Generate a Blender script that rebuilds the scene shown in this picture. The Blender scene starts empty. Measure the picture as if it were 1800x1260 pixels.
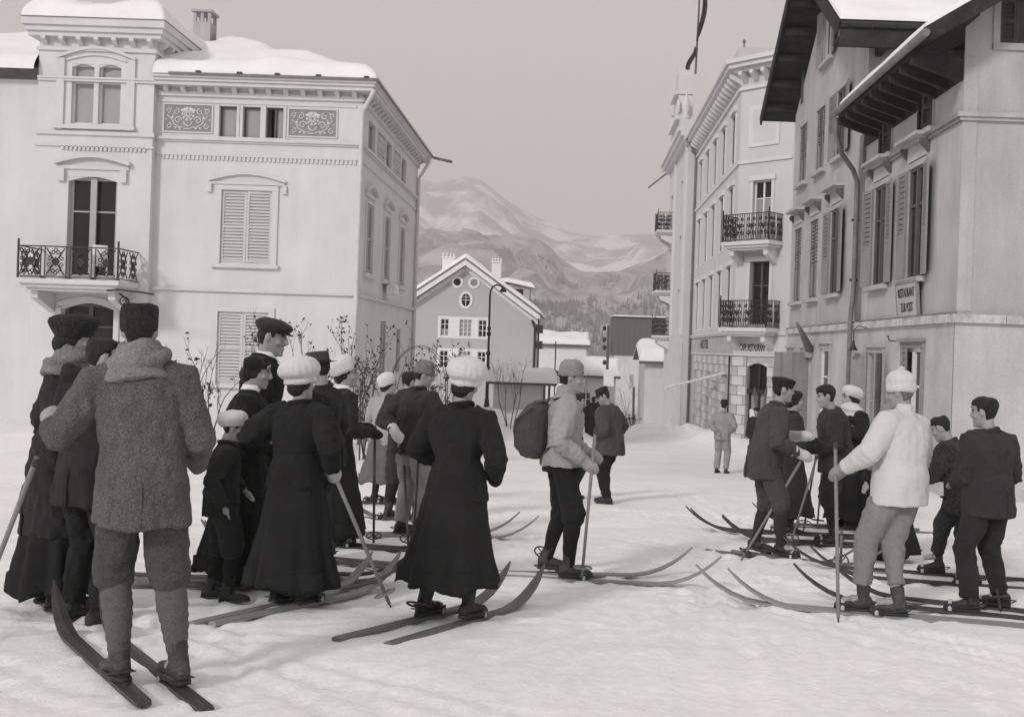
import bpy, math, random
import numpy as np
from mathutils import Vector, Matrix
R = math.radians
random.seed(11)
rng = np.random.default_rng(11)
SC = bpy.context.scene
COL = SC.collection

# ------------------------------------------------------------------ camera
FPX, ROLL, PX0, PY0 = 1900.0, 0.033, 1005.0, 614.0      # focal length in photo pixels, camera roll, vanishing point of the street
SLOPE, EYE = 0.0558, 1.36                                # the street falls away from the camera by 5.6 %
cam_d = bpy.data.cameras.new('camera'); cam = bpy.data.objects.new('camera', cam_d); COL.objects.link(cam)
cr, sr = math.cos(ROLL), math.sin(ROLL)
cam.matrix_world = Matrix(((cr, -sr, 0, 0), (0, 0, -1, 0), (sr, cr, 0, EYE), (0, 0, 0, 1)))
cam_d.sensor_width = 36; cam_d.lens = 36 * FPX / 1800
cam_d.shift_x = (900 - PX0) / 1800; cam_d.shift_y = (PY0 - 630) / 1800
cam_d.clip_start = 0.1; cam_d.clip_end = 9000
SC.camera = cam

# ------------------------------------------------------------------ light
SUN_AZ, SUN_EL = 212.0, 29.0
sky_w = bpy.data.worlds.new('World'); SC.world = sky_w; sky_w.use_nodes = True
nt = sky_w.node_tree; nt.nodes.clear()
n_out = nt.nodes.new('ShaderNodeOutputWorld'); n_bg = nt.nodes.new('ShaderNodeBackground')
n_sky = nt.nodes.new('ShaderNodeTexSky'); n_sky.sky_type = 'NISHITA'; n_sky.sun_disc = False
n_sky.sun_elevation = R(SUN_EL); n_sky.sun_rotation = R(SUN_AZ)
n_bw = nt.nodes.new('ShaderNodeRGBToBW')
n_mix = nt.nodes.new('ShaderNodeMix'); n_mix.data_type = 'RGBA'; n_mix.inputs[0].default_value = 0.86
n_tint = nt.nodes.new('ShaderNodeMix'); n_tint.data_type = 'RGBA'; n_tint.blend_type = 'MULTIPLY'; n_tint.inputs[0].default_value = 1
nt.links.new(n_sky.outputs[0], n_bw.inputs[0]); nt.links.new(n_bw.outputs[0], n_mix.inputs[6])
n_mix.inputs[7].default_value = (7.2, 7.2, 7.2, 1)          # thin even winter overcast, no colour in an old print
nt.links.new(n_mix.outputs[2], n_tint.inputs[6]); n_tint.inputs[7].default_value = (1.0, 0.965, 0.954, 1)
nt.links.new(n_tint.outputs[2], n_bg.inputs[0]); n_bg.inputs[1].default_value = 0.1
nt.links.new(n_bg.outputs[0], n_out.inputs[0])
sd = bpy.data.lights.new('sun', 'SUN'); sun = bpy.data.objects.new('sun', sd); COL.objects.link(sun)
sd.energy = 1.65; sd.angle = R(8); sd.color = (1, 0.958, 0.942)
sdir = Vector((math.sin(R(SUN_AZ)) * math.cos(R(SUN_EL)), math.cos(R(SUN_AZ)) * math.cos(R(SUN_EL)), math.sin(R(SUN_EL))))
sun.rotation_euler = (-sdir).to_track_quat('-Z', 'Y').to_euler(); sun.location = (-8, -10, 12)
SC.view_settings.view_transform = 'Standard'; SC.view_settings.look = 'None'
SC.view_settings.exposure = 0.0; SC.view_settings.gamma = 1.0; SC.view_settings.use_curve_mapping = False
SC.render.engine = 'CYCLES'
SC.cycles.use_denoising = True
SC.cycles.max_bounces = 6; SC.cycles.diffuse_bounces = 3; SC.cycles.volume_bounces = 1

# ------------------------------------------------------------------ helpers
def uv(px, py):
    dx, dy = px - PX0, py - PY0
    return dx * cr + dy * sr, -dx * sr + dy * cr
def at(px, py, Y):
    u, v = uv(px, py); return Vector((u * Y / FPX, Y, EYE - v * Y / FPX))
def gr(px, py):
    u, v = uv(px, py); Y = EYE / (v / FPX - SLOPE); return u * Y / FPX, Y

WM = {}
def W(o): return WM[o.name]
def link(o, parent=None, mw=None):
    COL.objects.link(o); mw = mw if mw is not None else Matrix.Identity(4)
    if parent is not None:
        o.parent = parent; o.matrix_basis = W(parent).inverted() @ mw
    else: o.matrix_basis = mw
    WM[o.name] = mw
    return o
def tag(o, label=None, cat=None, group=None, kind=None):
    if label: o['label'] = label
    if cat: o['category'] = cat
    if group: o['group'] = group
    if kind: o['kind'] = kind
    return o
def empty(name, loc, label=None, cat=None, group=None, rz=0):
    o = bpy.data.objects.new(name, None); o.empty_display_size = 0.3
    link(o, None, Matrix.Translation(loc) @ Matrix.Rotation(rz, 4, 'Z')); return tag(o, label, cat, group)

def frames_along(pts):
    pts = np.asarray(pts, float); n = len(pts); T = np.zeros_like(pts)
    T[1:-1] = pts[2:] - pts[:-2]; T[0] = pts[1] - pts[0]; T[-1] = pts[-1] - pts[-2]
    T /= np.maximum(np.linalg.norm(T, axis=1, keepdims=True), 1e-9)
    ref = np.array([0, 0, 1.0]) if abs(T[0][2]) < 0.9 else np.array([0, 1.0, 0])
    a = np.cross(ref, T[0]); a /= np.linalg.norm(a); out = []
    for i in range(n):
        a = a - T[i] * np.dot(a, T[i]); a /= max(np.linalg.norm(a), 1e-9)
        out.append((a.copy(), np.cross(T[i], a)))
    return pts, out

class MB:
    def __init__(s): s.v = []; s.f = []; s.n = 0
    def add(s, v, f):
        v = [tuple(map(float, p)) for p in v]
        s.v += v; s.f += [tuple(int(i) + s.n for i in q) for q in f]; s.n += len(v); return s
    def box(s, x0, x1, y0, y1, z0, z1):
        v = [(x0, y0, z0), (x1, y0, z0), (x1, y1, z0), (x0, y1, z0), (x0, y0, z1), (x1, y0, z1), (x1, y1, z1), (x0, y1, z1)]
        return s.add(v, [(0, 3, 2, 1), (4, 5, 6, 7), (0, 1, 5, 4), (1, 2, 6, 5), (2, 3, 7, 6), (3, 0, 4, 7)])
    def bar(s, a, b, w, h=None, up=(0, 0, 1)):
        h = h or w; a = Vector(a); b = Vector(b); d = (b - a).normalized(); up = Vector(up)
        if abs(d.dot(up)) > 0.99: up = Vector((1, 0, 0))
        x = d.cross(up).normalized() * w / 2; z = x.normalized().cross(d) * h / 2
        v = [a - x - z, a + x - z, a + x + z, a - x + z, b - x - z, b + x - z, b + x + z, b - x + z]
        return s.add(v, [(0, 1, 2, 3), (7, 6, 5, 4), (0, 4, 5, 1), (1, 5, 6, 2), (2, 6, 7, 3), (3, 7, 4, 0)])
    def tube(s, pts, r, seg=8, cap=True):
        pts, fr = frames_along(pts); n = len(pts)
        r = [r] * n if not hasattr(r, '__len__') else r
        v = []
        for i in range(n):
            ra, rb = r[i] if hasattr(r[i], '__len__') else (r[i], r[i])
            for k in range(seg):
                t = 2 * math.pi * k / seg
                v.append(pts[i] + fr[i][0] * ra * math.cos(t) + fr[i][1] * rb * math.sin(t))
        f = [(i * seg + k, i * seg + (k + 1) % seg, (i + 1) * seg + (k + 1) % seg, (i + 1) * seg + k) for i in range(n - 1) for k in range(seg)]
        if cap: f += [tuple(range(seg))[::-1], tuple(range((n - 1) * seg, n * seg))]
        return s.add(v, f)
    def loft(s, rings, cap0=True, cap1=True):
        m = len(rings[0]); v = [p for r in rings for p in r]; n = len(rings)
        f = [(i * m + k, i * m + (k + 1) % m, (i + 1) * m + (k + 1) % m, (i + 1) * m + k) for i in range(n - 1) for k in range(m)]
        if cap0: f.append(tuple(range(m))[::-1])
        if cap1: f.append(tuple(range((n - 1) * m, n * m)))
        return s.add(v, f)
    def lathe(s, prof, c=(0, 0, 0), seg=12, sy=1.0, M=None):
        rings = []
        for r, z in prof:
            ring = [Vector((r * math.cos(2 * math.pi * k / seg), sy * r * math.sin(2 * math.pi * k / seg), z)) for k in range(seg)]
            ring = [(M @ p if M else p) + Vector(c) for p in ring]; rings.append(ring)
        return s.loft(rings)
    def ball(s, c, r, R3=None, seg=14, rings=9):
        r = r if hasattr(r, '__len__') else (r, r, r); c = np.array(c, float); out = []
        for i in range(rings + 1):
            t = math.pi * (i + 0.0) / rings; t = min(max(t, 0.05), math.pi - 0.05)
            ring = []
            for k in range(seg):
                p = np.array([r[0] * math.sin(t) * math.cos(2 * math.pi * k / seg), r[1] * math.sin(t) * math.sin(2 * math.pi * k / seg), -r[2] * math.cos(t)])
                ring.append(c + (R3 @ p if R3 is not None else p))
            out.append(ring)
        return s.loft(out)
    def prism(s, poly, y0, y1):                    # polygon in (x, z), extruded along y
        n = len(poly); v = [(x, y0, z) for x, z in poly] + [(x, y1, z) for x, z in poly]
        a = sum(poly[i][0] * poly[(i + 1) % n][1] - poly[(i + 1) % n][0] * poly[i][1] for i in range(n))
        f = [tuple(range(n)), tuple(range(2 * n - 1, n - 1, -1))] + [((i + 1) % n, i, n + i, n + (i + 1) % n) for i in range(n)]
        if a < 0: f = [q[::-1] for q in f]
        return s.add(v, f)
    def mesh(s, name, m, smooth=False):
        me = bpy.data.meshes.new(name); me.from_pydata(s.v, [], s.f); me.update()
        for mm in (m if isinstance(m, (list, tuple)) else [m]): me.materials.append(mm)
        if smooth: me.polygons.foreach_set('use_smooth', [True] * len(me.polygons))
        return me
    def build(s, name, m, parent=None, mw=None, smooth=False, recentre=True):
        mw = mw if mw is not None else Matrix.Identity(4)
        if recentre and s.v:
            a = np.array(s.v); c = (a.min(0) + a.max(0)) / 2
            if parent is None: c[2] = a[:, 2].min()
            s.v = [tuple(p) for p in (a - c)]; mw = mw @ Matrix.Translation(Vector(c))
        o = bpy.data.objects.new(name, s.mesh(name, m, smooth)); return link(o, parent, mw)
def inst(me, name, parent, mw):
    return link(bpy.data.objects.new(name, me), parent, mw)
def frame(o, deg): return Matrix.Translation(Vector(o)) @ Matrix.Rotation(R(deg), 4, 'Z')
def T(x, y, z): return Matrix.Translation((x, y, z))

def _hash(i, j, k):
    h = (i * 374761393 + j * 668265263 + k * 2147483647) & 0xffffffff
    h = ((h ^ (h >> 13)) * 1274126177) & 0xffffffff
    return ((h ^ (h >> 16)) & 0xffff) / 32767.5 - 1
def vnoise(p):
    p = np.asarray(p, float); i = np.floor(p).astype(np.int64); f = p - i; f = f * f * (3 - 2 * f); out = 0
    for a in (0, 1):
        for b in (0, 1):
            for c in (0, 1):
                w = (f[:, 0] if a else 1 - f[:, 0]) * (f[:, 1] if b else 1 - f[:, 1]) * (f[:, 2] if c else 1 - f[:, 2])
                out = out + w * _hash(i[:, 0] + a, i[:, 1] + b, i[:, 2] + c)
    return out
def fbm2(x, y, o=4, g=0.5):
    x = np.asarray(x, float); s = 0; a = 1
    for k in range(o):
        s = s + a * vnoise(np.stack([x.ravel() * 2 ** k, np.asarray(y, float).ravel() * 2 ** k, np.full(x.size, k * 9.7)], 1)).reshape(x.shape); a *= g
    return s

# ------------------------------------------------------------------ materials
def mat(name, g, rough=0.85, var=0.12, scale=2.0, fine=0.0, fscale=60, bump=0.15, bscale=40, stretch=(1, 1, 1), spec=0.25, wave=None, streak=0.0, sheen=0.0, metal=0.0):
    m = bpy.data.materials.new(name); m.use_nodes = True; t = m.node_tree; N = t.nodes; L = t.links
    b = N['Principled BSDF']; b.inputs['Roughness'].default_value = rough; b.inputs['Specular IOR Level'].default_value = spec
    b.inputs['Metallic'].default_value = metal
    if sheen: b.inputs['Sheen Weight'].default_value = sheen; b.inputs['Sheen Roughness'].default_value = 0.6
    tc = N.new('ShaderNodeTexCoord'); mp = N.new('ShaderNodeMapping'); mp.inputs['Scale'].default_value = stretch
    L.new(tc.outputs['Object'], mp.inputs[0])
    def noise(sc, det=5, src=None):
        n = N.new('ShaderNodeTexNoise'); n.inputs['Scale'].default_value = sc; n.inputs['Detail'].default_value = det; n.inputs['Roughness'].default_value = 0.6
        L.new((src or mp).outputs[0], n.inputs['Vector']); return n.outputs[0]
    def mr(src, a, c):
        n = N.new('ShaderNodeMapRange'); n.inputs[1].default_value = 0.3; n.inputs[2].default_value = 0.7; n.inputs[3].default_value = a; n.inputs[4].default_value = c
        L.new(src, n.inputs[0]); return n.outputs[0]
    def mul(a, c):
        n = N.new('ShaderNodeMath'); n.operation = 'MULTIPLY'; L.new(a, n.inputs[0]); L.new(c, n.inputs[1]); return n.outputs[0]
    val = mr(noise(scale), g * (1 - var), g * (1 + var))
    if fine: val = mul(val, mr(noise(fscale, 3), 1 - fine, 1 + fine))
    if streak:
        ms = N.new('ShaderNodeMapping'); ms.inputs['Scale'].default_value = (1.7, 1.7, 0.2); L.new(tc.outputs['Object'], ms.inputs[0])
        val = mul(val, mr(noise(1.6, 6, ms), 1 - streak, 1 + streak * 0.5))
    cmb = N.new('ShaderNodeCombineColor')
    for i in range(3): L.new(val, cmb.inputs[i])
    L.new(cmb.outputs[0], b.inputs['Base Color'])
    if bump:
        bn = N.new('ShaderNodeBump'); bn.inputs['Strength'].default_value = bump; bn.inputs['Distance'].default_value = 0.02
        h = noise(bscale, 4)
        if wave:
            wv = N.new('ShaderNodeTexWave'); wv.bands_direction = wave[0]; wv.inputs['Scale'].default_value = wave[1]; wv.inputs['Distortion'].default_value = 1.5
            L.new(tc.outputs['Object'], wv.inputs[0]); ad = N.new('ShaderNodeMath'); ad.operation = 'ADD'; L.new(h, ad.inputs[0]); L.new(wv.outputs['Fac'], ad.inputs[1]); h = ad.outputs[0]
        L.new(h, bn.inputs['Height']); L.new(bn.outputs[0], b.inputs['Normal'])
    return m

m_snow = mat('snow', 0.80, 0.7, 0.05, 0.9, 0.03, 30, 0.35, 9, spec=0.2)
m_road = mat('trodden_snow', 0.83, 0.75, 0.06, 0.5, 0.05, 14, 0.40, 16, spec=0.2)
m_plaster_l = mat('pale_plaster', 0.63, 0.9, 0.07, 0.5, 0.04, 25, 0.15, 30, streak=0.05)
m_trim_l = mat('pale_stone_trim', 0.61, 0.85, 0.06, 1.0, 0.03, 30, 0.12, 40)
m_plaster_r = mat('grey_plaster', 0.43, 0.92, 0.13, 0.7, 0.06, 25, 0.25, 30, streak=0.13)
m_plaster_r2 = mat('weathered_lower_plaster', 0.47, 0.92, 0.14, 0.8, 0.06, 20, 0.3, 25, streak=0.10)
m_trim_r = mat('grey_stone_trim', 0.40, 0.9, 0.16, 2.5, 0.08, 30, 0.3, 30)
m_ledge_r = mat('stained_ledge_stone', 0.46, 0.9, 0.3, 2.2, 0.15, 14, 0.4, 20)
m_plaster_h = mat('hotel_plaster', 0.56, 0.9, 0.06, 0.4, 0.03, 25, 0.1, 30, streak=0.04)
m_trim_h = mat('hotel_trim', 0.62, 0.9, 0.06, 0.8, 0.03, 25, 0.1, 30)
m_block_a = mat('pale_block', 0.56, 0.9, 0.10, 1.5, 0.05, 20, 0.2, 20)
m_block_b = mat('grey_block', 0.42, 0.9, 0.12, 1.5, 0.06, 20, 0.25, 20)
m_plaster_g = mat('gable_house_plaster', 0.44, 0.92, 0.05, 0.3, 0.03, 10, 0.1, 20)
m_white = mat('white_paint', 0.72, 0.6, 0.05, 2, 0.02, 30, 0.08, 30)
m_glass = mat('window_glass', 0.018, 0.22, 0.2, 0.8, 0, 1, 0.02, 1.5, spec=0.22)
m_curtain = mat('drawn_curtain', 0.30, 0.35, 0.12, 1.2, 0.06, 12, 0.1, 10, stretch=(4, 4, 0.6), spec=0.5)
m_sash = mat('sash_wood', 0.33, 0.7, 0.08, 3, 0, 1, 0.1, 30)
m_dsash = mat('dark_sash_wood', 0.10, 0.6, 0.15, 3, 0, 1, 0.1, 30)
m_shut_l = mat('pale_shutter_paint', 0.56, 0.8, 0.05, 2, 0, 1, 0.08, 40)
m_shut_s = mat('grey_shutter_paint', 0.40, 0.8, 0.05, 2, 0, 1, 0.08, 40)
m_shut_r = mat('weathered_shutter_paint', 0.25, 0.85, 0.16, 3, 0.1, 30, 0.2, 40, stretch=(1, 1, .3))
m_shut_d = mat('dark_shutter_wood', 0.06, 0.8, 0.2, 3, 0.1, 30, 0.2, 40)
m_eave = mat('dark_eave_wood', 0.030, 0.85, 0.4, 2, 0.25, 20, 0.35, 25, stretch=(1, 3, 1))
m_soffit_l = mat('soffit_wood', 0.36, 0.85, 0.1, 2, 0.1, 20, 0.15, 25)
m_iron = mat('black_iron', 0.022, 0.5, 0.3, 6, 0, 1, 0.15, 60, spec=0.4)
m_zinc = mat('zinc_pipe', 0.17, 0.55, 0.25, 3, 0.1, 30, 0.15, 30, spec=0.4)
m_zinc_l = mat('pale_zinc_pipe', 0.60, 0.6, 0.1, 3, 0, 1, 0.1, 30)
m_frieze = mat('frieze_ground', 0.26, 0.9, 0.1, 3, 0.05, 30, 0.15, 30)
m_orn = mat('frieze_ornament', 0.60, 0.9, 0.06, 3, 0, 1, 0.1, 40)
m_barn = mat('dark_barn_boards', 0.13, 0.9, 0.08, 0.8, 0.06, 8, 0.2, 8, stretch=(1, 1, .2))
m_letter = mat('letter_paint', 0.05, 0.8, 0.2, 4, 0, 1, 0, 1)
m_sign = mat('sign_board', 0.42, 0.8, 0.1, 3, 0.05, 30, 0.1, 30, streak=0.1)
m_twig = mat('twig_bark', 0.06, 0.9, 0.3, 8, 0, 1, 0.2, 40)
m_leaf = mat('withered_leaf', 0.035, 0.9, 0.4, 8, 0, 1, 0.1, 40)
m_fence = mat('fence_wood', 0.13, 0.9, 0.25, 4, 0.1, 20, 0.3, 30, stretch=(1, 1, .3))
m_fir = mat('snowy_fir', 0.20, 0.95, 0.5, 0.03, 0, 1, 0, 1)
# clothes
def cloth(name, g, var=0.18, fine=0.2, fscale=120, bump=0.5, bscale=150, sheen=0.05, wave=None):
    return mat(name, g, 0.95, var, 5, fine, fscale, bump, bscale, spec=0.1, sheen=sheen, wave=wave)
c_black = cloth('black_wool', 0.019, sheen=0.03)
c_dark = cloth('charcoal_wool', 0.026, sheen=0.04)
c_char = cloth('dark_grey_wool', 0.034)
c_grey = cloth('grey_wool', 0.062)
c_tweed = cloth('tweed', 0.122, 0.22, 0.55, 150, 0.9, 130)
c_tweed2 = cloth('tweed_breeches', 0.088, 0.14, 0.45, 150, 0.9, 130)
c_fuzzy = cloth('fuzzy_wool', 0.035, 0.3, 0.6, 70, 1.0, 60)
c_mid = cloth('mid_grey_wool', 0.13)
c_light = cloth('light_wool', 0.36, 0.08, 0.12, 120, 0.6, 120)
c_pale = cloth('pale_suit', 0.27, 0.1, 0.1)
c_puttee = cloth('puttee_wool', 0.125, 0.12, 0.3, 150, 0.7, 150)
c_white = cloth('white_knit', 0.56, 0.05, 0.05, 130, 0.35, 130, 0.1)
c_cap = cloth('white_cap_knit', 0.60, 0.05, 0.05, 130, 0.35, 130, 0.1)
c_capg = cloth('grey_cap_knit', 0.17, 0.12, 0.25, 90, 0.8, 80, 0.05)
c_capl = cloth('light_cap_knit', 0.27, 0.1, 0.2, 90, 0.8, 80, 0.05)
c_fur = cloth('dark_fur', 0.026, 0.3, 0.5, 80, 1.0, 70)
c_scarf = cloth('wool_scarf', 0.22, 0.12, 0.25, 80, 0.9, 70)
c_collar = cloth('white_collar_linen', 0.75, 0.04, 0.02, 40, 0.1, 40)
c_shirt = cloth('pale_trousers', 0.22, 0.1, 0.12)
c_sack = cloth('canvas', 0.065, 0.2, 0.3, 90, 0.6, 70)
m_skin = mat('skin', 0.30, 0.6, 0.08, 6, 0.04, 60, 0.1, 80, spec=0.3)
m_eye = mat('dark_eye', 0.02, 0.4, 0.1, 3, 0, 1, 0, 1)
m_hair = mat('dark_hair', 0.018, 0.55, 0.4, 14, 0.5, 110, 0.9, 110, stretch=(1, 1, .35), spec=0.3)
m_hairl = mat('fair_hair', 0.14, 0.6, 0.3, 8, 0.3, 90, 0.6, 90, stretch=(1, 1, .35), spec=0.3)
m_boot = mat('boot_leather', 0.026, 0.55, 0.4, 8, 0.2, 50, 0.4, 50, spec=0.35)
m_bootb = mat('worn_boot_leather', 0.055, 0.6, 0.35, 8, 0.25, 50, 0.5, 50, spec=0.3)
m_wood_l = mat('pale_ash_ski', 0.24, 0.5, 0.15, 3, 0.12, 30, 0.1, 40, stretch=(6, .5, 6), spec=0.4)
m_wood_m = mat('brown_ash_ski', 0.13, 0.5, 0.2, 3, 0.15, 30, 0.1, 40, stretch=(6, .5, 6), spec=0.4)
m_wood_d = mat('dark_ash_ski', 0.045, 0.5, 0.3, 3, 0.15, 30, 0.1, 40, stretch=(6, .5, 6), spec=0.4)
m_pole = mat('hazel_pole', 0.22, 0.6, 0.15, 3, 0.1, 20, 0.15, 30, stretch=(4, 4, .5))
m_poled = mat('dark_bamboo_pole', 0.06, 0.5, 0.2, 3, 0.1, 20, 0.15, 30)
m_strap = mat('binding_leather', 0.05, 0.6, 0.3, 6, 0, 1, 0.2, 40)
m_strapl = mat('pale_webbing', 0.42, 0.8, 0.1, 6, 0, 1, 0.2, 40)
HAZE = 0.00045
# ------------------------------------------------------------------ ground, hills, air
def sstep(a, b, x):
    t = np.clip((np.asarray(x, float) - a) / (b - a), 0, 1); return t * t * (3 - 2 * t)
_tracks = [(random.uniform(-5, 4), random.uniform(4, 16), random.uniform(-1.2, 1.9), random.uniform(2, 6), random.uniform(0.012, 0.024)) for _ in range(46)]
def base_z(X, Y):
    Y = np.asarray(Y, float); z = -SLOPE * np.minimum(np.maximum(Y, -40), 118)
    return z - 0.9 * sstep(118, 200, Y)
def banks(X, Y):
    X = np.asarray(X, float); Y = np.asarray(Y, float)
    z = 0.55 * sstep(-5.2, -7.2, X) * sstep(16, 24, Y) * (1 - sstep(60, 80, Y))                                  # snowed-in front garden
    z = z + 1.25 * np.exp(-(((X + 2.6) / 3.2) ** 2 + ((Y - 46) / 6.5) ** 2) ** 2)                                # heaped snow under the shed
    wig = 0.9 * fbm2(Y * .3, X * 0 + 5, 3)
    z = z + (0.5 + 0.22 * fbm2(Y * .35, X * 0 + 2, 3)) * np.exp(-((X - (6.35 + 0.25 * wig)) / 0.95) ** 2) * sstep(26, 31, Y) * (1 - sstep(74, 80, Y))
    z = z + 0.75 * np.exp(-(((X - 4.3) / 1.6) ** 2 + ((Y - 58) / 7) ** 2))                                       # shovelled heap in the street
    z = z + 0.30 * np.exp(-(((X - 6.1) / 0.9) ** 2)) * sstep(18.0, 22, Y) * (1 - sstep(30, 33, Y)) * (0.7 + 0.35 * fbm2(Y * .5, X * 0 + 8, 3))
    return z
def gz_a(X, Y):
    X = np.asarray(X, float); Y = np.asarray(Y, float)
    z = base_z(X, Y) + banks(X, Y)
    near = 1 - sstep(60, 140, Y)
    z = z + near * (0.014 * fbm2(X * 0.9, Y * 0.9, 3) + 0.007 * fbm2(X * 3.1 + 5, Y * 3.1, 3))
    z = z + banks(X, Y) * 0.16 * fbm2(X * 1.7, Y * 1.7, 3)
    for (x0, y0, a, ln, dp) in _tracks:
        dx, dy = X - x0, Y - y0; al = dx * math.sin(a) + dy * math.cos(a); ac = dx * math.cos(a) - dy * math.sin(a)
        ac = ac + 0.08 * np.sin(al * 0.8 + x0)
        w = np.exp(-((np.abs(ac) - 0.11) / 0.045) ** 2) * sstep(-ln, -ln + .4, al) * (1 - sstep(ln - .4, ln, al))
        z = z - dp * w
    return z
def gz(x, y): return float(gz_a(np.array([x]), np.array([y]))[0])

def grow(v, step, ratio, end):
    out = []
    while v < end: step *= ratio; v += step; out.append(v)
    return out
xs = np.arange(-6.6, 6.61, 0.06); xs = np.concatenate([[-x for x in grow(6.6, .06, 1.17, 4500)][::-1], xs, grow(6.6, .06, 1.17, 4500)])
ys = np.arange(3.2, 15.2, 0.06); ys = np.concatenate([[3.2 - (y) for y in grow(0, .06, 1.3, 60)][::-1], ys, grow(15.2, .06, 1.035, 90), ])
ys = np.concatenate([ys, grow(ys[-1], 2.6, 1.2, 5200)])
GX, GY = np.meshgrid(xs, ys); GZ = gz_a(GX, GY); nx, ny = len(xs), len(ys)
idx = np.arange(nx * ny).reshape(ny, nx)
def stamp(x, y, dp, sx, sy, a):
    i0, i1 = np.searchsorted(xs, [x - .35, x + .35]); j0, j1 = np.searchsorted(ys, [y - .35, y + .35])
    if i1 <= i0 or j1 <= j0: return
    dx, dy = GX[j0:j1, i0:i1] - x, GY[j0:j1, i0:i1] - y; u_ = dx * math.cos(a) - dy * math.sin(a); w_ = dx * math.sin(a) + dy * math.cos(a)
    q_ = (u_ / sx) ** 2 + (w_ / sy) ** 2; GZ[j0:j1, i0:i1] += dp * (-np.exp(-q_ ** 2) + .35 * np.exp(-(np.sqrt(q_) - 1.5) ** 2 * 5))
rp = random.Random(5)
for _w in range(46):                                        # footprints in wandering lines
    x, y, a = rp.uniform(-5.5, 5.5), rp.uniform(3.6, 14.5), rp.uniform(-3.1, 3.1)
    for q in range(rp.randrange(5, 16)):
        a += rp.uniform(-.25, .25); x += .36 * math.sin(a); y += .36 * math.cos(a); s_ = .1 if q % 2 else -.1
        stamp(x + s_ * math.cos(a), y - s_ * math.sin(a), rp.uniform(.010, .030), .055, .14, a)
for _w in range(260): stamp(rp.uniform(-6, 6), rp.uniform(3.4, 15), rp.uniform(-.008, .007), rp.uniform(.06, .16), rp.uniform(.06, .2), rp.uniform(0, 3))
gm = MB(); gm.v = np.stack([GX.ravel(), GY.ravel(), GZ.ravel()], 1).tolist(); gm.n = nx * ny
gm.f = np.stack([idx[:-1, :-1].ravel(), idx[:-1, 1:].ravel(), idx[1:, 1:].ravel(), idx[1:, :-1].ravel()], 1).tolist()
tag(gm.build('ground', m_road, smooth=True, recentre=False), 'trodden snow covering the sloping village street', kind='structure')

# hillsides: skylines given as (azimuth tangent x 1900, height tangent x 1900) along the horizon
def mat_hill(name, lo, hi, sc, a, b):
    m = bpy.data.materials.new(name); m.use_nodes = True; t = m.node_tree; N = t.nodes; L = t.links; bs = N['Principled BSDF']; bs.inputs['Roughness'].default_value = .95
    bs.inputs['Specular IOR Level'].default_value = .05
    tc = N.new('ShaderNodeTexCoord'); mp = N.new('ShaderNodeMapping'); mp.inputs['Scale'].default_value = (1, 1, .6); L.new(tc.outputs['Object'], mp.inputs[0])
    n = N.new('ShaderNodeTexNoise'); n.inputs['Scale'].default_value = sc; n.inputs['Detail'].default_value = 9; n.inputs['Roughness'].default_value = .68; L.new(mp.outputs[0], n.inputs['Vector'])
    r = N.new('ShaderNodeMapRange'); r.inputs[1].default_value = a; r.inputs[2].default_value = b; r.inputs[3].default_value = lo; r.inputs[4].default_value = hi; L.new(n.outputs[0], r.inputs[0])
    c = N.new('ShaderNodeCombineColor'); [L.new(r.outputs[0], c.inputs[i]) for i in range(3)]; L.new(c.outputs[0], bs.inputs['Base Color'])
    return m
m_hill_n = mat_hill('wooded_snowy_slope', 0.20, 0.52, 0.026, .40, .62)
m_hill_f = mat_hill('bare_snow_slope', 0.30, 0.95, 0.0060, .46, .58)
def hill(name, sky, d0, d1, zb, mm, label, amp, seed, n_r=90, curve=1.0):
    us = np.linspace(sky[0][0], sky[-1][0], 200); top = np.interp(us, [s[0] for s in sky], [s[1] for s in sky])
    t = np.linspace(0, 1, n_r); U, TT = np.meshgrid(us, t)
    D = d0 + (d1 - d0) * TT
    X = U / FPX * D; Ztop = np.interp(U.ravel(), us, top).reshape(U.shape) / FPX * d1
    Z = zb + (Ztop - zb) * TT ** curve
    n = fbm2(X * seed / d0 * 6, D / d0 * 6 * seed, 5, .55)
    rid = 1 - np.abs(fbm2(X * seed / d0 * 3 + 3, D / d0 * 2 * seed, 4))
    Z = Z + amp * (n * .6 + rid - .6) * np.sin(np.pi * np.clip(TT * 1.02, 0, 1)) ** .7 * .8 + amp * .12 * n * TT
    # back side so that the ridge is solid
    Xb, Db, Zb = X[-1:] * 1.25, D[-1:] * 1.25, np.full_like(X[-1:], zb)
    X, D, Z = np.vstack([X, Xb]), np.vstack([D, Db]), np.vstack([Z, Zb]); ny, nx = X.shape
    idx = np.arange(nx * ny).reshape(ny, nx); b = MB(); b.v = np.stack([X.ravel(), D.ravel(), Z.ravel()], 1).tolist(); b.n = nx * ny
    b.f = np.stack([idx[:-1, :-1].ravel(), idx[:-1, 1:].ravel(), idx[1:, 1:].ravel(), idx[1:, :-1].ravel()], 1).tolist()
    o = b.build(name, mm, smooth=True); tag(o, label, kind='structure')
    return X, D, Z
hill('mountain', [(-2600, 260), (-1400, 330), (-700, 250), (-420, 265), (-275, 292), (-245, 284), (-213, 296), (-186, 303), (-160, 292), (-125, 262), (-62, 222), (0, 208), (60, 203), (170, 210), (300, 225), (700, 300), (1400, 380), (2600, 300)],
     1500, 3300, -20, m_hill_f, 'snow covered mountain rising beyond the village', 62, 2.2)
hX, hD, hZ = hill('hillside', [(-2600, 150), (-900, 175), (-400, 190), (-260, 205), (-150, 200), (-60, 190), (0, 140), (60, 130), (140, 165), (240, 220), (500, 260), (1000, 240), (2600, 180)],
     420, 1500, -12, m_hill_n, 'lower hillside with patches of wood and snow', 34, 1.7, curve=1.15)
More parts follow.
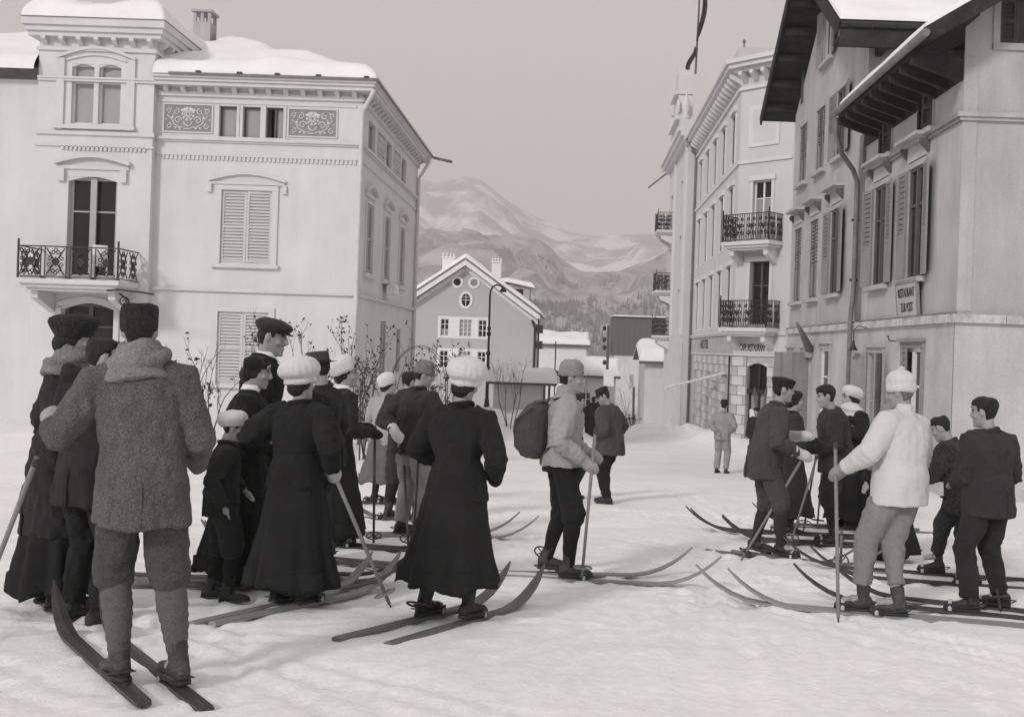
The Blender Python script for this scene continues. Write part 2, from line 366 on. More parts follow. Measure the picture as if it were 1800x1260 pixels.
# trees on the lower hillside, one far mass
tm = MB(); tv = []; tf = []; cnt = 0
dens = fbm2(hX / 130.0, hD / 130.0, 4)
ii = np.argwhere((dens[1:62, :] > 0.02)) + [1, 0]
vis = [(i, j) for i, j in ii if -420 < hX[i, j] / hD[i, j] * FPX < 420]
for _ in range(12000):
    i, j = vis[random.randrange(len(vis))]
    if random.random() > 0.25 + 1.2 * dens[i, j]: continue
    a, b2 = random.random(), random.random(); j2 = min(j + 1, hX.shape[1] - 1)
    x = hX[i, j] + a * (hX[i, j2] - hX[i, j]) + b2 * (hX[i + 1, j] - hX[i, j]); y = hD[i, j] + b2 * (hD[i + 1, j] - hD[i, j]); z = hZ[i, j] + a * (hZ[i, j2] - hZ[i, j]) + b2 * (hZ[i + 1, j] - hZ[i, j])
    h = random.uniform(2.5, 6); r = h * random.uniform(.16, .24); k0 = random.random() * 6
    ring = [(x + r * math.cos(k0 + k * 1.257), y + r * math.sin(k0 + k * 1.257), z - .5) for k in range(5)]
    tv += ring + [(x, y, z + h)]; tf += [(cnt + k, cnt + (k + 1) % 5, cnt + 5) for k in range(5)]; cnt += 6
tm.add(tv, tf); tag(tm.build('forest', m_fir), 'far off snowy fir wood scattered over the lower hillside', kind='stuff')

hz = MB().box(-3400, 3400, -90, 4300, -16, 760)
m_haze = bpy.data.materials.new('haze'); m_haze.use_nodes = True; t_ = m_haze.node_tree; t_.nodes.clear()
_o = t_.nodes.new('ShaderNodeOutputMaterial'); _v = t_.nodes.new('ShaderNodeVolumePrincipled')
_v.inputs['Color'].default_value = (0.93, 0.90, 0.875, 1); _v.inputs['Density'].default_value = HAZE; _v.inputs['Anisotropy'].default_value = 0.0
t_.links.new(_v.outputs[0], _o.inputs['Volume'])
if HAZE > 0: tag(hz.build('haze', m_haze, recentre=False), 'pale winter haze filling the valley', kind='stuff')
# ------------------------------------------------------------------ building kit (facade frame: x to the viewer's right, y into the wall, z up)
def wall(mb, x0, x1, z0, z1, holes=(), d=0.24, y=0.0):
    X = sorted({x0, x1, *[h[0] for h in holes], *[h[1] for h in holes]}); Z = sorted({z0, z1, *[h[2] for h in holes], *[h[3] for h in holes]})
    for a, b in zip(X, X[1:]):
        for c, e in zip(Z, Z[1:]):
            mx, mz = (a + b) / 2, (c + e) / 2
            if any(h[0] < mx < h[1] and h[2] < mz < h[3] for h in holes): continue
            mb.add([(a, y, c), (b, y, c), (b, y, e), (a, y, e)], [(0, 1, 2, 3)])
    for a, b, c, e in [h[:4] for h in holes]:
        mb.add([(a, y, c), (b, y, c), (b, y, e), (a, y, e), (a, y + d, c), (b, y + d, c), (b, y + d, e), (a, y + d, e)],
               [(0, 1, 5, 4), (1, 2, 6, 5), (2, 3, 7, 6), (3, 0, 4, 7)])
    return mb
_slat = {}
def slat_mesh(w, hgt, m):
    k = (round(w, 2), round(hgt, 3), m.name)
    if k not in _slat:
        b = MB(); b.add([(-w / 2, -.018, -hgt * .36), (w / 2, -.018, -hgt * .36), (w / 2, .016, hgt * .32), (-w / 2, .016, hgt * .32), (-w / 2, -.010, -hgt * .41), (w / 2, -.010, -hgt * .41), (w / 2, .024, hgt * .27), (-w / 2, .024, hgt * .27)],
                        [(0, 1, 2, 3), (7, 6, 5, 4), (0, 4, 5, 1), (1, 5, 6, 2), (2, 6, 7, 3), (3, 7, 4, 0)])
        _slat[k] = b.mesh('slat', m)
    return _slat[k]
def shutter(house, F, x, z0, w, h, m, n, ang=0.0, side=1, solid=0.0, backm=None, y=-0.03, stuff=False):
    """one louvred leaf hinged at x; side=1 spans to the right of the hinge"""
    Fm = F @ T(x, y, z0) @ Matrix.Rotation(R(ang), 4, 'Z')
    a, b = (0, w) if side > 0 else (-w, 0); s = 0.07
    fb = MB(); fb.box(a, a + s, -.02, .02, 0, h); fb.box(b - s, b, -.02, .02, 0, h); fb.box(a + s, b - s, -.02, .02, 0, s); fb.box(a + s, b - s, -.02, .02, h - s, h)
    zs = s
    if solid > 0:
        zs = h * solid; fb.box(a + s, b - s, -.012, .012, s, zs - s); fb.box(a + s, b - s, -.02, .02, zs - s, zs)
    else:
        fb.box(a + s, b - s, -.02, .02, h * .5 - s / 2, h * .5 + s / 2)
    yb = .027 if abs(ang) < 90 else -.03; fb.box(a + s, b - s, yb, yb + .003, zs, h - s)                                     # darker sheet, paints the shade seen in the louvre gaps
    me = fb.mesh('shutter', [m, m_dsash if backm is None else backm])
    for p in list(me.polygons)[-6:]: p.material_index = 1
    o = inst(me, 'shutter', house, Fm)
    pitch = (h - s - zs) / n
    if stuff:
        sb = MB()
        for k in range(n): sb.add([(v.co.x + (a + b) / 2, v.co.y, v.co.z + zs + (k + .5) * pitch) for v in slat_mesh(w - 2 * s, pitch, m).vertices], [tuple(p.vertices) for p in slat_mesh(w - 2 * s, pitch, m).polygons])
        tag(sb.build('louvres', m, o, Fm), kind='stuff')
    else:
        for k in range(n): inst(slat_mesh(w - 2 * s, pitch, m), 'slat', o, Fm @ T((a + b) / 2, 0, zs + (k + .5) * pitch))
    return o
def window(house, F, x, z0, w, h, pane='glass', sash=None, mull=1, bars=(), d=0.2, fw=0.06, sill=None, sillm=None, arch=0.0, wallm=None, name='window', split=None):
    sash = sash or m_sash; fb = MB(); a, b = x - w / 2, x + w / 2; y0, y1 = d - .09, d - .01
    fb.box(a, a + fw, y0, y1, z0, z0 + h); fb.box(b - fw, b, y0, y1, z0, z0 + h); fb.box(a + fw, b - fw, y0, y1, z0, z0 + fw); fb.box(a + fw, b - fw, y0, y1, z0 + h - fw, z0 + h)
    for k in range(mull):
        c = a + w * (k + 1) / (mull + 1); fb.box(c - fw * .6, c + fw * .6, y0 - .02, y1 - .002, z0 + fw, z0 + h - fw)
    for fz in bars: fb.box(a + fw, b - fw, y0 + .012, y1 - .004, z0 + h * fz - .022, z0 + h * fz + .022)
    o = fb.build(name, sash, house, F)
    n = mull + 1; pw = (w - 2 * fw) / n
    zz = [0] + sorted(bars) + [1]
    for k in range(n):
        for q in range(len(zz) - 1):
            kind = pane[(k * (len(zz) - 1) + q) % len(pane)] if isinstance(pane, (list, tuple)) else pane
            za, zb = z0 + h * zz[q], z0 + h * zz[q + 1]
            xa, xb = a + fw + k * pw, a + fw + (k + 1) * pw
            pb = MB()
            if kind == 'open': pb.box(xa + .001, xb - .001, y1 + .25, y1 + .26, za, zb)
            else: pb.box(xa + .001, xb - .001, y1 - .03, y1 - .02, za + .001, zb - .001)
            pb.build('pane', m_curtain if kind == 'curtain' else m_glass, o, F)
    if sill:
        MB().box(a - sill[0], b + sill[0], -sill[1], d - .1, z0 - sill[2], z0 - .001).build('sill', sillm or m_trim_l, o, F)
    if arch:
        pts = [(a - .001, z0 + h + .001)]; n = 10
        for k in range(n + 1):
            t = k / n; xx = a + w * t; pts.append((xx, z0 + h - arch * (1 - math.sin(math.pi * t)) * 1.0))
        pts.append((b + .001, z0 + h + .001))
        MB().prism(pts, .012, d - .1).build('arched_head', wallm or m_trim_l, house, F)
    return o
def arch_band(x, z, w, rise, t, y0, y1, n=14, foot=0.0):
    """a segmental moulding: two curves t apart"""
    lo, hi = [], []
    for k in range(n + 1):
        q = k / n; xx = x - w / 2 + w * q; zz = z + rise * math.sin(math.pi * q); lo.append((xx, zz)); hi.append((xx, zz + t))
    b = MB()
    for k in range(n): b.prism([lo[k], lo[k + 1], hi[k + 1], hi[k]], y0, y1)
    return b
def strips(house, F, name, m, x0, x1, z, profs):
    b = MB()
    for (dz0, dz1, out) in profs: b.box(x0 - (out if x0 > -900 else 0) * 0, x1, -out, .02, z + dz0, z + dz1)
    return b.build(name, m, house, F)
def repeat(house, F, name, mesh, xs_, z, y=0.0):
    for x in xs_: inst(mesh, name, house, F @ T(x, y, z))
def box_mesh(name, m, sx, sy, sz):
    return MB().box(-sx / 2, sx / 2, -sy, 0, -sz / 2, sz / 2).mesh(name, m)
def console_mesh(name, m, w, d, h):
    return MB().add([(-w / 2, 0, -h), (w / 2, 0, -h), (w / 2, -d, 0), (-w / 2, -d, 0), (-w / 2, -d, -h * .35), (w / 2, -d, -h * .35), (-w / 2, 0, 0), (w / 2, 0, 0)],
                    [(0, 1, 5, 4), (4, 5, 2, 3), (3, 2, 7, 6), (0, 6, 7, 1), (0, 4, 3, 6), (1, 7, 2, 5)]).mesh(name, m)
def snow_cap(parent, x0, x1, y0, y1, zfun, thick, name='roof_snow', step=0.16, rnd=0.32, edges='NSEW', m=None, seed=0.0, sag=0.06):
    """a blanket of snow on a roof; zfun(x, y) is the roof surface"""
    nx_, ny_ = max(4, int((x1 - x0) / step)), max(4, int((y1 - y0) / step))
    def axis(a, b, n):
        e = np.array([0, .02, .06, .12, .2, .3]) * rnd / .3; mid = np.linspace(a + rnd, b - rnd, max(3, n)); return np.concatenate([a + e[:-1], mid, (b - e[:-1])[::-1]])
    X, Y = np.meshgrid(axis(x0, x1, nx_), axis(y0, y1, ny_))
    d = np.full(X.shape, 9.0)
    wob = .05 * fbm2(X * .9 + seed, Y * .9, 2)
    if 'W' in edges: d = np.minimum(d, X - x0)
    if 'E' in edges: d = np.minimum(d, x1 - X)
    if 'S' in edges: d = np.minimum(d, Y - y0)
    if 'N' in edges: d = np.minimum(d, y1 - Y)
    q = np.clip(d / rnd, 0, 1); t = thick * np.sqrt(np.clip(q * (2 - q), 0, 1)) * (1 + .30 * fbm2(X * .7 + seed, Y * .7 + seed, 4) * np.clip(d * 2, 0, 1)) + wob * np.clip(d * 2, 0, 1)
    Z = zfun(X, Y) + .006 + t
    ny_, nx_ = X.shape; idx = np.arange(nx_ * ny_).reshape(ny_, nx_); b = MB()
    b.v = np.stack([X.ravel(), Y.ravel(), Z.ravel()], 1).tolist(); b.n = len(b.v)
    b.f = np.stack([idx[:-1, :-1].ravel(), idx[:-1, 1:].ravel(), idx[1:, 1:].ravel(), idx[1:, :-1].ravel()], 1).tolist()
    return b.build(name, m or m_snow, parent, smooth=True)
def spiral(cx, cz, r0, r1, turns, a0, n=22, sgn=1):
    return [(cx + (r0 + (r1 - r0) * k / n) * math.cos(a0 + sgn * turns * 2 * math.pi * k / n), 0, cz + (r0 + (r1 - r0) * k / n) * math.sin(a0 + sgn * turns * 2 * math.pi * k / n)) for k in range(n + 1)]
def text_mesh(s, size, m, sx=1.0, ext=0.004):
    cu = bpy.data.curves.new('lettering', 'FONT'); cu.body = s; cu.size = size; cu.align_x = 'CENTER'; cu.align_y = 'CENTER'; cu.extrude = ext; cu.offset = 0.004
    o = bpy.data.objects.new('lettering', cu); COL.objects.link(o); bpy.context.view_layer.update()
    me = bpy.data.meshes.new_from_object(o.evaluated_get(bpy.context.evaluated_depsgraph_get())); bpy.data.objects.remove(o)
    co = np.zeros(len(me.vertices) * 3); me.vertices.foreach_get('co', co); co = co.reshape(-1, 3); co = np.stack([co[:, 0] * sx, -co[:, 2], co[:, 1]], 1)
    me.vertices.foreach_set('co', co.ravel()); me.update(); me.materials.clear(); me.materials.append(m); me.name = 'lettering'; return me
# ornamental cast iron panel
def iron_panel(w, h, m, style=0):
    b = MB(); r = .014 if style == 0 else .017
    if style == 0:
        cx, cz = 0, h / 2
        for sx in (-1, 1):
            for sz in (-1, 1):
                b.tube([(0, 0, cz), (sx * w * .2, 0, cz + sz * h * .2), (sx * w * .34, 0, cz + sz * h * .36), (sx * w * .44, 0, cz + sz * h * .47)], r * 1.25, 6)
                b.tube([(p[0], 0, p[2]) for p in spiral(sx * w * .30, cz + sz * h * .12, .075, .02, 1.2, math.pi / 2 * sz, 14, sx * sz)], r, 5)
                b.tube([(p[0], 0, p[2]) for p in spiral(sx * w * .12, cz + sz * h * .34, .075, .02, 1.2, 0 if sx > 0 else math.pi, 14, -sx * sz)], r, 5)
        q = .13
        b.prism([(-q, cz), (0, cz - q), (q, cz), (0, cz + q)], -.014, .014)
        b.tube([(.09 * math.cos(k * .524), 0, cz + .09 * math.sin(k * .524)) for k in range(13)], r * 1.6, 6)
        for sz in (-1, 1): b.tube([(.05 * math.cos(k * .7854), 0, cz + sz * h * .4 + .05 * math.sin(k * .7854)) for k in range(9)], r, 5)
    else:
        for k in range(5):
            x = -w / 2 + w * (k + .5) / 5; b.tube([(x, 0, 0), (x, -.03, h * .3), (x, -.0, h * .7), (x, 0, h)], r * .9, 5)
        for sx in (-1, 1):
            for (zz, rr) in ((.25, .1), (.55, .09), (.8, .07)):
                b.tube([(p[0], -.015, p[2]) for p in spiral(sx * w * .24, h * zz, rr, .025, 1.4, math.pi * .5, 16, sx)], r * 1.2, 5)
        b.prism([(-.07, h * .5), (0, h * .36), (.07, h * .5), (0, h * .64)], -.03, 0)
    return b.mesh('iron_panel', m)
def balcony(house, F, xc, z, w, depth, rail_h, m_slab, style=0, npan=4, nside=2, post=True, consoles=2, slab=.16, snow=False):
    b = MB(); x0, x1 = xc - w / 2, xc + w / 2
    b.box(x0, x1, -depth, -.002, z - slab, z); b.box(x0 + .1, x1 - .1, -depth + .1, -.002, z - slab - .1, z - slab - .001)
    b.box(x0 + .22, x1 - .22, -depth + .22, -.002, z - slab - .19, z - slab - .101)
    o = b.build('balcony', m_slab, house, F)
    for nm, za, zb in (('bottom_rail', .05, .075), ('handrail', rail_h - .035, rail_h)):
        rl = MB(); q = [(x0 + .03, -.01), (x0 + .03, -depth + .03), (x1 - .03, -depth + .03), (x1 - .03, -.01), (x1 - .065, -.01), (x1 - .065, -depth + .065), (x0 + .065, -depth + .065), (x0 + .065, -.01)]
        rl.add([(a_, b_, z + za) for a_, b_ in q] + [(a_, b_, z + zb) for a_, b_ in q], [(i, (i + 1) % 8, 8 + (i + 1) % 8, 8 + i) for i in range(8)] + [(0, 1, 6, 7), (1, 2, 5, 6), (2, 3, 4, 5), (15, 14, 9, 8), (14, 13, 10, 9), (13, 12, 11, 10)]); rl.build(nm, m_iron, o, F)
    pw = (w - .06) / npan; pm = iron_panel(pw - .12 if post else pw, rail_h - .12, m_iron, style)
    for k in range(npan): inst(pm, 'railing_panel', o, F @ T(x0 + .03 + pw * (k + .5), -depth + .048, z + .08))
    ps = (depth - .06) / nside; pms = iron_panel(ps - .06, rail_h - .12, m_iron, style)
    for k in range(nside):
        for xx in (x0 + .048, x1 - .048): inst(pms, 'railing_panel', o, F @ T(xx, -depth + .05 + ps * (k + .5), z + .08) @ Matrix.Rotation(R(90), 4, 'Z'))
    if post:
        pp = MB(); 
        for s in (-.055, .055): pp.box(s - .012, s + .012, -.012, .012, 0, rail_h - .04)
        pp.box(-.07, .07, -.014, .014, .0, .05); pm2 = pp.mesh('railing_post', m_iron)
        for k in range(1, npan): inst(pm2, 'railing_post', o, F @ T(x0 + .03 + pw * k, -depth + .048, z + .002))
    cp = MB().box(-.022, .022, -.022, .022, 0, rail_h + .12).ball((0, 0, rail_h + .15), .035, seg=8, rings=6).mesh('corner_post', m_iron)
    for xx in (x0 + .048, x1 - .048): inst(cp, 'corner_post', o, F @ T(xx, -depth + .048, z + .002))
    cm = console_mesh('console', m_slab, .2, depth * .72, .55)
    for k in range(consoles): inst(cm, 'console', o, F @ T(x0 + .35 + (w - .7) * k / max(1, consoles - 1), 0, z - slab - .20))
    if snow:
        sx = MB(); 
        snow_strip = [(x0 + .1 + (w - .2) * k / 8, -depth + .2, z + .03 + .02 * math.sin(k * 2)) for k in range(9)]
        sx.tube(snow_strip, [(.12, .05)] * 9, 8); sx.build('ledge_snow', m_snow, o, F, smooth=True)
    return o
def downpipe(name, parent, pts, r, m, mw=None):
    return MB().tube(pts, r, 10).build(name, m, parent, mw, smooth=True)
# ------------------------------------------------------------------ villa on the left
villa = empty('villa', (-12.5, 33, -2.2), 'pale stuccoed villa with corner tower, closed shutters and thick snow on its roof', 'house')
F1 = frame((0, 32, 0), 0); F2 = frame((0, 31.72, 0), 0); F3 = frame((-6.45, 32, 0), 90)
ZB = -3.4
# front wall of the main block
hm = [(-10.65, -10.13, 7.3, 8.22), (-9.95, -9.43, 7.3, 8.22), (-9.27, -8.75, 7.3, 8.22), (-10.5, -9.0, 3.6, 5.72), (-10.5, -9.0, 0.05, 2.12)]
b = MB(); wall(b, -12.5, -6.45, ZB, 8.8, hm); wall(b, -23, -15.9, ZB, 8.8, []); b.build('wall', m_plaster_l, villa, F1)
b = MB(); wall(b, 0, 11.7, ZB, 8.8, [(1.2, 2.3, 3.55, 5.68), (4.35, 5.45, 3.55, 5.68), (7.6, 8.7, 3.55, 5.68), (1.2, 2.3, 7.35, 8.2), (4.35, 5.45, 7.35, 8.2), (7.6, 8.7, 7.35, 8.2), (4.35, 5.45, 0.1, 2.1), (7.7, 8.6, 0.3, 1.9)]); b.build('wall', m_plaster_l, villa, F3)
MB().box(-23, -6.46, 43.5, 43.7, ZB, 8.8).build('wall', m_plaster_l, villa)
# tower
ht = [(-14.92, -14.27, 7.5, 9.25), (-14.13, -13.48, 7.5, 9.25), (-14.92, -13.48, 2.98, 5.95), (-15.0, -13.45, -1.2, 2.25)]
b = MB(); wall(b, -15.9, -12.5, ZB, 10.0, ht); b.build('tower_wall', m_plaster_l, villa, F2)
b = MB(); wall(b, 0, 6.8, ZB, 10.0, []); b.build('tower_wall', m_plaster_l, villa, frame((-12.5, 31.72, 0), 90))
b = MB(); wall(b, 0, 6.8, ZB, 10.0, []); b.build('tower_wall', m_plaster_l, villa, frame((-15.9, 38.52, 0), -90))
# mouldings, main block
def ring(name, x0, x1, y0, y1, profs, m):
    """a band round the visible sides of a block"""
    b = MB()
    for (za, zb, o_) in profs:
        b.box(x0 - o_, x1 + o_, y0 - o_, y0 + .05, za, zb); b.box(x1 - .05, x1 + o_, y0 + .051, y1 + o_, za, zb); b.box(x0 - o_, x0 + .05, y0 + .051, y1 + o_, za, zb)
    return b.build(name, m, villa)
b = MB()
for (za, zb, o_) in ((8.46, 8.60, .07), (8.72, 8.83, .38), (8.832, 8.92, .44), (8.922, 9.0, .50)):
    b.box(-12.48, -6.45 + o_, 32 - o_, 32.05, za, zb); b.box(-6.5, -6.45 + o_, 32.051, 43.7 + o_, za, zb)
b.build('cornice', m_trim_l, villa)
b = MB()
for (za, zb, o_) in ((7.12, 7.17, .05), (7.172, 7.25, .10)):
    b.box(-12.48, -6.45 + o_, 32 - o_, 32.02, za, zb); b.box(-6.5, -6.45 + o_, 32.021, 43.7 + o_, za, zb)
b.build('string_course', m_trim_l, villa)
b = MB(); b.box(-12.48, -6.41, 31.96, 32.02, 6.72, 6.78); b.box(-6.5, -6.41, 32.021, 43.7, 6.72, 6.78)
b.box(-12.48, -6.36, 31.91, 32.02, 2.72, 2.80); b.box(-6.5, -6.36, 32.021, 43.7, 2.72, 2.80); b.build('string_course', m_trim_l, villa)
# dentils
dm = box_mesh('dentil', m_trim_l, .07, .045, .11)
db = MB()
for k in range(46): 
    x = -12.3 + k * .126; db.box(x, x + .07, -.04, .01, 6.6, 6.715)
for k in range(20):
    x = -15.5 + k * .126 + .35; db.box(x, x + .07, -.29 - .04, -.29 + .0, 6.6 + .12, 6.715 + .12)
tag(db.build('dentil_row', m_trim_l, villa, F1), kind='stuff')
bm_ = console_mesh('bracket', m_trim_l, .13, .24, .22)
repeat(villa, F1, 'bracket', bm_, [-12.2 + k * .505 for k in range(12)], 8.72)
repeat(villa, F3, 'bracket', bm_, [.35 + k * .505 for k in range(23)], 8.72)
repeat(villa, F2, 'bracket', bm_, [-15.7 + k * .515 for k in range(7)], 9.99)
repeat(villa, frame((-12.5, 31.72, 0), 90), 'bracket', bm_, [.3 + k * .515 for k in range(13)], 9.99)
# plain bands of the attic, frieze panels
b = MB(); b.box(-12.44, -6.6, -.03, .01, 8.28, 8.36); b.build('attic_band', m_trim_l, villa, F1)
def frieze(F, x0, x1, z0, z1, house):
    o = MB().box(x0, x1, -.014, .005, z0, z1).build('frieze_panel', m_frieze, house, F)
    bb = MB(); t = .04
    bb.box(x0 - t, x1 + t, -.04, .004, z1, z1 + t); bb.box(x0 - t, x1 + t, -.04, .004, z0 - t, z0); bb.box(x0 - t, x0, -.04, .004, z0, z1); bb.box(x1, x1 + t, -.04, .004, z0, z1)
    bb.build('panel_moulding', m_trim_l, o, F)
    c, z, h, w = (x0 + x1) / 2, (z0 + z1) / 2, z1 - z0, x1 - x0; s = MB(); y = -.02
    def rib(pts, r0, r1): 
        n = len(pts); s.tube([(p[0], y, p[2]) for p in pts], [((r0 + (r1 - r0) * k / (n - 1)), .008) if False else (r0 + (r1 - r0) * k / (n - 1)) for k in range(n)], 5)
    for sx in (-1, 1):
        rib(spiral(c + sx * w * .25, z + h * .25, .10, .02, 1.25, math.pi * (.5 if sx > 0 else .5), 18, sx), .022, .014)
        rib(spiral(c + sx * w * .42, z + h * .28, .085, .02, 1.1, -math.pi / 2, 16, -sx), .02, .012)
        rib(spiral(c + sx * w * .21, z - h * .08, .12, .02, 1.3, math.pi * (1 if sx > 0 else 0), 18, -sx), .022, .014)
        rib(spiral(c + sx * w * .40, z - h * .30, .09, .02, 1.2, math.pi / 2, 16, sx), .022, .012)
        rib([(c + sx * w * .06, 0, z - h * .36), (c + sx * w * .2, 0, z - h * .33), (c + sx * w * .31, 0, z - h * .2), (c + sx * w * .36, 0, z - h * .02), (c + sx * w * .44, 0, z + h * .12)], .024, .012)
        rib([(c + sx * w * .28, 0, z - h * .25), (c + sx * w * .33, 0, z + h * .05), (c + sx * w * .30, 0, z + h * .2)], .018, .01)
        for (fx, fz, rr) in ((.33, .02, .045), (.26, -.36, .04), (.13, .3, .05), (.46, -.05, .03), (.17, -.38, .04), (.36, .36, .03)):
            s.ball((c + sx * w * fx, y, z + h * fz), (rr, .012, rr * .8), seg=8, rings=5)
        for q in range(3): s.ball((c + sx * (.05 + .045 * q), y, z + h * (.36 - .03 * q)), (.04, .012, .055), seg=8, rings=5)
    for rr_, zz_ in ((.10, .16), (.055, .16)): s.tube([(c + rr_ * math.cos(k * .4488), y, z + h * zz_ + rr_ * math.sin(k * .4488)) for k in range(15)], .02, 6)
    for k in range(9): s.ball((c + .165 * math.cos(k * .6981 + .35), y, z + h * .16 + .165 * math.sin(k * .6981 + .35)), (.042, .012, .042), seg=8, rings=5)
    s.tube([(c - .13, y, z - h * .12), (c - .09, y, z - h * .24), (c, y, z - h * .3), (c + .09, y, z - h * .24), (c + .13, y, z - h * .12)], .022, 6)
    s.tube([(c - .12, y, z - h * .40), (c + .12, y, z - h * .40)], .022, 6)
    s.build('ornament', m_orn, o, F, smooth=True)
frieze(F1, -12.27, -10.87, 7.42, 8.2, villa); frieze(F1, -8.58, -7.18, 7.4, 8.18, villa)
for k, xx in enumerate((2.65, 5.8)): frieze(F3, xx, xx + 1.3, 7.42, 8.14, villa)
# windows of the main block
for k, x in enumerate((-10.39, -9.69, -9.01)):
    window(villa, F1, x, 7.3, .52, .92, pane='curtain' if k < 2 else ['open', 'curtain'], sash=m_dsash, mull=0 if k < 2 else 1, fw=.045, d=.2)
    for xa in (x - .34, x + .261): MB().box(xa, xa + .079, -.035, .003, 7.30, 8.26).build('window_jamb', m_trim_l, villa, F1)
MB().box(-10.8, -8.6, -.08, .003, 7.252, 7.298).build('attic_sill', m_trim_l, villa, F1)
for (z0, h, nsl) in ((3.6, 2.12, 21), (.05, 2.07, 20)):
    x = -9.75
    b = MB()
    b.box(x - .93, x - .752, -.05, .003, z0 - .06, z0 + h + .02); b.box(x + .752, x + .93, -.05, .003, z0 - .06, z0 + h + .02); b.box(x - .93, x + .93, -.055, .003, z0 + h + .021, z0 + h + .16)
    b.box(x - 1.0, x + 1.0, -.12, .003, z0 - .16, z0 - .061); b.build('window_surround', m_trim_l, villa, F1)
    window(villa, F1, x, z0, 1.5, h, pane='glass', sash=m_white, mull=1, d=.22)
    shutter(villa, F1, x - .745, z0 + .01, .735, h - .02, m_shut_l, nsl, 0, 1, backm=m_shut_s, y=.04)
    shutter(villa, F1, x + .745, z0 + .01, .735, h - .02, m_shut_l, nsl, 4, -1, backm=m_shut_s, y=.04)
b = arch_band(-9.75, 5.98, 2.3, .22, .07, -.09, .003); 
for k, (w_, t) in enumerate(((2.1, .0),)): b.box(-10.85, -8.65, -.06, .003, 5.90, 5.97)
b.box(-10.92, -10.80, -.08, .003, 5.66, 5.9); b.box(-8.70, -8.58, -.08, .003, 5.66, 5.9); b.build('window_hood', m_trim_l, villa, F1)
for k, x in enumerate((1.75, 4.9, 8.15)):
    window(villa, F3, x, 3.55, 1.1, 2.13, sash=m_white, mull=1, d=.22)
    for sx in (-1, 1): shutter(villa, F3, x + sx * .545, 3.57, .54, 2.09, m_shut_s, 22, 0, -sx, y=.04)
    window(villa, F3, x, 7.35, 1.1, .85, pane='curtain', sash=m_sash, mull=1, d=.2)
    b = arch_band(x, 5.98, 1.7, .2, .08, -.15, .003); b.box(x - .8, x + .8, -.06, .003, 5.86, 5.97); b.build('window_hood', m_trim_l, villa, F3)
    b = MB(); b.box(x - .7, x - .552, -.05, .003, 3.5, 5.7); b.box(x + .552, x + .7, -.05, .003, 3.5, 5.7); b.box(x - .78, x + .78, -.13, .003, 3.36, 3.49); b.build('window_surround', m_trim_l, villa, F3)
window(villa, F3, 4.9, .1, 1.1, 2.0, sash=m_white, d=.22)
for sx in (-1, 1): shutter(villa, F3, 4.9 + sx * .545, .12, .54, 1.96, m_shut_s, 20, 0, -sx, y=.04)
window(villa, F3, 8.15, .3, .9, 1.6, sash=m_shut_s, mull=2, fw=.06, d=.15)
o = MB().box(4.45, 5.35, -.42, -.14, 3.02, 3.30).build('window_box', m_white, villa, F3)
MB().tube([(4.5 + .1 * k, -.28, 3.32 + .02 * math.sin(k * 3)) for k in range(9)], [(.13, .07)] * 9, 8).build('ledge_snow', m_snow, o, F3, smooth=True)
# tower windows and mouldings
b = MB()
for (za, zb, o_) in ((9.62, 9.72, .06), (9.99, 10.12, .24), (10.122, 10.28, .31), (10.282, 10.5, .38)):
    b.box(-15.9 - o_, -12.5 + o_, 31.72 - o_, 31.76, za, zb); b.box(-12.55, -12.5 + o_, 31.761, 38.5, za, zb); b.box(-15.9 - o_, -15.85, 31.761, 38.5, za, zb)
b.build('tower_cornice', m_trim_l, villa)
b = MB(); b.box(-15.9, -12.46, 31.66, 31.76, 8.73, 8.80); b.box(-15.9, -12.42, 31.63, 31.76, 8.802, 8.86)
b.box(-15.96, -12.44, 31.66, 31.76, 7.16, 7.28); b.box(-15.96, -12.44, 31.67, 31.76, 6.82, 6.88); b.build('string_course', m_trim_l, villa)
MB().box(-13.44, -12.46, -.05, .003, 8.5, 8.7).build('string_course', m_trim_l, villa, F2) if False else None
for k, x in enumerate((-14.595, -13.805)):
    window(villa, F2, x, 7.5, .65, 1.75, pane=['curtain', 'curtain'], sash=m_white, mull=0, bars=(.70,), fw=.05, d=.22, arch=.1, wallm=m_plaster_l)
b = arch_band(-14.2, 9.38, 2.3, .30, .09, -.09, .003); b.box(-15.35, -15.12, -.07, .003, 7.3, 9.4); b.box(-13.28, -13.05, -.07, .003, 7.3, 9.4); b.box(-15.4, -13.0, -.14, .003, 7.33, 7.44); b.build('window_surround', m_trim_l, villa, F2)
arch_band(-14.2, 9.33, 1.75, .17, .05, -.05, .003).build('window_hood', m_trim_l, villa, F2)
window(villa, F2, -14.2, 2.98, 1.44, 2.97, pane='glass', sash=m_shut_s, mull=1, bars=(.66,), fw=.10, d=.24, arch=.14, wallm=m_plaster_l, name='balcony_door')
MB().box(-14.29, -14.11, .06, .12, 3.0, 5.9).build('door_post', m_shut_s, villa, F2)
b = arch_band(-14.2, 6.28, 2.2, .22, .12, -.16, .003); b.box(-15.25, -13.15, -.05, .003, 6.16, 6.27); b.box(-15.2, -15.02, -.1, .003, 5.8, 6.16); b.box(-13.38, -13.2, -.1, .003, 5.8, 6.16); b.build('window_hood', m_trim_l, villa, F2)
bal = balcony(villa, F2, -14.2, 2.86, 2.9, 1.45, .92, m_trim_l, 0, 4, 2, True, 2, .14, True)
b = MB(); b.tube([(-13.1, -1.35, 2.58), (-12.75, -1.40, 2.62), (-11.75, -1.42, 2.52)], .028, 8); 
b.tube([(-13.0, -.05, 2.2), (-12.85, -.5, 2.35), (-12.8, -1.2, 2.5)], .03, 6); b.tube([(p[0] - 12.85, -.8, p[2] + 2.3) for p in spiral(0, 0, .16, .03, 1.4, 0)], .016, 6); b.build('iron_bracket', m_iron, villa, F2)
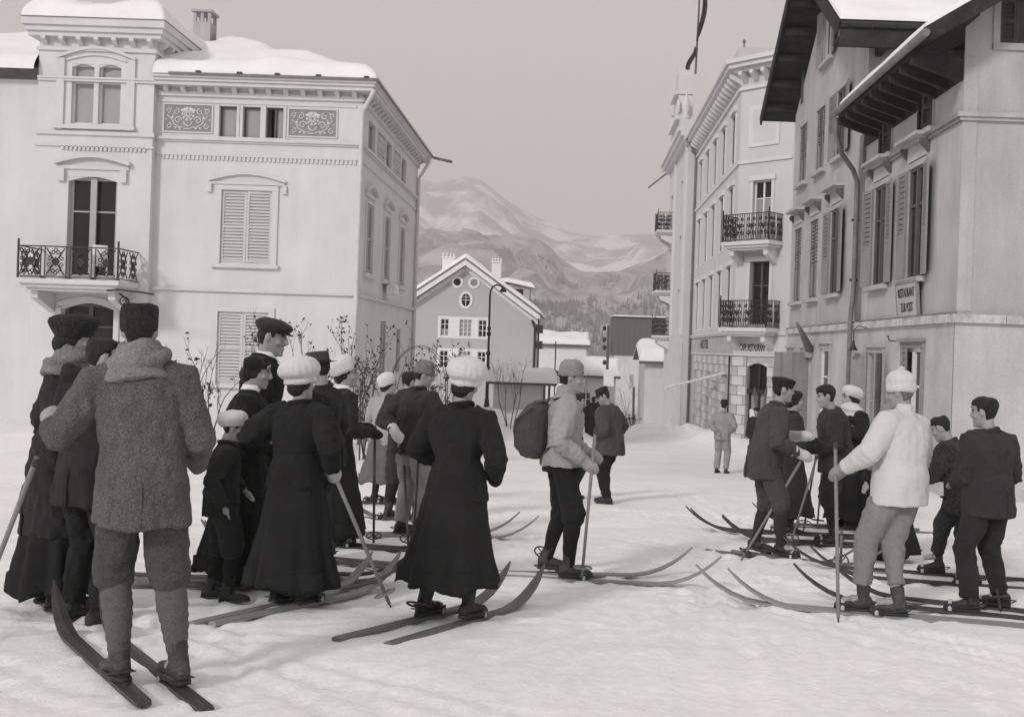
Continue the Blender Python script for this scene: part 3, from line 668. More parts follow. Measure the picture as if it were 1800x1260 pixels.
w_ = window(villa, F2, -14.22, -1.2, 1.55, 3.45, pane=['glass'], sash=m_dsash, mull=1, bars=(.8,), fw=.1, d=.3, arch=.2, wallm=m_plaster_l, name='entrance_door')
b = arch_band(-14.22, 2.1, 1.8, .2, .14, -.06, .003); b.box(-15.15, -15.0 - .002, -.06, .003, -1.5, 2.1); b.box(-13.448, -13.3, -.06, .003, -1.5, 2.1); b.build('door_surround', m_trim_l, villa, F2)
# chair on the balcony
ch = empty('balcony_chair', (-13.55, 30.9, 2.87), 'pale round backed chair on the villa balcony', 'chair')
Fc = frame((-13.55, 30.9, 2.87), 20)
b = MB(); b.loft([[(-.2 + .4 * k / 8, -.17 - .03 * math.sin(math.pi * k / 8) - lean, z) for k in range(9)] + [(.2 - .4 * k / 8, -.14 - .03 * math.sin(math.pi * (8 - k) / 8) - lean, z) for k in range(9)] for z, lean in ((.45, 0), (.75, .03), (1.0, .06))]) 
b.build('backrest', m_white, ch, Fc, smooth=True); MB().box(-.21, .21, -.2, .2, .42, .45).build('seat', m_white, ch, Fc)
for sx in (-1, 1):
    for sy in (-1, 1): MB().tube([(sx * .19, sy * .18, 0), (sx * .17, sy * .16, .42)], .015, 6).build('leg', m_white, ch, Fc)
# roofs and snow
def hip(x0, x1, y0, y1, z, p): 
    return lambda X, Y: z + p * np.minimum(np.minimum(X - x0, x1 - X), np.minimum(Y - y0, y1 - Y))
rx0, rx1, ry0, ry1 = -26.0, -5.92, 31.47, 44.3; zr = 9.0; pt = .40
def hip_mesh(x0, x1, y0, y1, z, p):
    h = (y1 - y0) / 2 if (y1 - y0) < (x1 - x0) else (x1 - x0) / 2
    if (y1 - y0) < (x1 - x0): a, c = (x0 + h, y0 + h, z + p * h), (x1 - h, y0 + h, z + p * h); v = [(x0, y0, z), (x1, y0, z), (x1, y1, z), (x0, y1, z), a, c]; f = [(0, 1, 5, 4), (1, 2, 5), (2, 3, 4, 5), (3, 0, 4), (3, 2, 1, 0)]
    else: a, c = (x0 + h, y0 + h, z + p * h), (x0 + h, y1 - h, z + p * h); v = [(x0, y0, z), (x1, y0, z), (x1, y1, z), (x0, y1, z), a, c]; f = [(0, 1, 4), (1, 2, 5, 4), (2, 3, 5), (3, 0, 4, 5), (3, 2, 1, 0)]
    return MB().add(v, f)
hf = hip(rx0, rx1, ry0, ry1, zr, pt)
def roof_sheet(x0, x1, y0, y1):
    X_, Y_ = np.meshgrid(np.linspace(x0, x1, 12), np.linspace(y0, y1, 12)); i = np.arange(144).reshape(12, 12)
    MB().add(np.stack([X_.ravel(), Y_.ravel(), hf(X_, Y_).ravel()], 1), np.stack([i[:-1, :-1].ravel(), i[:-1, 1:].ravel(), i[1:, 1:].ravel(), i[1:, :-1].ravel()], 1)).build('roof', m_zinc, villa)
for (xa, xb, ya, yb, ed_) in ((-12.47, rx1, ry0, ry1, 'NSE'), (rx0, -15.93, ry0, ry1, 'NSW'), (-15.93, -12.47, 38.55, ry1, 'N')):
    roof_sheet(xa, xb, ya, yb); snow_cap(villa, xa, xb, ya, yb, hf, .36, step=.3, rnd=.42, edges=ed_)
hip_mesh(-16.3, -12.08, 31.3, 39, 10.5, .3).build('tower_roof', m_zinc, villa)
snow_cap(villa, -16.28, -12.1, 31.32, 38.95, hip(-16.3, -12.08, 31.3, 39, 10.5, .3), .5, step=.2, rnd=.5, seed=4)
b = MB(); b.box(-12.0, -5.90, 31.44, 31.49, 8.98, 9.05); b.box(-5.95, -5.90, 31.491, 44.2, 8.98, 9.05); b.build('gutter', m_zinc, villa)
for x in (-11.2, -10.0, -8.9, -7.7, -6.3): MB().box(x, x + .14, 31.42, 31.50, 9.05, 9.10).build('snow_guard', m_iron, villa)
# chimney
c0 = at(345, 45, 37.5); c1 = at(375, 45, 37.5); zt, zb_ = at(360, 22, 37.5).z, at(360, 80, 37.5).z
b = MB(); b.box(c0.x, c1.x, 37.2, 37.85, zb_ - .6, zt - .42)
for q in range(2):
    for xx in (c0.x, (c0.x + c1.x) / 2 - .05, c1.x - .1): b.box(xx, xx + .1, 37.2 if q == 0 else 37.75, 37.3 if q == 0 else 37.85, zt - .42, zt - .08)
b.box(c0.x - .06, c1.x + .06, 37.14, 37.91, zt - .08, zt); b.build('chimney', m_plaster_r, villa)
# pipes
downpipe('downpipe', villa, [(-6.02, 31.55, 8.75), (-6.1, 31.6, 8.55), (-6.36, 31.84, 8.2), (-6.40, 31.87, 8.0), (-6.40, 31.87, 4), (-6.40, 31.87, -2.8)], .065, m_zinc_l)
downpipe('downpipe', villa, [(-5.95, 43.5, 8.75), (-6.15, 43.4, 8.35), (-6.36, 43.4, 8.0), (-6.36, 43.4, -2.8)], .065, m_zinc_l)
MB().tube([(-5.9, 44.2, 9.0), (-5.2, 44.6, 8.92)], .06, 8).build('gutter_spout', m_zinc, villa, smooth=True)
b = MB(); b.box(-6.47, -6.36, 31.94, 32.02, -2.9, 8.4); b.build('corner_strip', m_trim_l, villa)
b = MB(); wall(b, -23, -15.95, -3.4, -1.4, [], y=-.06); wall(b, -12.45, -6.45, -3.4, -1.4, [], y=-.06); b.build('plinth', m_plaster_r, villa, F1)

# ------------------------------------------------------------------ gabled house down the street
gh = empty('gabled_house', (-8, 86, -6.2), 'grey gabled house with two round attic windows and white grouped windows, snow on its roof', 'house')
G = frame((-8.0, 80, 0), 0); gw, ze, zrg = 5.15, 3.95, 7.55
sl = (zrg - ze) / gw
b = MB(); hs = [(-1.75, -1.15, 2.05, 3.3), (-.35, .55, 2.05, 3.3), (1.05, 1.65, 2.05, 3.3), (-1.75, -1.15, -.3, .95), (-.35, .55, -.3, .95), (1.05, 1.65, -.3, .95)]
wall(b, -gw, gw, -7.2, ze, hs, .2); b.prism([(-gw, ze), (gw, ze), (0, zrg)], 0, .3); b.build('wall', m_plaster_g, gh, G)
MB().box(gw - .3, gw, .01, 12, -7.2, ze).build('wall', m_plaster_g, gh, G); MB().box(-gw, -gw + .3, .01, 12, -7.2, ze).build('wall', m_plaster_g, gh, G)
for z0 in (2.05, -.3):
    b = MB(); z1 = z0 + 1.25
    for (a, c) in ((-1.95, -1.751), (-1.149, -.351), (.551, 1.049), (1.651, 1.85)): b.box(a, c, -.04, .003, z0 - .15, z1 + .2)
    b.box(-1.751, 1.651, -.039, .003, z1 + .001, z1 + .199); b.box(-1.751, 1.651, -.039, .003, z0 - .149, z0 - .001); b.build('window_group_surround', m_white, gh, G)
    window(gh, G, -1.45, z0, .6, 1.25, sash=m_white, mull=1, bars=(.38, .7), fw=.05, d=.16, pane=['curtain', 'glass', 'glass'] if z0 > 1 else 'glass')
    window(gh, G, .1, z0, .9, 1.25, sash=m_white, mull=2, bars=(.28, .52, .76), fw=.05, d=.16, pane='curtain')
    window(gh, G, 1.35, z0, .6, 1.25, sash=m_white, mull=1, bars=(.38, .7), fw=.05, d=.16)
def oculus(x, z, rx, rz, m_in, bars=False):
    b = MB(); n = 20
    for k in range(n):
        a0, a1 = 2 * math.pi * k / n, 2 * math.pi * (k + 1) / n
        b.prism([(x + rx * math.cos(a0), z + rz * math.sin(a0)), (x + (rx + .17) * math.cos(a0), z + (rz + .17) * math.sin(a0)), (x + (rx + .17) * math.cos(a1), z + (rz + .17) * math.sin(a1)), (x + rx * math.cos(a1), z + rz * math.sin(a1))], -.06, .002)
    o = b.build('round_window', m_white, gh, G)
    MB().prism([(x + rx * math.cos(2 * math.pi * k / n), z + rz * math.sin(2 * math.pi * k / n)) for k in range(n)], -.02, .001).build('pane', m_in, o, G)
    if bars:
        b = MB(); b.box(x - .02, x + .02, -.03, -.021, z - rz, z + rz); b.box(x - rx, x + rx, -.034, -.0301, z - .02, z + .02); b.box(x - rx * .95, x + rx * .95, -.034, -.0301, z + rz * .4, z + rz * .4 + .03); b.build('glazing_bar', m_white, o, G)
oculus(-.62, 6.05, .27, .27, m_glass); oculus(.62, 6.05, .27, .27, m_frieze); oculus(.05, 4.75, .33, .48, m_glass, True)
# roof planes with broad pale verges
ov = .75
for sx in (-1, 1):
    e = (sx * (gw + .45), ze - .45 * sl); b = MB()
    top = [(0, zrg + .12), (e[0], e[1] + .12), (e[0], e[1] + .26), (0, zrg + .28)]
    b.prism(top, -ov, 12.5); b.build('roof', m_zinc, gh, G)
    vb = MB(); vb.prism([(0, zrg - .28), (e[0], e[1] - .28), (e[0], e[1] + .119), (0, zrg + .119)], -ov + .02, -ov + .09)
    vb.prism([(0, zrg - .62), (e[0] * .98, e[1] - .58), (e[0] * .98, e[1] - .281), (0, zrg - .281)], -.14, .003); vb.build('verge_board', m_white, gh, G)
    x0, x1 = (-8 + e[0] - .05, -8.0 + .25) if sx < 0 else (-8.0 - .25, -8 + e[0] + .05)
    snow_cap(gh, x0, x1, 80 - ov, 92.4, (lambda X, Y: zrg + .29 - sl * np.abs(X + 8)), .30, step=.3, rnd=.35, seed=sx)
for (px_, py_, Yc, wd) in ((789, 462, 85, .95), (873, 470, 88, .75)):
    c = at(px_, py_, Yc); cb = MB().box(c.x - wd / 2, c.x + wd / 2, Yc - .4, Yc + .4, c.z - 2.4, c.z + .35).box(c.x - wd / 2 - .08, c.x + wd / 2 + .08, Yc - .48, Yc + .48, c.z + .35, c.z + .45)
    for q in range(4): cb.box(c.x - wd / 2 + q * wd / 3.4, c.x - wd / 2 + q * wd / 3.4 + .1, Yc - .3, Yc + .3, c.z + .45, c.z + .75)
    cb.build('chimney', m_white, gh)
# dormer on the street side
dz = zrg - sl * 3.4 + .2
dm_ = MB().box(-8 + 2.9, -8 + 4.6, 83.5, 85.6, dz - 1.2, dz + .75).build('dormer', m_plaster_g, gh)
MB().box(-8 + 4.601, -8 + 4.62, 83.9, 85.2, dz - .35, dz + .45).build('pane', m_glass, dm_); MB().box(-8 + 3.2, -8 + 4.1, 83.47, 83.499, dz - .3, dz + .5).build('pane', m_glass, dm_)
snow_cap(gh, -8 + 1.6, -8 + 5.0, 83.1, 86.0, (lambda X, Y: dz + 1.0 - .18 * np.abs(X + 5.2)), .35, step=.25, rnd=.35, seed=7)
MB().tube([(-2.98, 79.6, 3.4), (-2.75, 79.9, 2.8), (-2.75, 79.9, -6.4)], .09, 8).build('downpipe', m_iron, gh)
window(gh, frame((-8 + gw, 80, 0), 90), 2.2, 1.2, .9, 1.8, sash=m_dsash, d=.01); 
for (zz) in (1.4, 2.6): MB().box(-8 + gw + .02, -8 + gw + .62, 81.2, 82.6, zz - .1, zz + .5).build('bay_box', m_dsash, gh)

# ------------------------------------------------------------------ far houses and barn
def plain_house(name, lab, x0, x1, y0, y1, zb, zt, wm, roof_p, thick=.4, ovh=.4, wins=(), ridge='x', snow=True):
    h = empty(name, ((x0 + x1) / 2, (y0 + y1) / 2, zb), lab, 'house')
    b = MB(); Fh = frame((0, y0, 0), 0); wall(b, x0, x1, zb, zt, [(w[0] - w[2] / 2, w[0] + w[2] / 2, w[1], w[1] + w[3]) for w in wins], .15)
    b.box(x1 - .2, x1, .01, y1 - y0, zb, zt); b.box(x0, x0 + .2, .01, y1 - y0, zb, zt); b.build('wall', wm, h, Fh)
    for w in wins: window(h, Fh, w[0], w[1], w[2], w[3], sash=m_white, mull=1, bars=(.5,), fw=.06, d=.13)
    if ridge == 'x': zf = lambda X, Y: zt + .1 + roof_p * np.minimum(Y - y0 + ovh, y1 + ovh - Y)
    else: zf = lambda X, Y: zt + .1 + roof_p * np.minimum(X - x0 + ovh, x1 + ovh - X)
    X_, Y_ = np.meshgrid(np.linspace(x0 - ovh, x1 + ovh, 9), np.linspace(y0 - ovh, y1 + ovh, 9)); Zr = zf(X_, Y_); i = np.arange(81).reshape(9, 9)
    b = MB().add(np.stack([X_.ravel(), Y_.ravel(), Zr.ravel()], 1), np.stack([i[:-1, :-1].ravel(), i[:-1, 1:].ravel(), i[1:, 1:].ravel(), i[1:, :-1].ravel()], 1))
    b.box(x0 - ovh, x1 + ovh, y0 - ovh, y0 - ovh + .05, zt - .12, zt + .1); b.build('roof', m_dsash, h)
    if ridge != 'x': MB().prism([(x0, zt), (x1, zt), ((x0 + x1) / 2, zt + roof_p * (x1 - x0) / 2)], 0, .2).build('gable', wm, h, Fh)
    if snow: snow_cap(h, x0 - ovh, x1 + ovh, y0 - ovh, y1 + ovh, zf, thick, step=.5, rnd=.4, seed=x0)
    return h
plain_house('white_house', 'low pale house with snowy roof just right of the gabled house', -4.2, 1.5, 110, 118, -8, 1.75, m_white, .22, .5, wins=[(-1.2, -2.2, .9, 1.4), (.4, -2.2, .9, 1.4)])
plain_house('snowy_cottage', 'small cottage under thick snow at the bottom of the street', .6, 4.0, 96, 103, -7.5, -1.0, m_plaster_l, .3, .5, wins=[(1.4, -3.6, .8, 1.2), (2.7, -3.6, .8, 1.2)])
barn = empty('barn', (8, 114, -7), 'barn with a dark boarded upper storey above a pale wall', 'barn')
b = MB(); wall(b, 4.3, 13.5, -7.5, .95, [(7.4, 8.6, -2.6, -.4)], .3); b.box(4.3, 4.5, .01, 10, -7.5, .95); b.build('wall', m_plaster_l, barn, frame((0, 110, 0), 0))
MB().box(7.4, 8.6, .25, .28, -2.6, -.4).build('door', m_plaster_g, barn, frame((0, 110, 0), 0))
bd = MB().box(-.275, .275, -.03, .03, 0, 3.9).mesh('plank', m_barn)
for k in range(17): inst(bd, 'plank', barn, T(4.45 + k * .565, 109.86 - .012 * (k % 2), .96))
b = MB().box(4.2, 13.7, 109.93, 120, .96, 4.86); b.build('loft', m_barn, barn)
snow_cap(barn, 4.0, 13.9, 109.5, 120.4, lambda X, Y: 4.87 + .02 * np.minimum(Y - 109.5, 120.4 - Y), .12, step=.6, rnd=.3)
plain_house('street_house', 'pale house with snow capped porch roof next to the hotel end', 5.75, 9.6, 84, 92, -6.3, .55, m_plaster_h, .25, .6, .5, wins=[(7.9, -3.4, .5, 2.2)])
# shed
shed = empty('garden_shed', (-2, 46, -1.4), 'low shed with flat roof deep in snow, dark eave line and dark corner post', 'shed')
p0, p1 = at(868, 668, 45), at(968, 672, 45); zs_, zg_ = at(920, 672, 45).z, at(920, 726, 45).z
b = MB(); b.box(p0.x, p1.x - .35, 45, 45.15, zg_ - .9, zs_ - .1); b.box(p1.x - .5, p1.x - .35, 45.151, 47.5, zg_ - .9, zs_ - .1); b.build('wall', m_plaster_h, shed)
MB().box(p0.x - .3, p1.x + .25, 44.6, 47.9, zs_ - .1, zs_ - .001).build('roof', m_dsash, shed)
for xx in (p1.x - .3, p1.x - .1): MB().box(xx, xx + .1, 44.9, 45.0, zg_ - .9, zs_ - .101).build('post', m_dsash, shed)
MB().box(p0.x + .1, p1.x - .3, 44.93, 44.99, zg_ - .02, zg_ + .05).build('rail', m_dsash, shed)
snow_cap(shed, p0.x - .32, p1.x + .27, 44.55, 47.95, lambda X, Y: zs_ + 0 * X, .56, step=.2, rnd=.3, seed=2)
# ------------------------------------------------------------------ inn on the right: near wing with low bracketed eave, far wing with a gable to the street
inn = empty('inn', (9.5, 26, -1.6), 'grey two part inn with louvred shutters, dark overhanging eaves and a hanging restaurant sign', 'house')
FX = 6.7; I = frame((FX, 0, 0), -90)            # local x = -Y
def yx(y): return -y
near_w = [(21.25, 2.98, 1.02, 2.2), (23.72, 2.98, 1.02, 2.2)]
far_w = [(27.8, 3.0, 1.02, 2.2), (30.25, 3.0, 1.0, 2.2), (32.4, 3.0, 1.0, 2.2)]
att = [(20.85, 5.78, .8, .84), (23.5, 5.78, .8, .84)]
f2 = [(27.55, 6.5, 1.0, 1.75), (29.85, 6.5, 1.0, 1.75), (32.1, 6.5, 1.0, 1.75)]
f3 = [(29.3, 9.4, 1.0, 1.55)]
gfl = [(21.1, -.35, 1.15, 1.95), (23.65, -1.3, 1.0, 2.8), (28.35, -.35, .95, 1.95), (30.75, -1.6, 1.0, 3.1), (32.75, -1.6, .8, 3.1)]
H = lambda L: [(-y - w / 2, -y + w / 2, z, z + h) for y, z, w, h in L]
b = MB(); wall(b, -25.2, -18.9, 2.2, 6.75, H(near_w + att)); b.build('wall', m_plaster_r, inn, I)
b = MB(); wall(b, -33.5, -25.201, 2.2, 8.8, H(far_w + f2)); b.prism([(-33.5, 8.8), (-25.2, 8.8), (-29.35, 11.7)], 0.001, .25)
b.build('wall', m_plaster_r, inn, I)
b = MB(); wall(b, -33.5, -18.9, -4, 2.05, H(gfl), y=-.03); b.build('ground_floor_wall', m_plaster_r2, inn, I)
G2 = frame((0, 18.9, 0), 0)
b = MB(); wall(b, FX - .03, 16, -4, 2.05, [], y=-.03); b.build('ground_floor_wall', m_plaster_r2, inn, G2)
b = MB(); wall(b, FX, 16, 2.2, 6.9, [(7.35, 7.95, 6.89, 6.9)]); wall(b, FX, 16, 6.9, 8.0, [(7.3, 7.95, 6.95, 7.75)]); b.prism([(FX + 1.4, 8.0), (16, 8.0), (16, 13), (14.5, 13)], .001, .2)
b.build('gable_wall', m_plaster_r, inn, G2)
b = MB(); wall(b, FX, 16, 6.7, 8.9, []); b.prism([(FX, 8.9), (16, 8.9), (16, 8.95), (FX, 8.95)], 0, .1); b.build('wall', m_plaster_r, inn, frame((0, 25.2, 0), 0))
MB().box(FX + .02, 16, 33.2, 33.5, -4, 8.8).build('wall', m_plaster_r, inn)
# ledges: separate weathered slabs along the lower ledge
lm = {}
y = 18.92
k = 0
while y < 33.4:
    L_ = random.uniform(.75, 1.25); e = min(y + L_, 33.45)
    me = MB().box(-(e - y) / 2 + .006, (e - y) / 2 - .006, -.085 - random.random() * .012, .01, -.075, .075).mesh('ledge_slab', m_ledge_r)
    inst(me, 'ledge_slab', inn, I @ T(-(y + e) / 2, -.02, 2.125)); y = e
x = FX - .1
while x < 15:
    L_ = random.uniform(.8, 1.2); me = MB().box(-L_ / 2 + .006, L_ / 2 - .006, -.085 - random.random() * .012, .01, -.075, .075).mesh('ledge_slab', m_ledge_r)
    inst(me, 'ledge_slab', inn, G2 @ T(x + L_ / 2, -.02, 2.125)); x += L_
b = MB(); b.box(-33.4, -18.9, -.11, .01, 2.201, 2.235); b.build('ledge_flashing', m_zinc, inn, I)
b = MB(); b.box(-25.0, -18.88, -.06, .01, 5.58, 5.64); b.box(-25.0, -18.86, -.10, .01, 5.641, 5.72); b.build('string_course', m_shut_r, inn, I)
b = MB(); b.box(FX - .06, 16, -.06, .01, 5.58, 5.64); b.box(FX - .1, 16, -.10, .01, 5.641, 5.72); b.build('string_course', m_trim_r, inn, G2)
b = MB(); b.box(FX + .0, FX + .25, -.015, .004, 2.25, 6.7); b.build('corner_strip', m_plaster_r, inn, G2)
def hood(y, z, w, d=.3):
    b = MB(); x = -y
    b.box(x - w / 2 - .04, x + w / 2 + .04, -.06, .004, z, z + .30); b.box(x - w / 2 - .12, x + w / 2 + .12, -.14, .004, z + .301, z + .36); b.box(x - w / 2 - .2, x + w / 2 + .2, -d, .004, z + .361, z + .43)
    o = b.build('window_hood', m_trim_r, inn, I); cm = console_mesh('hood_console', m_dsash, .09, .18, .26)
    for sx in (-1, 1): inst(cm, 'hood_console', o, I @ T(x + sx * (w / 2 + .1), -.005, z + .30))
    return o
def surround(y, z, w, h, t=.11, m=None, sill=True):
    x = -y; b = MB(); b.box(x - w / 2 - t, x - w / 2 - .001, -.035, .004, z, z + h); b.box(x + w / 2 + .001, x + w / 2 + t, -.035, .004, z, z + h); b.box(x - w / 2 - t, x + w / 2 + t, -.04, .004, z + h + .001, z + h + t)
    o = b.build('window_surround', m or m_trim_r, inn, I)
    if sill: MB().box(x - w / 2 - .17, x + w / 2 + .17, -.15, .004, z - .1, z - .001).build('sill', m_trim_r, o, I)
    return o
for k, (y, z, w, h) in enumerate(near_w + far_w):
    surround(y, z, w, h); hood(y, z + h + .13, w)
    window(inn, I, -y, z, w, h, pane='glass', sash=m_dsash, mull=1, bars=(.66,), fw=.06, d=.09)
    if k < 3:
        a = (178, 172, 176)[k]; c = (170, 176, 172)[k]
        shutter(inn, I, -y - w / 2 - .02, z + .02, .52, h - .04, m_shut_r, 11, -a, 1, .42, y=-.06)
        shutter(inn, I, -y + w / 2 + .02, z + .02, .52, h - .04, m_shut_r, 12, c, -1, .42, y=-.06)
    else:
        for sx in (-1, 1): shutter(inn, I, -y + sx * w / 2 * .99, z + .02, w / 2 - .01, h - .04, m_shut_r, 12, 0, -sx, .42, y=.03)
for k, (y, z, w, h) in enumerate(att):
    surround(y, z, w, h, .06); window(inn, I, -y, z, w, h, pane='glass', sash=m_sash, mull=1, fw=.06, d=.12)
    shutter(inn, I, -y - w / 2 + .0, z + .01, .3, h - .02, m_shut_d, 9, -20, 1, y=-.03); shutter(inn, I, -y + w / 2, z + .01, .3, h - .02, m_shut_d, 9, 20, -1, y=-.03)
for k, (y, z, w, h) in enumerate(f2 + f3):
    surround(y, z, w, h, .09); window(inn, I, -y, z, w, h, pane='glass', sash=m_dsash, mull=1, bars=(.6,), fw=.06, d=.09)
    if k in (0, 3):
        shutter(inn, I, -y - w / 2 - .02, z + .02, .5, h - .04, m_shut_r, 12, -174, 1, .4, y=-.05); shutter(inn, I, -y + w / 2 + .02, z + .02, .5, h - .04, m_shut_r, 12, 172, -1, .4, y=-.05)
    else:
        for sx in (-1, 1): shutter(inn, I, -y + sx * w / 2 * .99, z + .02, w / 2 - .01, h - .04, m_shut_r, 12, 0, -sx, .4, y=.03)
MB().box(-32.75, -32.45, -.02, .004, 9.0, 10.0).build('wall_slit', m_dsash, inn, I)
window(inn, G2, 7.625, 6.95, .65, .8, pane='glass', sash=m_dsash, mull=1, fw=.05, d=.12); b = MB(); b.box(7.18, 7.299, -.03, .004, 6.85, 7.85); b.box(7.951, 8.07, -.03, .004, 6.85, 7.85); b.box(7.18, 8.07, -.05, .004, 6.83, 6.949); b.build('window_surround', m_trim_r, inn, G2)
shutter(inn, G2, 7.31, 6.96, .3, .78, m_shut_d, 9, 0, 1, y=.02); shutter(inn, G2, 7.94, 6.96, .3, .78, m_shut_d, 9, 0, -1, y=.02)
# ground floor openings
J = I @ T(0, -.03, 0)
for k, (y, z, w, h) in enumerate(gfl):
    x = -y; b = MB(); t = .12
    b.box(x - w / 2 - t, x - w / 2 - .001, -.05, .004, z, z + h); b.box(x + w / 2 + .001, x + w / 2 + t, -.05, .004, z, z + h); b.box(x - w / 2 - t, x + w / 2 + t, -.06, .004, z + h + .001, z + h + t); b.box(x - w / 2 - .16, x + w / 2 + .16, -.13, .004, z + h + t + .001, z + h + t + .07)
    b.build('door_surround' if z < -1 else 'window_surround', m_trim_r if k else m_shut_r, inn, J)
    window(inn, J, x, z, w, h, pane='glass', sash=m_white if k in (0, 2) else m_sash, mull=1 if k != 2 else 0, bars=(.62,), fw=.07, d=.1, name='door' if z < -1 else 'window')
    if k == 0: shutter(inn, J, x - w / 2, z + .01, .56, h - .02, m_shut_r, 10, -12, 1, .3, y=-.02)
    if k in (1, 3, 4):
        for sx in (-1, 1):
            bb = MB(); w2 = w * .48; hh = h - .02; bb.box(0 if sx > 0 else -w2, w2 if sx > 0 else 0, -.02, .02, 0, hh)
            for q in range(3): bb.box(*( (.06, w2 - .06) if sx > 0 else (-w2 + .06, -.06)), -.03, -.021, .12 + q * hh / 3, hh / 3 * (q + 1) - .04)
            me = bb.mesh('door_leaf', m_shut_r); inst(me, 'door_leaf', inn, J @ T(x - sx * (w / 2 + .03), -.06, z + .01) @ Matrix.Rotation(R(-sx * (150 if k == 1 else 100)), 4, 'Z'))
# downpipe and its dark strip between the wings
MB().box(-25.5, -25.16, -.07, -.001, 2.26, 6.6).build('corner_board', m_zinc, inn, I)
downpipe('downpipe', inn, [(5.74, 24.2, 6.72), (5.76, 24.25, 6.4), (6.0, 24.6, 6.0), (6.42, 25.2, 5.75), (6.55, 25.32, 5.5), (6.55, 25.32, 3), (6.5, 25.32, 2.3), (6.5, 25.32, -1.6)], .058, m_zinc)
for z in (4.6, 3.2, .9): MB().tube([(6.7, 25.32, z), (6.45, 25.32, z)], .03, 6).build('pipe_clamp', m_iron, inn)
# roof of the near wing: eave along the street
ez, ox, ps = 6.80, .92, .62
b = MB(); q = lambda X: ez + (X - (FX - ox)) * ps
b.add([(FX - ox, 18.1, ez), (16, 18.1, q(16)), (16, 24.25, q(16)), (FX - ox, 24.25, ez), (FX - ox, 18.1, ez + .12), (16, 18.1, q(16) + .12), (16, 24.25, q(16) + .12), (FX - ox, 24.25, ez + .12)],
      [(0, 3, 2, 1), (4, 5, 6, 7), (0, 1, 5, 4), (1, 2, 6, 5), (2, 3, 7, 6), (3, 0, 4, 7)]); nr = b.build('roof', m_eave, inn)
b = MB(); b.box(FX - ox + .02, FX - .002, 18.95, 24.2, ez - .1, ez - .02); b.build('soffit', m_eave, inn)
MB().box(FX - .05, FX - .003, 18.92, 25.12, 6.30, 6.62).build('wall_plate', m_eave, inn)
rm = MB().add([(-.06, 0, 0), (.06, 0, 0), (.06, -.86, 0), (-.06, -.86, 0), (-.06, 0, -.42), (.06, 0, -.42), (.06, -.86, -.13), (-.06, -.86, -.13)], [(0, 1, 2, 3), (7, 6, 5, 4), (0, 4, 5, 1), (1, 5, 6, 2), (2, 6, 7, 3), (3, 7, 4, 0)]).mesh('rafter_end', m_eave)
for k in range(9): inst(rm, 'rafter_end', inn, I @ T(-24.1 + k * .64, -.055, ez - .101))
MB().tube([(FX - ox - .06, 18.0, ez + .03), (FX - ox - .06, 24.3, ez + .03)], .075, 8).build('gutter', m_zinc, inn)
MB().bar((FX - ox, 18.08, ez + .02), (16, 18.08, q(16) + .02), .05, .26).build('verge_board', m_eave, inn)
for k in range(8): MB().box(FX - .2 + k * 1.1, FX - .05 + k * 1.1, 18.1, 18.898, q(FX + k * 1.1) - .2, q(FX + k * 1.1) - .02).build('purlin_end', m_eave, inn) if k % 3 == 0 else None
snow_cap(inn, FX - ox, 15.5, 18.15, 24.2, lambda X, Y: q(X) + .122, .2, step=.25, rnd=.22, seed=5)
# roof of the far wing: gable over the street
ym, ey, zE, zR = 29.35, .85, 8.80, 12.1; sp = (zR - zE) / (33.5 - ym + ey)
for s in (-1, 1):
    e = ym + s * (33.5 - ym + ey)
    poly = [(ym, zR), (e, zE), (e, zE + .16), (ym, zR + .18)]
    # prism runs along x here
    v = [(FX - .92, y_, z_) for y_, z_ in poly] + [(16, y_, z_) for y_, z_ in poly]
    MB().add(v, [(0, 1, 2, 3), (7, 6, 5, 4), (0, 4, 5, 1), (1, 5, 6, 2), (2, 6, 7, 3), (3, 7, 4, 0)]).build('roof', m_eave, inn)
    pe = MB().box(-.43, .428, -.07, .07, -.1, .1).mesh('purlin_end', m_eave)
    for k in range(6):
        t0 = (k + .2) / 6; inst(pe, 'purlin_end', inn, T(FX - .43, ym + (e - ym) * t0, zR + (zE - zR) * t0 - .16))
    MB().bar((FX - .94, ym, zR - .02), (FX - .94, e, zE - .02), .05, .3).build('verge_board', m_eave, inn)
    y0_, y1_ = (e, ym + .1) if s < 0 else (ym - .1, e)
    snow_cap(inn, FX - .9, 15.6, min(y0_, y1_), max(y0_, y1_), lambda X, Y: zR + .19 - sp * np.abs(Y - ym), .22, step=.3, rnd=.22, seed=9 + s)
MB().tube([(FX - .9, ym - (33.5 - ym + ey) - .05, zE + .06), (15.5, ym - (33.5 - ym + ey) - .05, zE + .06)], .08, 8).build('gutter', m_iron, inn)
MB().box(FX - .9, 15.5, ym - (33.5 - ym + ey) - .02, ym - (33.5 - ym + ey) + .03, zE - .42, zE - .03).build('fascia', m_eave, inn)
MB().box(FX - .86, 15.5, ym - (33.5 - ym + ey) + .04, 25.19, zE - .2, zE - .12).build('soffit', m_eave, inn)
rj = MB().box(-.07, .07, -.8, 0, -.2, 0).mesh('rafter_end', m_eave)
for k in range(8): inst(rj, 'rafter_end', inn, T(FX + .2 + k * 1.05, 25.19, zE - .201))
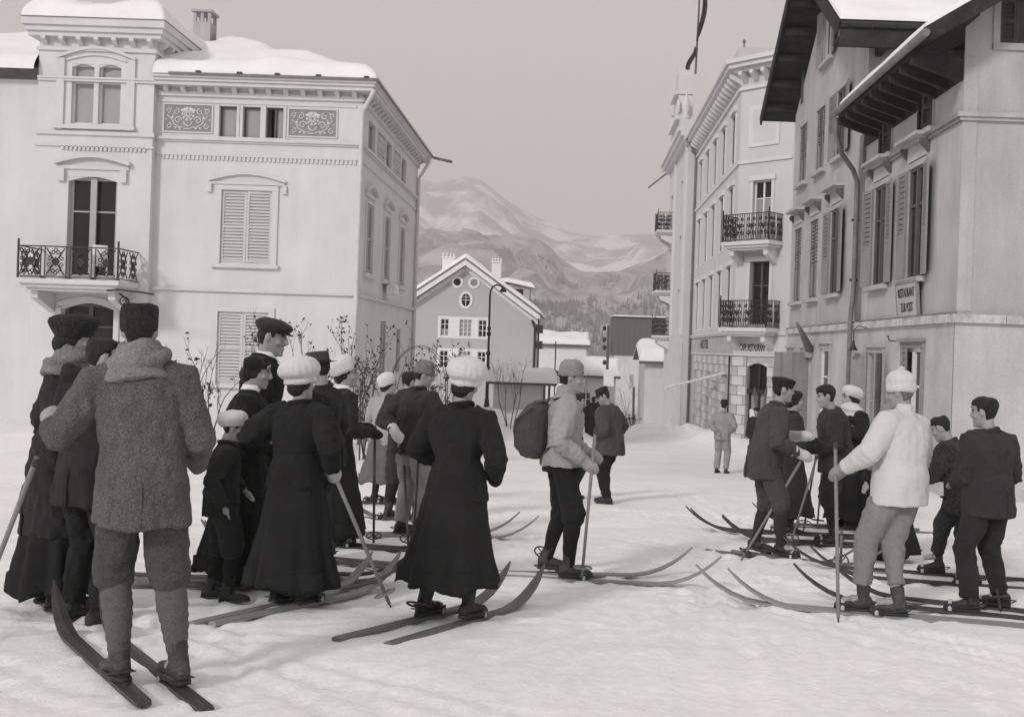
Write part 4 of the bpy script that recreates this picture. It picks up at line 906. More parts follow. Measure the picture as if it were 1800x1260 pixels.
# small fittings
sp_ = empty('wall_spout', (6.68, 30.1, 1.5), 'tapered pale metal chute jutting from the inn above a ground floor door', 'spout')
MB().tube([(6.66, 30.1, 1.5), (6.3, 29.4, 1.9), (5.95, 28.7, 2.25)], [.13, .09, .035], 10).build('chute', m_zinc, sp_, smooth=True); MB().box(6.5, 6.66, 29.9, 30.3, 1.35, 1.7).build('wall_box', m_sash, sp_)
bl = empty('wall_lamp', (6.62, 24.2, 1.5), 'small bell shaped lamp hung from the ledge beside the inn downpipe', 'lamp')
b = MB(); b.tube([(6.6, 24.2, 2.05), (6.4, 24.2, 2.1), (6.3, 24.2, 2.0), (6.3, 24.2, 1.75)], .012, 6); b.build('bracket', m_iron, bl); MB().lathe([(.02, .22), (.03, .14), (.07, .05), (.11, 0), (.1, 0), (.02, .08)], (6.3, 24.2, 1.55), 12).build('lamp_shade', m_iron, bl, smooth=True)
hk = MB().tube([(6.68, 22.0, 1.75), (6.45, 22.0, 1.75), (6.42, 22.0, 1.85)], .014, 6).build('wall_hook', m_iron); tag(hk, 'thin iron hook in the inn wall left of the lit ground floor window', 'hook')
# hanging sign, tilted out at its foot
sg = empty('restaurant_sign', (6.6, 21.35, 2.2), 'hanging board lettered RESTAURANT ZUR POST below the shuttered inn window', 'sign')
S = I @ T(-21.35, -.10, 2.55) @ Matrix.Rotation(R(5), 4, 'X')
MB().box(-.62, .62, -.025, .025, -.34, .34).build('board', m_sign, sg, S)
b = MB(); b.box(-.66, .66, -.05, .03, .341, .40); b.box(-.65, -.621, -.04, .03, -.36, .34); b.box(.621, .65, -.04, .03, -.36, .34); b.box(-.65, .65, -.04, .03, -.40, -.361); b.build('board_frame', m_shut_r, sg, S)
inst(text_mesh('RESTAURANT', .25, m_letter, .68), 'lettering', sg, S @ T(0, -.028, .14)); inst(text_mesh('ZUR POST', .25, m_letter, .66), 'lettering', sg, S @ T(0, -.028, -.15))

# ------------------------------------------------------------------ hotel further down
hotel = empty('hotel', (12, 60, -3.6), 'tall pale hotel with cut corner, two iron balconies and rusticated cafe ground floor', 'hotel')
HY = 44.9; A = 1.85
HS = frame((FX, 0, 0), -90); HC = frame((FX, HY, 0), -45); HB = frame((0, HY - A, 0), 0)
zt = 13.0
sw = [46.6, 49.6, 52.5, 55.4, 58.3]; fl = [(2.65, 2.5), (6.1, 2.45), (9.6, 2.1)]
holes = [(-y - .5, -y + .5, z, z + h) for y in sw for z, h in fl] + [(-y - .55, -y + .55, -2.6, .4) for y in sw]
b = MB(); wall(b, -61, -HY, 1.9, zt, [h for h in holes if h[2] > 1]); b.build('wall', m_plaster_h, hotel, HS)
cl = A * math.sqrt(2)
dC = 1.22
ch_ = [(dC - .5, dC + .5, -2.6, 1.05), (dC - .48, dC + .48, 2.62, 5.2), (dC - .45, dC + .45, 6.1, 8.5), (dC - .42, dC + .42, 9.9, 11.6)]
b = MB(); wall(b, 0, cl, 1.9, zt, ch_[1:3]); b.build('wall', m_plaster_h, hotel, HC)
b = MB(); wall(b, FX + A, 16, -6, zt, []); b.build('wall', m_plaster_h, hotel, HB)
# projecting far bay
PB = FX - .45
b = MB(); wall(b, -73, -61, 1.9, 14.0, [(-71.5, -70.2, 2.6, 5.1), (-71.5, -70.2, 5.6, 8.1), (-71.5, -70.2, 9.4, 11.6), (-65, -64, 2.6, 5.1), (-65, -64, 6, 8.3), (-65, -64, 9.6, 11.6)]); b.box(-61.002, -60.9, .001, .46, -6, 14.0); b.build('bay_wall', m_plaster_h, hotel, frame((PB, 0, 0), -90))
b = MB(); wall(b, -73, -61, -6, 1.899, []); b.build('ground_floor_wall', m_block_a, hotel, frame((PB - .02, 0, 0), -90))
MB().box(PB + .01, 18, 72.8, 73, -6, 13.9).build('wall', m_plaster_h, hotel)
# rustication: single blocks, proud of a plain backing
b = MB(); wall(b, -61, -HY, -6, 1.9, [h for h in holes if h[2] < 1], y=.04); b.build('ground_floor_wall', m_block_b, hotel, HS)
b = MB(); wall(b, 0, cl, -6, 1.9, [ch_[0]], y=.04); b.build('ground_floor_wall', m_block_b, hotel, HC)
def blocks(F, x0, x1, z0, z1, hgt, ln, hol, first=0, fade=None):
    cache = {}; k = 0; z = z0
    while z + hgt <= z1 + .01:
        x = x0 - (ln * .5 if k % 2 else 0); j = 0
        while x < x1 - .02:
            a, e = max(x, x0), min(x + ln, x1)
            ok = e - a > .1
            for h in hol:
                if h[2] < z + hgt - .02 and h[3] > z + .02 and a < h[1] and e > h[0]:
                    if a < h[0] - .12: e = h[0]
                    elif e > h[1] + .12: a = h[1]
                    else: ok = False
            if ok:
                dark = (j + k) % 2; kk = (round(e - a, 2), dark)
                if kk not in cache: cache[kk] = MB().box(-(e - a) / 2 + .012, (e - a) / 2 - .012, -.03, .04, -hgt / 2 + .012, hgt / 2 - .012).mesh('stone_block', m_block_b if dark else m_block_a)
                inst(cache[kk], 'stone_block', hotel, F @ T((a + e) / 2, 0, z + hgt / 2))
            x += ln; j += 1
        z += hgt; k += 1
blocks(HC, 0, cl, -3.1, 1.32, .40, .58, [ch_[0]])
blocks(HS, -58.9, -HY, -3.1, 1.32, .40, 1.02, [h for h in holes if h[2] < 1])
b = MB(); b.box(-61, -HY + .02, -.04, .03, 1.33, 1.42); b.box(-61, -HY + .04, -.10, .03, 2.2, 2.28); b.box(-61, -HY + .05, -.14, .03, 2.281, 2.34); b.build('string_course', m_trim_h, hotel, HS)
b = MB(); b.box(0.0, cl, -.04, .03, 1.33, 1.42); b.box(0.0, cl, -.10, .03, 2.2, 2.28); b.box(.0, cl, -.14, .03, 2.281, 2.34); b.build('string_course', m_trim_h, hotel, HC)
b = MB(); b.box(-61, -HY - .001, -.02, .03, 1.43, 2.19); b.build('sign_frieze', m_block_b, hotel, HS); b = MB(); b.box(.001, cl, -.02, .03, 1.43, 2.19); b.build('sign_frieze', m_plaster_h, hotel, HC)
inst(text_mesh('CAFE RESTAURANT', .40, m_letter, .36, .008), 'lettering', hotel, HC @ T(1.0, -.03, 1.66)); inst(text_mesh('HOTEL', .62, m_letter, 1.7, .008), 'lettering', hotel, HS @ T(-54.5, -.03, 1.82))
for z in (9.25,):
    b = MB(); b.box(-61, -HY + .03, -.07, .01, z, z + .14); b.build('string_course', m_trim_h, hotel, HS); b = MB(); b.box(.0, cl, -.07, .01, z, z + .14); b.build('string_course', m_trim_h, hotel, HC)
# windows
for y in sw:
    for z, h in fl:
        window(hotel, HS, -y, z, 1.0, h, sash=m_dsash, mull=1, bars=(.7,), d=.12); b = MB(); b.box(-y - .66, -y - .501, -.06, .004, z - .1, z + h); b.box(-y + .501, -y + .66, -.06, .004, z - .1, z + h); b.box(-y - .74, -y + .74, -.14, .004, z + h + .001, z + h + .22); b.build('window_surround', m_trim_h, hotel, HS)
    window(hotel, HS, -y, -2.6, 1.1, 3.0, sash=m_dsash, mull=1, d=.3)
for z, h in ((2.6, 2.5), (5.6, 2.5), (9.4, 2.2)): window(hotel, frame((PB, 0, 0), -90), -70.85, z, 1.3, h, sash=m_white, mull=1, bars=(.7,), d=.2); 
for z, h in ((2.6, 2.5), (6.0, 2.3), (9.6, 2.0)): window(hotel, frame((PB, 0, 0), -90), -64.5, z, 1.0, h, sash=m_white, mull=1, bars=(.7,), d=.2)
window(hotel, HC, dC, 2.62, .96, 2.58, pane=['glass', 'glass'], sash=m_dsash, mull=1, bars=(.62,), fw=.07, d=.25, name='balcony_door')
window(hotel, HC, dC, 6.1, .9, 2.4, pane=['curtain', 'glass', 'curtain', 'glass'], sash=m_white, mull=1, bars=(.7,), fw=.06, d=.22, name='balcony_door')
for (z, h, w) in ((2.62, 2.58, .96), (6.1, 2.4, .9)):
    b = MB(); b.box(dC - w / 2 - .14, dC - w / 2 - .001, -.05, .004, z, z + h); b.box(dC + w / 2 + .001, dC + w / 2 + .14, -.05, .004, z, z + h); b.box(dC - w / 2 - .2, dC + w / 2 + .2, -.1, .004, z + h + .001, z + h + .2); b.build('window_surround', m_trim_h, hotel, HC)
MB().box(dC - .75, dC + .75, -.05, .004, 9.9, 11.6).build('blind_panel', m_trim_h, hotel, HC)
MB().box(dC - .55, dC + .55, -.062, -.051, 10.1, 11.4).build('blind_panel', m_plaster_h, hotel, HC)
dr = window(hotel, HC, dC, -2.6, 1.0, 3.65, pane=['curtain', 'glass', 'curtain', 'glass'], sash=m_iron, mull=1, bars=(.69,), fw=.09, d=.3, arch=.16, wallm=m_block_a, name='entrance_door')
MB().box(dC - .36, dC - .08, .10, .12, -1.6, -.85).build('notice', m_white, dr, HC)
MB().box(dC - .49, dC + .49, .04, .18, -.18, -.02).build('transom', m_iron, dr, HC)
balcony(hotel, HC, dC - .1, 2.45, 2.35, 1.0, 1.12, m_trim_h, 1, 4, 2, False, 2, .14)
balcony(hotel, HC, dC - .1, 5.93, 2.35, 1.0, 1.12, m_trim_h, 1, 4, 2, False, 2, .14)
HP = frame((PB, 0, 0), -90)
for z in (2.45, 5.35, 9.25): balcony(hotel, HP, -70.85, z, 2.4, 1.0, 1.15, m_trim_h, 1, 3, 2, False, 2, .14)
# cornices
b = MB()
for (za, zb, o_) in ((12.3, 12.42, .1), (13.0, 13.14, .35), (13.142, 13.32, .6), (13.322, 13.5, .72)): b.box(-61.5, -HY + o_ * .42, -o_, .05, za, zb)
b.build('cornice', m_trim_h, hotel, HS)
b = MB()
for (za, zb, o_) in ((12.3, 12.42, .1), (13.0, 13.14, .35), (13.142, 13.32, .6), (13.322, 13.5, .72)): b.box(-o_ * .40, cl + o_ * .4, -o_ - .001, .05, za + .001, zb + .001)
b.build('cornice', m_trim_h, hotel, HC)
cm = console_mesh('cornice_bracket', m_trim_h, .16, .5, .42)
repeat(hotel, HS, 'cornice_bracket', cm, [-60.6 + k * .78 for k in range(21)], 12.99); repeat(hotel, HC, 'cornice_bracket', cm, [.25 + k * .55 for k in range(5)], 12.99)
b = MB()
for (za, zb, o_) in ((13.4, 13.6, .3), (13.602, 13.85, .5), (13.852, 14.05, .65)): b.box(-73.4, -60.8, -o_, .05, za, zb)
b.build('cornice', m_trim_h, hotel, HP)
bb = MB().add([(FX - .4, HY, 13.5), (FX - .4, 74, 13.5), (18, 74, 13.5), (18, HY - A, 13.5), (FX + A, HY - A - .3, 13.5), (10.5, 50, 15.2), (10.5, 70, 15.2), (18, 50, 15.2), (18, 70, 15.2)], [(0, 5, 6, 1), (0, 4, 5), (4, 3, 7, 5), (5, 7, 8, 6), (1, 6, 8, 2), (0, 1, 2, 3, 4)]); bb.build('roof', m_zinc, hotel)
# ornamental gable, finials and flagpole on the bay
g = MB(); yy = -66.0; oz = 14.05
g.prism([(yy - 3.2, oz), (yy + 3.2, oz), (yy + 3.0, oz + .9), (yy + 2.1, oz + 1.2), (yy + 1.7, oz + 2.4), (yy + 1.2, oz + 2.9), (yy + 1.0, oz + 4.0), (yy, oz + 4.6), (yy - 1.0, oz + 4.0), (yy - 1.2, oz + 2.9), (yy - 1.7, oz + 2.4), (yy - 2.1, oz + 1.2), (yy - 3.0, oz + .9)], -.35, .45)
gb = g.build('ornamental_gable', m_plaster_h, hotel, HP)
b = MB(); b.box(yy - 1.45, yy + 1.45, -.6, .5, oz + 2.75, oz + 2.98); b.box(yy - 2.4, yy + 2.4, -.6, .5, oz + 1.05, oz + 1.25); b.build('gable_moulding', m_trim_h, gb, HP)
for s in (-1, 1): MB().lathe([(.18, 0), (.3, .2), (.12, .45), (.28, .8), (.2, 1.15), (.05, 1.5), (.02, 1.9)], (yy + s * 2.6, 0, oz + .9), 10).build('finial', m_trim_h, gb, HP, smooth=True)
for s in (-1, 1): b = MB(); b.tube([(p[0] + yy + s * 1.75, -.40, p[2] + oz + 1.75) for p in spiral(0, 0, .5, .1, 1.3, math.pi / 2, 20, -s)], .09, 6); b.build('scroll', m_trim_h, gb, HP)
for (ya, yb) in ((-62.0, -61.5), (-68.6, -68.1)): MB().box(ya, yb, -.12, -.001, 2.4, 13.4).build('pilaster', m_trim_h, hotel, HP)
MB().add([(FX + 1.3, 55, 14.0), (FX + 3.4, 55, 14.0), (FX + 3.4, 57.2, 14.0), (FX + 1.3, 57.2, 14.0), (FX + 1.3, 55, 17.0), (FX + 3.4, 55, 17.0), (FX + 3.4, 57.2, 17.0), (FX + 1.3, 57.2, 17.0)], [(0, 1, 5, 4), (1, 2, 6, 5), (2, 3, 7, 6), (3, 0, 4, 7), (4, 5, 6, 7)]).build('roof_turret', m_plaster_h, hotel)
MB().lathe([(.12, 0), (.05, .15), (.04, .25), (.1, .38), (.02, .5)], (FX + 1.6, 55.3, 17), 8).build('finial', m_zinc, hotel)
downpipe('downpipe', hotel, [(FX - .7, 60.4, 13.3), (FX - .3, 60.5, 12.8), (FX - .1, 60.5, 12.4), (FX - .1, 60.5, -3)], .07, m_zinc)
MB().tube([(FX - .5, 73, 13.6), (FX - 1.9, 72.8, 12.4)], .07, 6).build('gutter_spout', m_zinc, hotel)
fp = empty('flag', (FX + .4, 66, 18.6), 'long dark flag hanging limp from a pole above the hotel gable', 'flag')
MB().tube([(FX + .3, 66, 18.4), (FX + .42, 66, 24.5)], .06, 8).build('flagpole', m_dsash, fp)
def drape(z0, z1, x0, w, ph):
    b = MB(); rows = []
    for k in range(15):
        t = k / 14; z = z0 + (z1 - z0) * t; wd = w * (.55 + .45 * math.sin(math.pi * (t * .8 + .1))) * (1 if t < .92 else .5)
        rows.append([(x0 + .25 * math.sin(t * 4 + ph) + wd * (j / 6 - .5), 66 + .12 * math.sin(j * 2.2 + t * 5 + ph), z + .12 * math.sin(j + ph)) for j in range(7)] + [(x0 + .25 * math.sin(t * 4 + ph) + wd * (j / 6 - .5), 66.02 + .12 * math.sin(j * 2.2 + t * 5 + ph), z + .12 * math.sin(j + ph)) for j in range(6, -1, -1)])
    b.loft(rows); return b.build('flag_cloth', c_grey, fp, smooth=True)
drape(24.3, 20.4, FX + .5, .3, 0); drape(20.0, 18.3, FX + .05, .3, 1.4)
# shop boom and little things by the hotel
bo = MB().tube([(5.0, 57, 1.5 - 2.0 - .0), (6.65, 46.9, .55)], .06, 8); o = bo.build('awning_pole', m_white); tag(o, 'slanting pale pole leaning out from the hotel wall over the snow heap', 'pole')
pl = downpipe('thin_pipe', hotel, [(FX - .08, 46.0 - 1.0 + .35, 1.3), (FX - .08, 45.35, -2.6)], .035, m_iron)
o = MB().box(6.0, 6.5, 45.6, 46.6, -2.9, -1.95); o = o.build('coal_box', m_plaster_g); tag(o, 'low grey box standing against the hotel wall near the corner', 'box')
# ------------------------------------------------------------------ street furniture and planting
lp = empty('street_lamp', (-3.85, 50, gz(-3.85, 50)), 'tall dark street lamp with crooked top in front of the gabled house', 'street lamp')
z0 = gz(-3.85, 50)
MB().tube([(-3.85, 50, z0 - .1), (-3.85, 50, 1.0)], [.085, .07], 10).build('lower_post', m_iron, lp, smooth=True)
MB().tube([(-3.85, 50, 1.0), (-3.86, 50, 3.75)], [.055, .045], 10).build('upper_post', m_iron, lp, smooth=True)
b = MB()
for z, r in ((.25, .12), (.95, .1), (1.85, .1), (2.1, .085)): b.lathe([(r * .7, 0), (r, .04), (r, .16), (r * .7, .2)], (-3.855, 50, z), 10)
b.lathe([(.16, 0), (.13, .3), (.09, .6)], (-3.85, 50, z0), 10); b.build('collar', m_iron, lp, smooth=True)
MB().tube([(-3.86, 50, 3.7), (-3.84, 50, 3.95), (-3.74, 50, 4.13), (-3.58, 50, 4.22), (-3.4, 50, 4.2), (-3.28, 50, 4.1)], .04, 8).build('crook', m_iron, lp, smooth=True)
MB().lathe([(.03, .22), (.1, .16), (.16, .05), (.15, 0), (.04, .02)], (-3.26, 50, 3.9), 12).build('lamp_shade', m_iron, lp, smooth=True)
def pole(name, px_, y1, y2, Y, r, m, lab, cat, extra=None):
    a, c = at(px_, y1, Y), at(px_ - 4, y2, Y); o = MB().tube([tuple(c), tuple(a)], r, 8).build(name, m); tag(o, lab, cat); return o, a
pole('telegraph_pole', 947, 560, 745, 70, .06, m_iron, 'thin dark pole at the right corner of the gabled house', 'pole')
pole('telegraph_pole', 977, 600, 745, 75, .045, m_iron, 'thin dark pole standing in front of the low pale house', 'pole')
tp = empty('sign_post', tuple(at(1066, 745, 85)), 'dark post with a small pale box sign and insulators left of the barn', 'post')
a, c = at(1070, 572, 85), at(1064, 750, 85); MB().tube([tuple(c), tuple(a)], .11, 8).build('post', m_dsash, tp)
for py_ in (577, 597, 611, 637): q = at(1067, py_, 85); MB().ball((q.x - .2, 85, q.z), (.16, .12, .2), seg=8, rings=6).build('insulator', m_iron, tp)
q = at(1070, 664, 84.6); MB().box(q.x - .4, q.x + .4, 84.5, 84.8, q.z - .65, q.z + .65).build('box_sign', m_white, tp)
q = at(1073, 676, 84.6)
tb = empty('advertising_column', tuple(at(1108, 745, 90)), 'narrow post with a grey notice board in front of the barn wall', 'notice board')
a, c = at(1107, 658, 90), at(1113, 683, 90); MB().box(a.x, c.x, 89.9, 90, c.z, a.z).build('board', m_plaster_g, tb); MB().tube([tuple(at(1114, 680, 90)), tuple(at(1113, 748, 90))], .1, 8).build('post', m_dsash, tb)

def twigs(name, x, y, h, lab, seed, nst=5, spread=.35, leaves=40, lsz=.05, lean=0.0, group=None):
    rd = random.Random(seed); z0 = gz(x, y); root = empty(name, (x, y, z0), lab, 'shrub', group); b = MB(); tips = []
    def branch(p, d, L, r, dep):
        n = 5; pts = [p]
        for k in range(n):
            d = (d + Vector((rd.uniform(-.22, .22), rd.uniform(-.22, .22), rd.uniform(-.02, .16)))).normalized(); p = p + d * L / n; pts.append(p)
        b.tube([tuple(q) for q in pts], [r * (1 - .6 * k / n) for k in range(n + 1)], 5 if dep else 6)
        tips.extend(pts[2:] if dep else pts[4:])
        if dep < 3:
            for k in range(rd.choice((2, 3, 3)) if dep < 2 else 2):
                q = pts[rd.randrange(2, n + 1)]; dd = (d + Vector((rd.uniform(-1, 1), rd.uniform(-1, 1), rd.uniform(-.1, .7))) * .75).normalized(); branch(q, dd, L * rd.uniform(.38, .62), r * .5, dep + 1)
    for k in range(nst):
        a = rd.uniform(0, 6.28); d = Vector((math.cos(a) * spread + lean, math.sin(a) * spread, 1)).normalized(); branch(Vector((x + .12 * math.cos(a), y + .12 * math.sin(a), z0 - .1)), d, h * rd.uniform(.55, .8), .02, 0)
    b.build('stems', m_twig, root)
    lb = MB()
    top = [t for t in tips if t.z > z0 + h * .38]
    for k in range(leaves):
        c = rd.choice(top) + Vector((rd.uniform(-.06, .06), rd.uniform(-.06, .06), rd.uniform(-.05, .06)))
        for q in range(rd.choice((1, 2, 3))):
            u = Vector((rd.uniform(-1, 1), rd.uniform(-1, 1), rd.uniform(-1, 1))).normalized(); w = u.orthogonal().normalized(); s = lsz * rd.uniform(.6, 1.4); c2 = c + Vector((rd.uniform(-s, s), rd.uniform(-s, s), rd.uniform(-s, s)))
            lb.add([tuple(c2 - u * s), tuple(c2 + w * s * .5 + u.cross(w) * s * .2), tuple(c2 + u * s), tuple(c2 - w * s * .5)], [(0, 1, 2, 3)])
    if leaves: tag(lb.build('leaves', m_leaf, root), kind='stuff')
    return root
def shrub_at(px_, ytop, Y, lab, seed, **k):
    q = at(px_, ytop, Y); h = q.z - gz(q.x, Y); return twigs('bare_shrub', q.x, Y, h, lab, seed, group='shrubs in the villa front garden', **k)
shrub_at(368, 622, 22, 'bare shrub with thin upright stems behind the boy in the white cap', 3, nst=6, spread=.16, leaves=36, lsz=.045)
shrub_at(432, 590, 27, 'few bare twigs with dead leaves left of the tall flat capped head', 5, nst=2, spread=.1, leaves=18, lsz=.034)
shrub_at(530, 580, 25, 'bare leafy shrub between the flat cap and the brimmed hat', 8, nst=5, spread=.32, leaves=80, lsz=.038)
shrub_at(636, 562, 26, 'tall straggly shrub at the shaded corner of the villa', 12, nst=4, spread=.16, leaves=130, lsz=.0385)
shrub_at(660, 640, 25, 'lower tangled shrub leaning right in front of the shaded villa wall', 19, nst=6, spread=.42, leaves=90, lsz=.038, lean=.12)
shrub_at(748, 622, 27, 'thick leafy bush behind the grey knitted cap, under the garden hoops', 21, nst=9, spread=.3, leaves=260, lsz=.038)
shrub_at(600, 610, 28, 'small shrub with clustered leaves behind the tilted white hat', 29, nst=3, spread=.3, leaves=70, lsz=.038)
shrub_at(305, 628, 24, 'low twigs peeping over the tweed shoulder by the villa corner', 33, nst=5, spread=.3, leaves=10, lsz=.04)
q = at(900, 665, 40); twigs('bare_tree', q.x, 40, 2.7, 'slender bare sapling in front of the snow covered shed', 41, nst=4, spread=.2, leaves=0)
q = at(1108, 640, 75); twigs('bare_tree', q.x, 75, 4.2, 'slim bare tree by the pale wall under the barn', 43, nst=3, spread=.25, leaves=0)
q = at(1042, 665, 72); twigs('bare_tree', q.x, 72, 4.0, 'small bare tree in front of the far snowy cottages', 47, nst=3, spread=.3, leaves=0)
q = at(1115, 735, 60); twigs('low_bush', q.x, 60, .65, 'low dark bush on the snow bank beside the street', 51, nst=7, spread=.9, leaves=50, lsz=.05)
for k, dx in enumerate((0, .55)):
    a0 = at(680, 700, 28 + dx); z0 = gz(a0.x, 28); top = at(735, 607 + 3 * k, 28 + dx)
    xl, xr = at(688 - 5 * k, 660, 28).x, at(788 - 8 * k, 650, 28).x; hh = top.z
    pts = [(xl, 28 + dx, z0 - .1), (xl, 28 + dx, hh - 1.0)] + [((xl + xr) / 2 - (xr - xl) / 2 * math.cos(math.pi * q / 12), 28 + dx, hh - 1.0 + 1.0 * math.sin(math.pi * q / 12)) for q in range(13)] + [(xr, 28 + dx, z0 - .1)]
    if k == 0: ga = empty('garden_arch', ((xl + xr) / 2, 28, z0), 'garden arch of two thin bent rods near the villa corner', 'arch')
    MB().tube(pts, .009, 6).build('hoop', m_twig, ga, smooth=True)
fe = empty('garden_fence', (-5.6, 29.5, gz(-5.6, 29.5)), 'low dark picket fence half buried in snow before the villa', 'fence')
pm = MB().prism([(-.035, 0), (.035, 0), (.035, .82), (0, .9), (-.035, .82)], -.012, .012).mesh('picket', m_fence)
x = -6.6; 
while x < -4.6:
    inst(pm, 'picket', fe, T(x, 29.5 + .02 * math.sin(x * 3), gz(x, 29.5) + .12 + .05 * math.sin(x * 7)) @ Matrix.Rotation(.05 * math.sin(x * 5), 4, 'Y')); x += .17
for z in (.3, .72):
    MB().tube([(-6.65 + k * .5, 29.53, gz(-6.65 + k * .5, 29.5) + z) for k in range(5)], .025, 5).build('fence_rail', m_fence, fe)
# ------------------------------------------------------------------ people
JOBS = []
def npm(v): return np.array(v, float)
def rot(ax, deg):
    return np.array(Matrix.Rotation(R(deg), 3, ax))
def two_bone(a, c, l1, l2, hint):
    a, c, hint = npm(a), npm(c), npm(hint); d = c - a; L = np.linalg.norm(d); u = d / L
    if L > (l1 + l2) * .985: L = (l1 + l2) * .985; c = a + u * L
    x = (l1 * l1 - l2 * l2 + L * L) / (2 * L); h = math.sqrt(max(l1 * l1 - x * x, 1e-6)); p = hint - u * np.dot(hint, u)
    n = np.linalg.norm(p); p = p / n if n > 1e-6 else npm((0, 1, 0))
    return a + u * x + p * h, c
HEAD = [(-.122, .066, -.005, .026), (-.108, .088, .0, .043), (-.085, .094, -.028, .053), (-.06, .093, -.058, .060), (-.03, .092, -.080, .066), (0, .089, -.094, .070), (.03, .085, -.101, .0725), (.052, .092, -.103, .073), (.078, .090, -.101, .0715), (.098, .074, -.088, .062), (.112, .045, -.062, .044), (.119, .012, -.03, .018)]
def head_rings(k=1.0, zmin=-9, seg=24, grow_=0.0):
    out = []
    for z, f, bk, w in HEAD:
        if z < zmin: continue
        ring = []
        for j in range(seg):
            t = 2 * math.pi * j / seg; cx, sy = math.cos(t), math.sin(t)
            yy = (f + grow_) * sy if sy > 0 else (-bk + grow_) * sy
            ring.append(npm(((w + grow_) * cx * (1 - .12 * max(sy, 0) ** 2), yy, z)))
        out.append(ring)
    return out
class Fig:
    pass
def ell(c, a, b, X, Y, n=20):
    return [c + X * a * math.cos(2 * math.pi * k / n) + Y * b * math.sin(2 * math.pi * k / n) for k in range(n)]
def job(o, vox, fold=(0, 0), smooth=2, rem=True, cre=()):
    if rem:
        m = o.modifiers.new('remesh', 'REMESH'); m.mode = 'VOXEL'; m.voxel_size = vox; m.adaptivity = 0
        if smooth: s = o.modifiers.new('smooth', 'SMOOTH'); s.factor = .5; s.iterations = smooth
    JOBS.append((o, fold, rem, cre))
def spine(f, t):
    """points from pelvis (0) to neck base (1)"""
    return f.P + (f.N - f.P) * t
def person(key, x, y, a, h, label, top=None, bottom=None, boots=m_boot, hair=m_hair, hat=None, hatm=None, L=None, Rr=None, lean=4, tilt=0, hyaw=0, hpitch=6, hroll=0, feet=None, fyaw=(0, 0), skis=True, coat_len=.78, jm=c_dark, bm=c_dark, sock=None, mit=(None, None), collar=None, scarf=None, longhair=False, det=1.0, belt=None, bulk=1.0, hip=0.0, skirt_hem=.10, lift=None, cuff=None, shift=0.0, hatk=1.0, fold=.022, puff=1.0):
    f = Fig(); f.hatk = hatk; k = h / 1.75; z0 = gz(x, y) + (.035 if skis else 0.0)
    if lift: z0 += lift
    f.M = T(x, y, z0) @ Matrix.Rotation(R(-a), 4, 'Z') @ Matrix.Scale(k, 4); f.k = k; f.a = a
    Mi = T(x, y, z0) @ Matrix.Rotation(R(-a), 4, 'Z')
    f.Mi = Mi
    vx = max(.0095, y * .00115) * det
    # --- skeleton
    feet = feet or [(-.12, .0), (.12, .0)]
    cxf, cyf = (feet[0][0] + feet[1][0]) / 2, (feet[0][1] + feet[1][1]) / 2
    B = rot('Y', tilt) @ rot('X', -lean)
    spread = math.hypot(feet[0][0] - feet[1][0], feet[0][1] - feet[1][1])
    drop = max(0, (spread / 2 - .12)) ** 2 * .55
    f.P = npm((cxf + shift, cyf - math.sin(R(lean)) * .12 + hip, .95 - drop - abs(hip) * .06)); C = f.P + B @ npm((0, .005, .30)); f.N = C + B @ rot('X', -lean * .15) @ npm((0, -.01, .235)); up = B @ npm((0, 0, 1)); f.fw = B @ npm((0, 1, 0)); f.rt = B @ npm((1, 0, 0))
    HM = rot('Z', -hyaw) @ rot('X', -hpitch) @ rot('Y', hroll)
    f.HC = f.N + up * .05 + HM @ npm((0, .025, .105)); f.HM = HM
    sh = [f.N + f.rt * s * .19 - up * .085 for s in (-1, 1)]
    f.sh = sh
    arms = []
    for i, (s, A) in enumerate(((-1, L), (1, Rr))):
        A = A or ((s * .27, .06, .87), (s * .5, -1, 0)); el, wr = two_bone(sh[i], A[0], .30, .265, A[1]); arms.append((sh[i], el, wr))
    f.arms = arms
    legs = []
    for i, s in enumerate((-1, 1)):
        ft = npm((feet[i][0], feet[i][1], .085)); hp = f.P + npm((s * .09, 0, -.03)); yv = rot('Z', -fyaw[i]) @ npm((0, 1, 0)); kn, an = two_bone(hp, ft, .43, .42, yv + npm((s * .15, .2, 0))); legs.append((hp, kn, an, yv))
    f.legs = legs
    # --- body: one continuous figure
    b = MB(); up3, fw, rt = up, f.fw, f.rt
    tor = [(0.0, .145, .10), (.25, .135, .092), (.55, .15, .10), (.8, .155, .085), (.93, .09, .065), (1.0, .055, .06)]
    b.loft([ell(spine(f, t), wa, wb, rt, fw) for t, wa, wb in tor]); b.ball(f.P, (.14, .10, .10))
    b.tube([f.N - up * .03, f.N + up * .05, f.HC - HM @ npm((0, .02, .06))], [.058, .052, .052], 14)
    b.loft([[f.HC + HM @ p for p in r_] for r_ in head_rings()])
    hp_ = lambda p: f.HC + HM @ npm(p)
    b.tube([hp_((0, .080, .04)), hp_((0, .102, .012)), hp_((0, .116, -.018)), hp_((0, .096, -.032))], [.009, .0105, .0135, .010], 8)
    for s in (-1, 1):
        b.ball(hp_((s * .013, .098, -.026)), (.009, .010, .008), seg=8, rings=5); b.ball(hp_((s * .030, .078, .052)), (.026, .016, .011), seg=8, rings=6)
        if not longhair: b.ball(hp_((s * .075, -.012, .002)), (.010, .020, .032), HM, seg=10, rings=7)
        b.ball(hp_((s * .042, .062, -.022)), (.022, .024, .022), seg=8, rings=6)
    b.ball(hp_((0, .093, -.060)), (.024, .011, .008), HM, seg=10, rings=6); b.ball(hp_((0, .090, -.074)), (.021, .011, .008), HM, seg=10, rings=6); b.ball(hp_((0, .084, -.100)), (.024, .018, .018), HM, seg=10, rings=6)
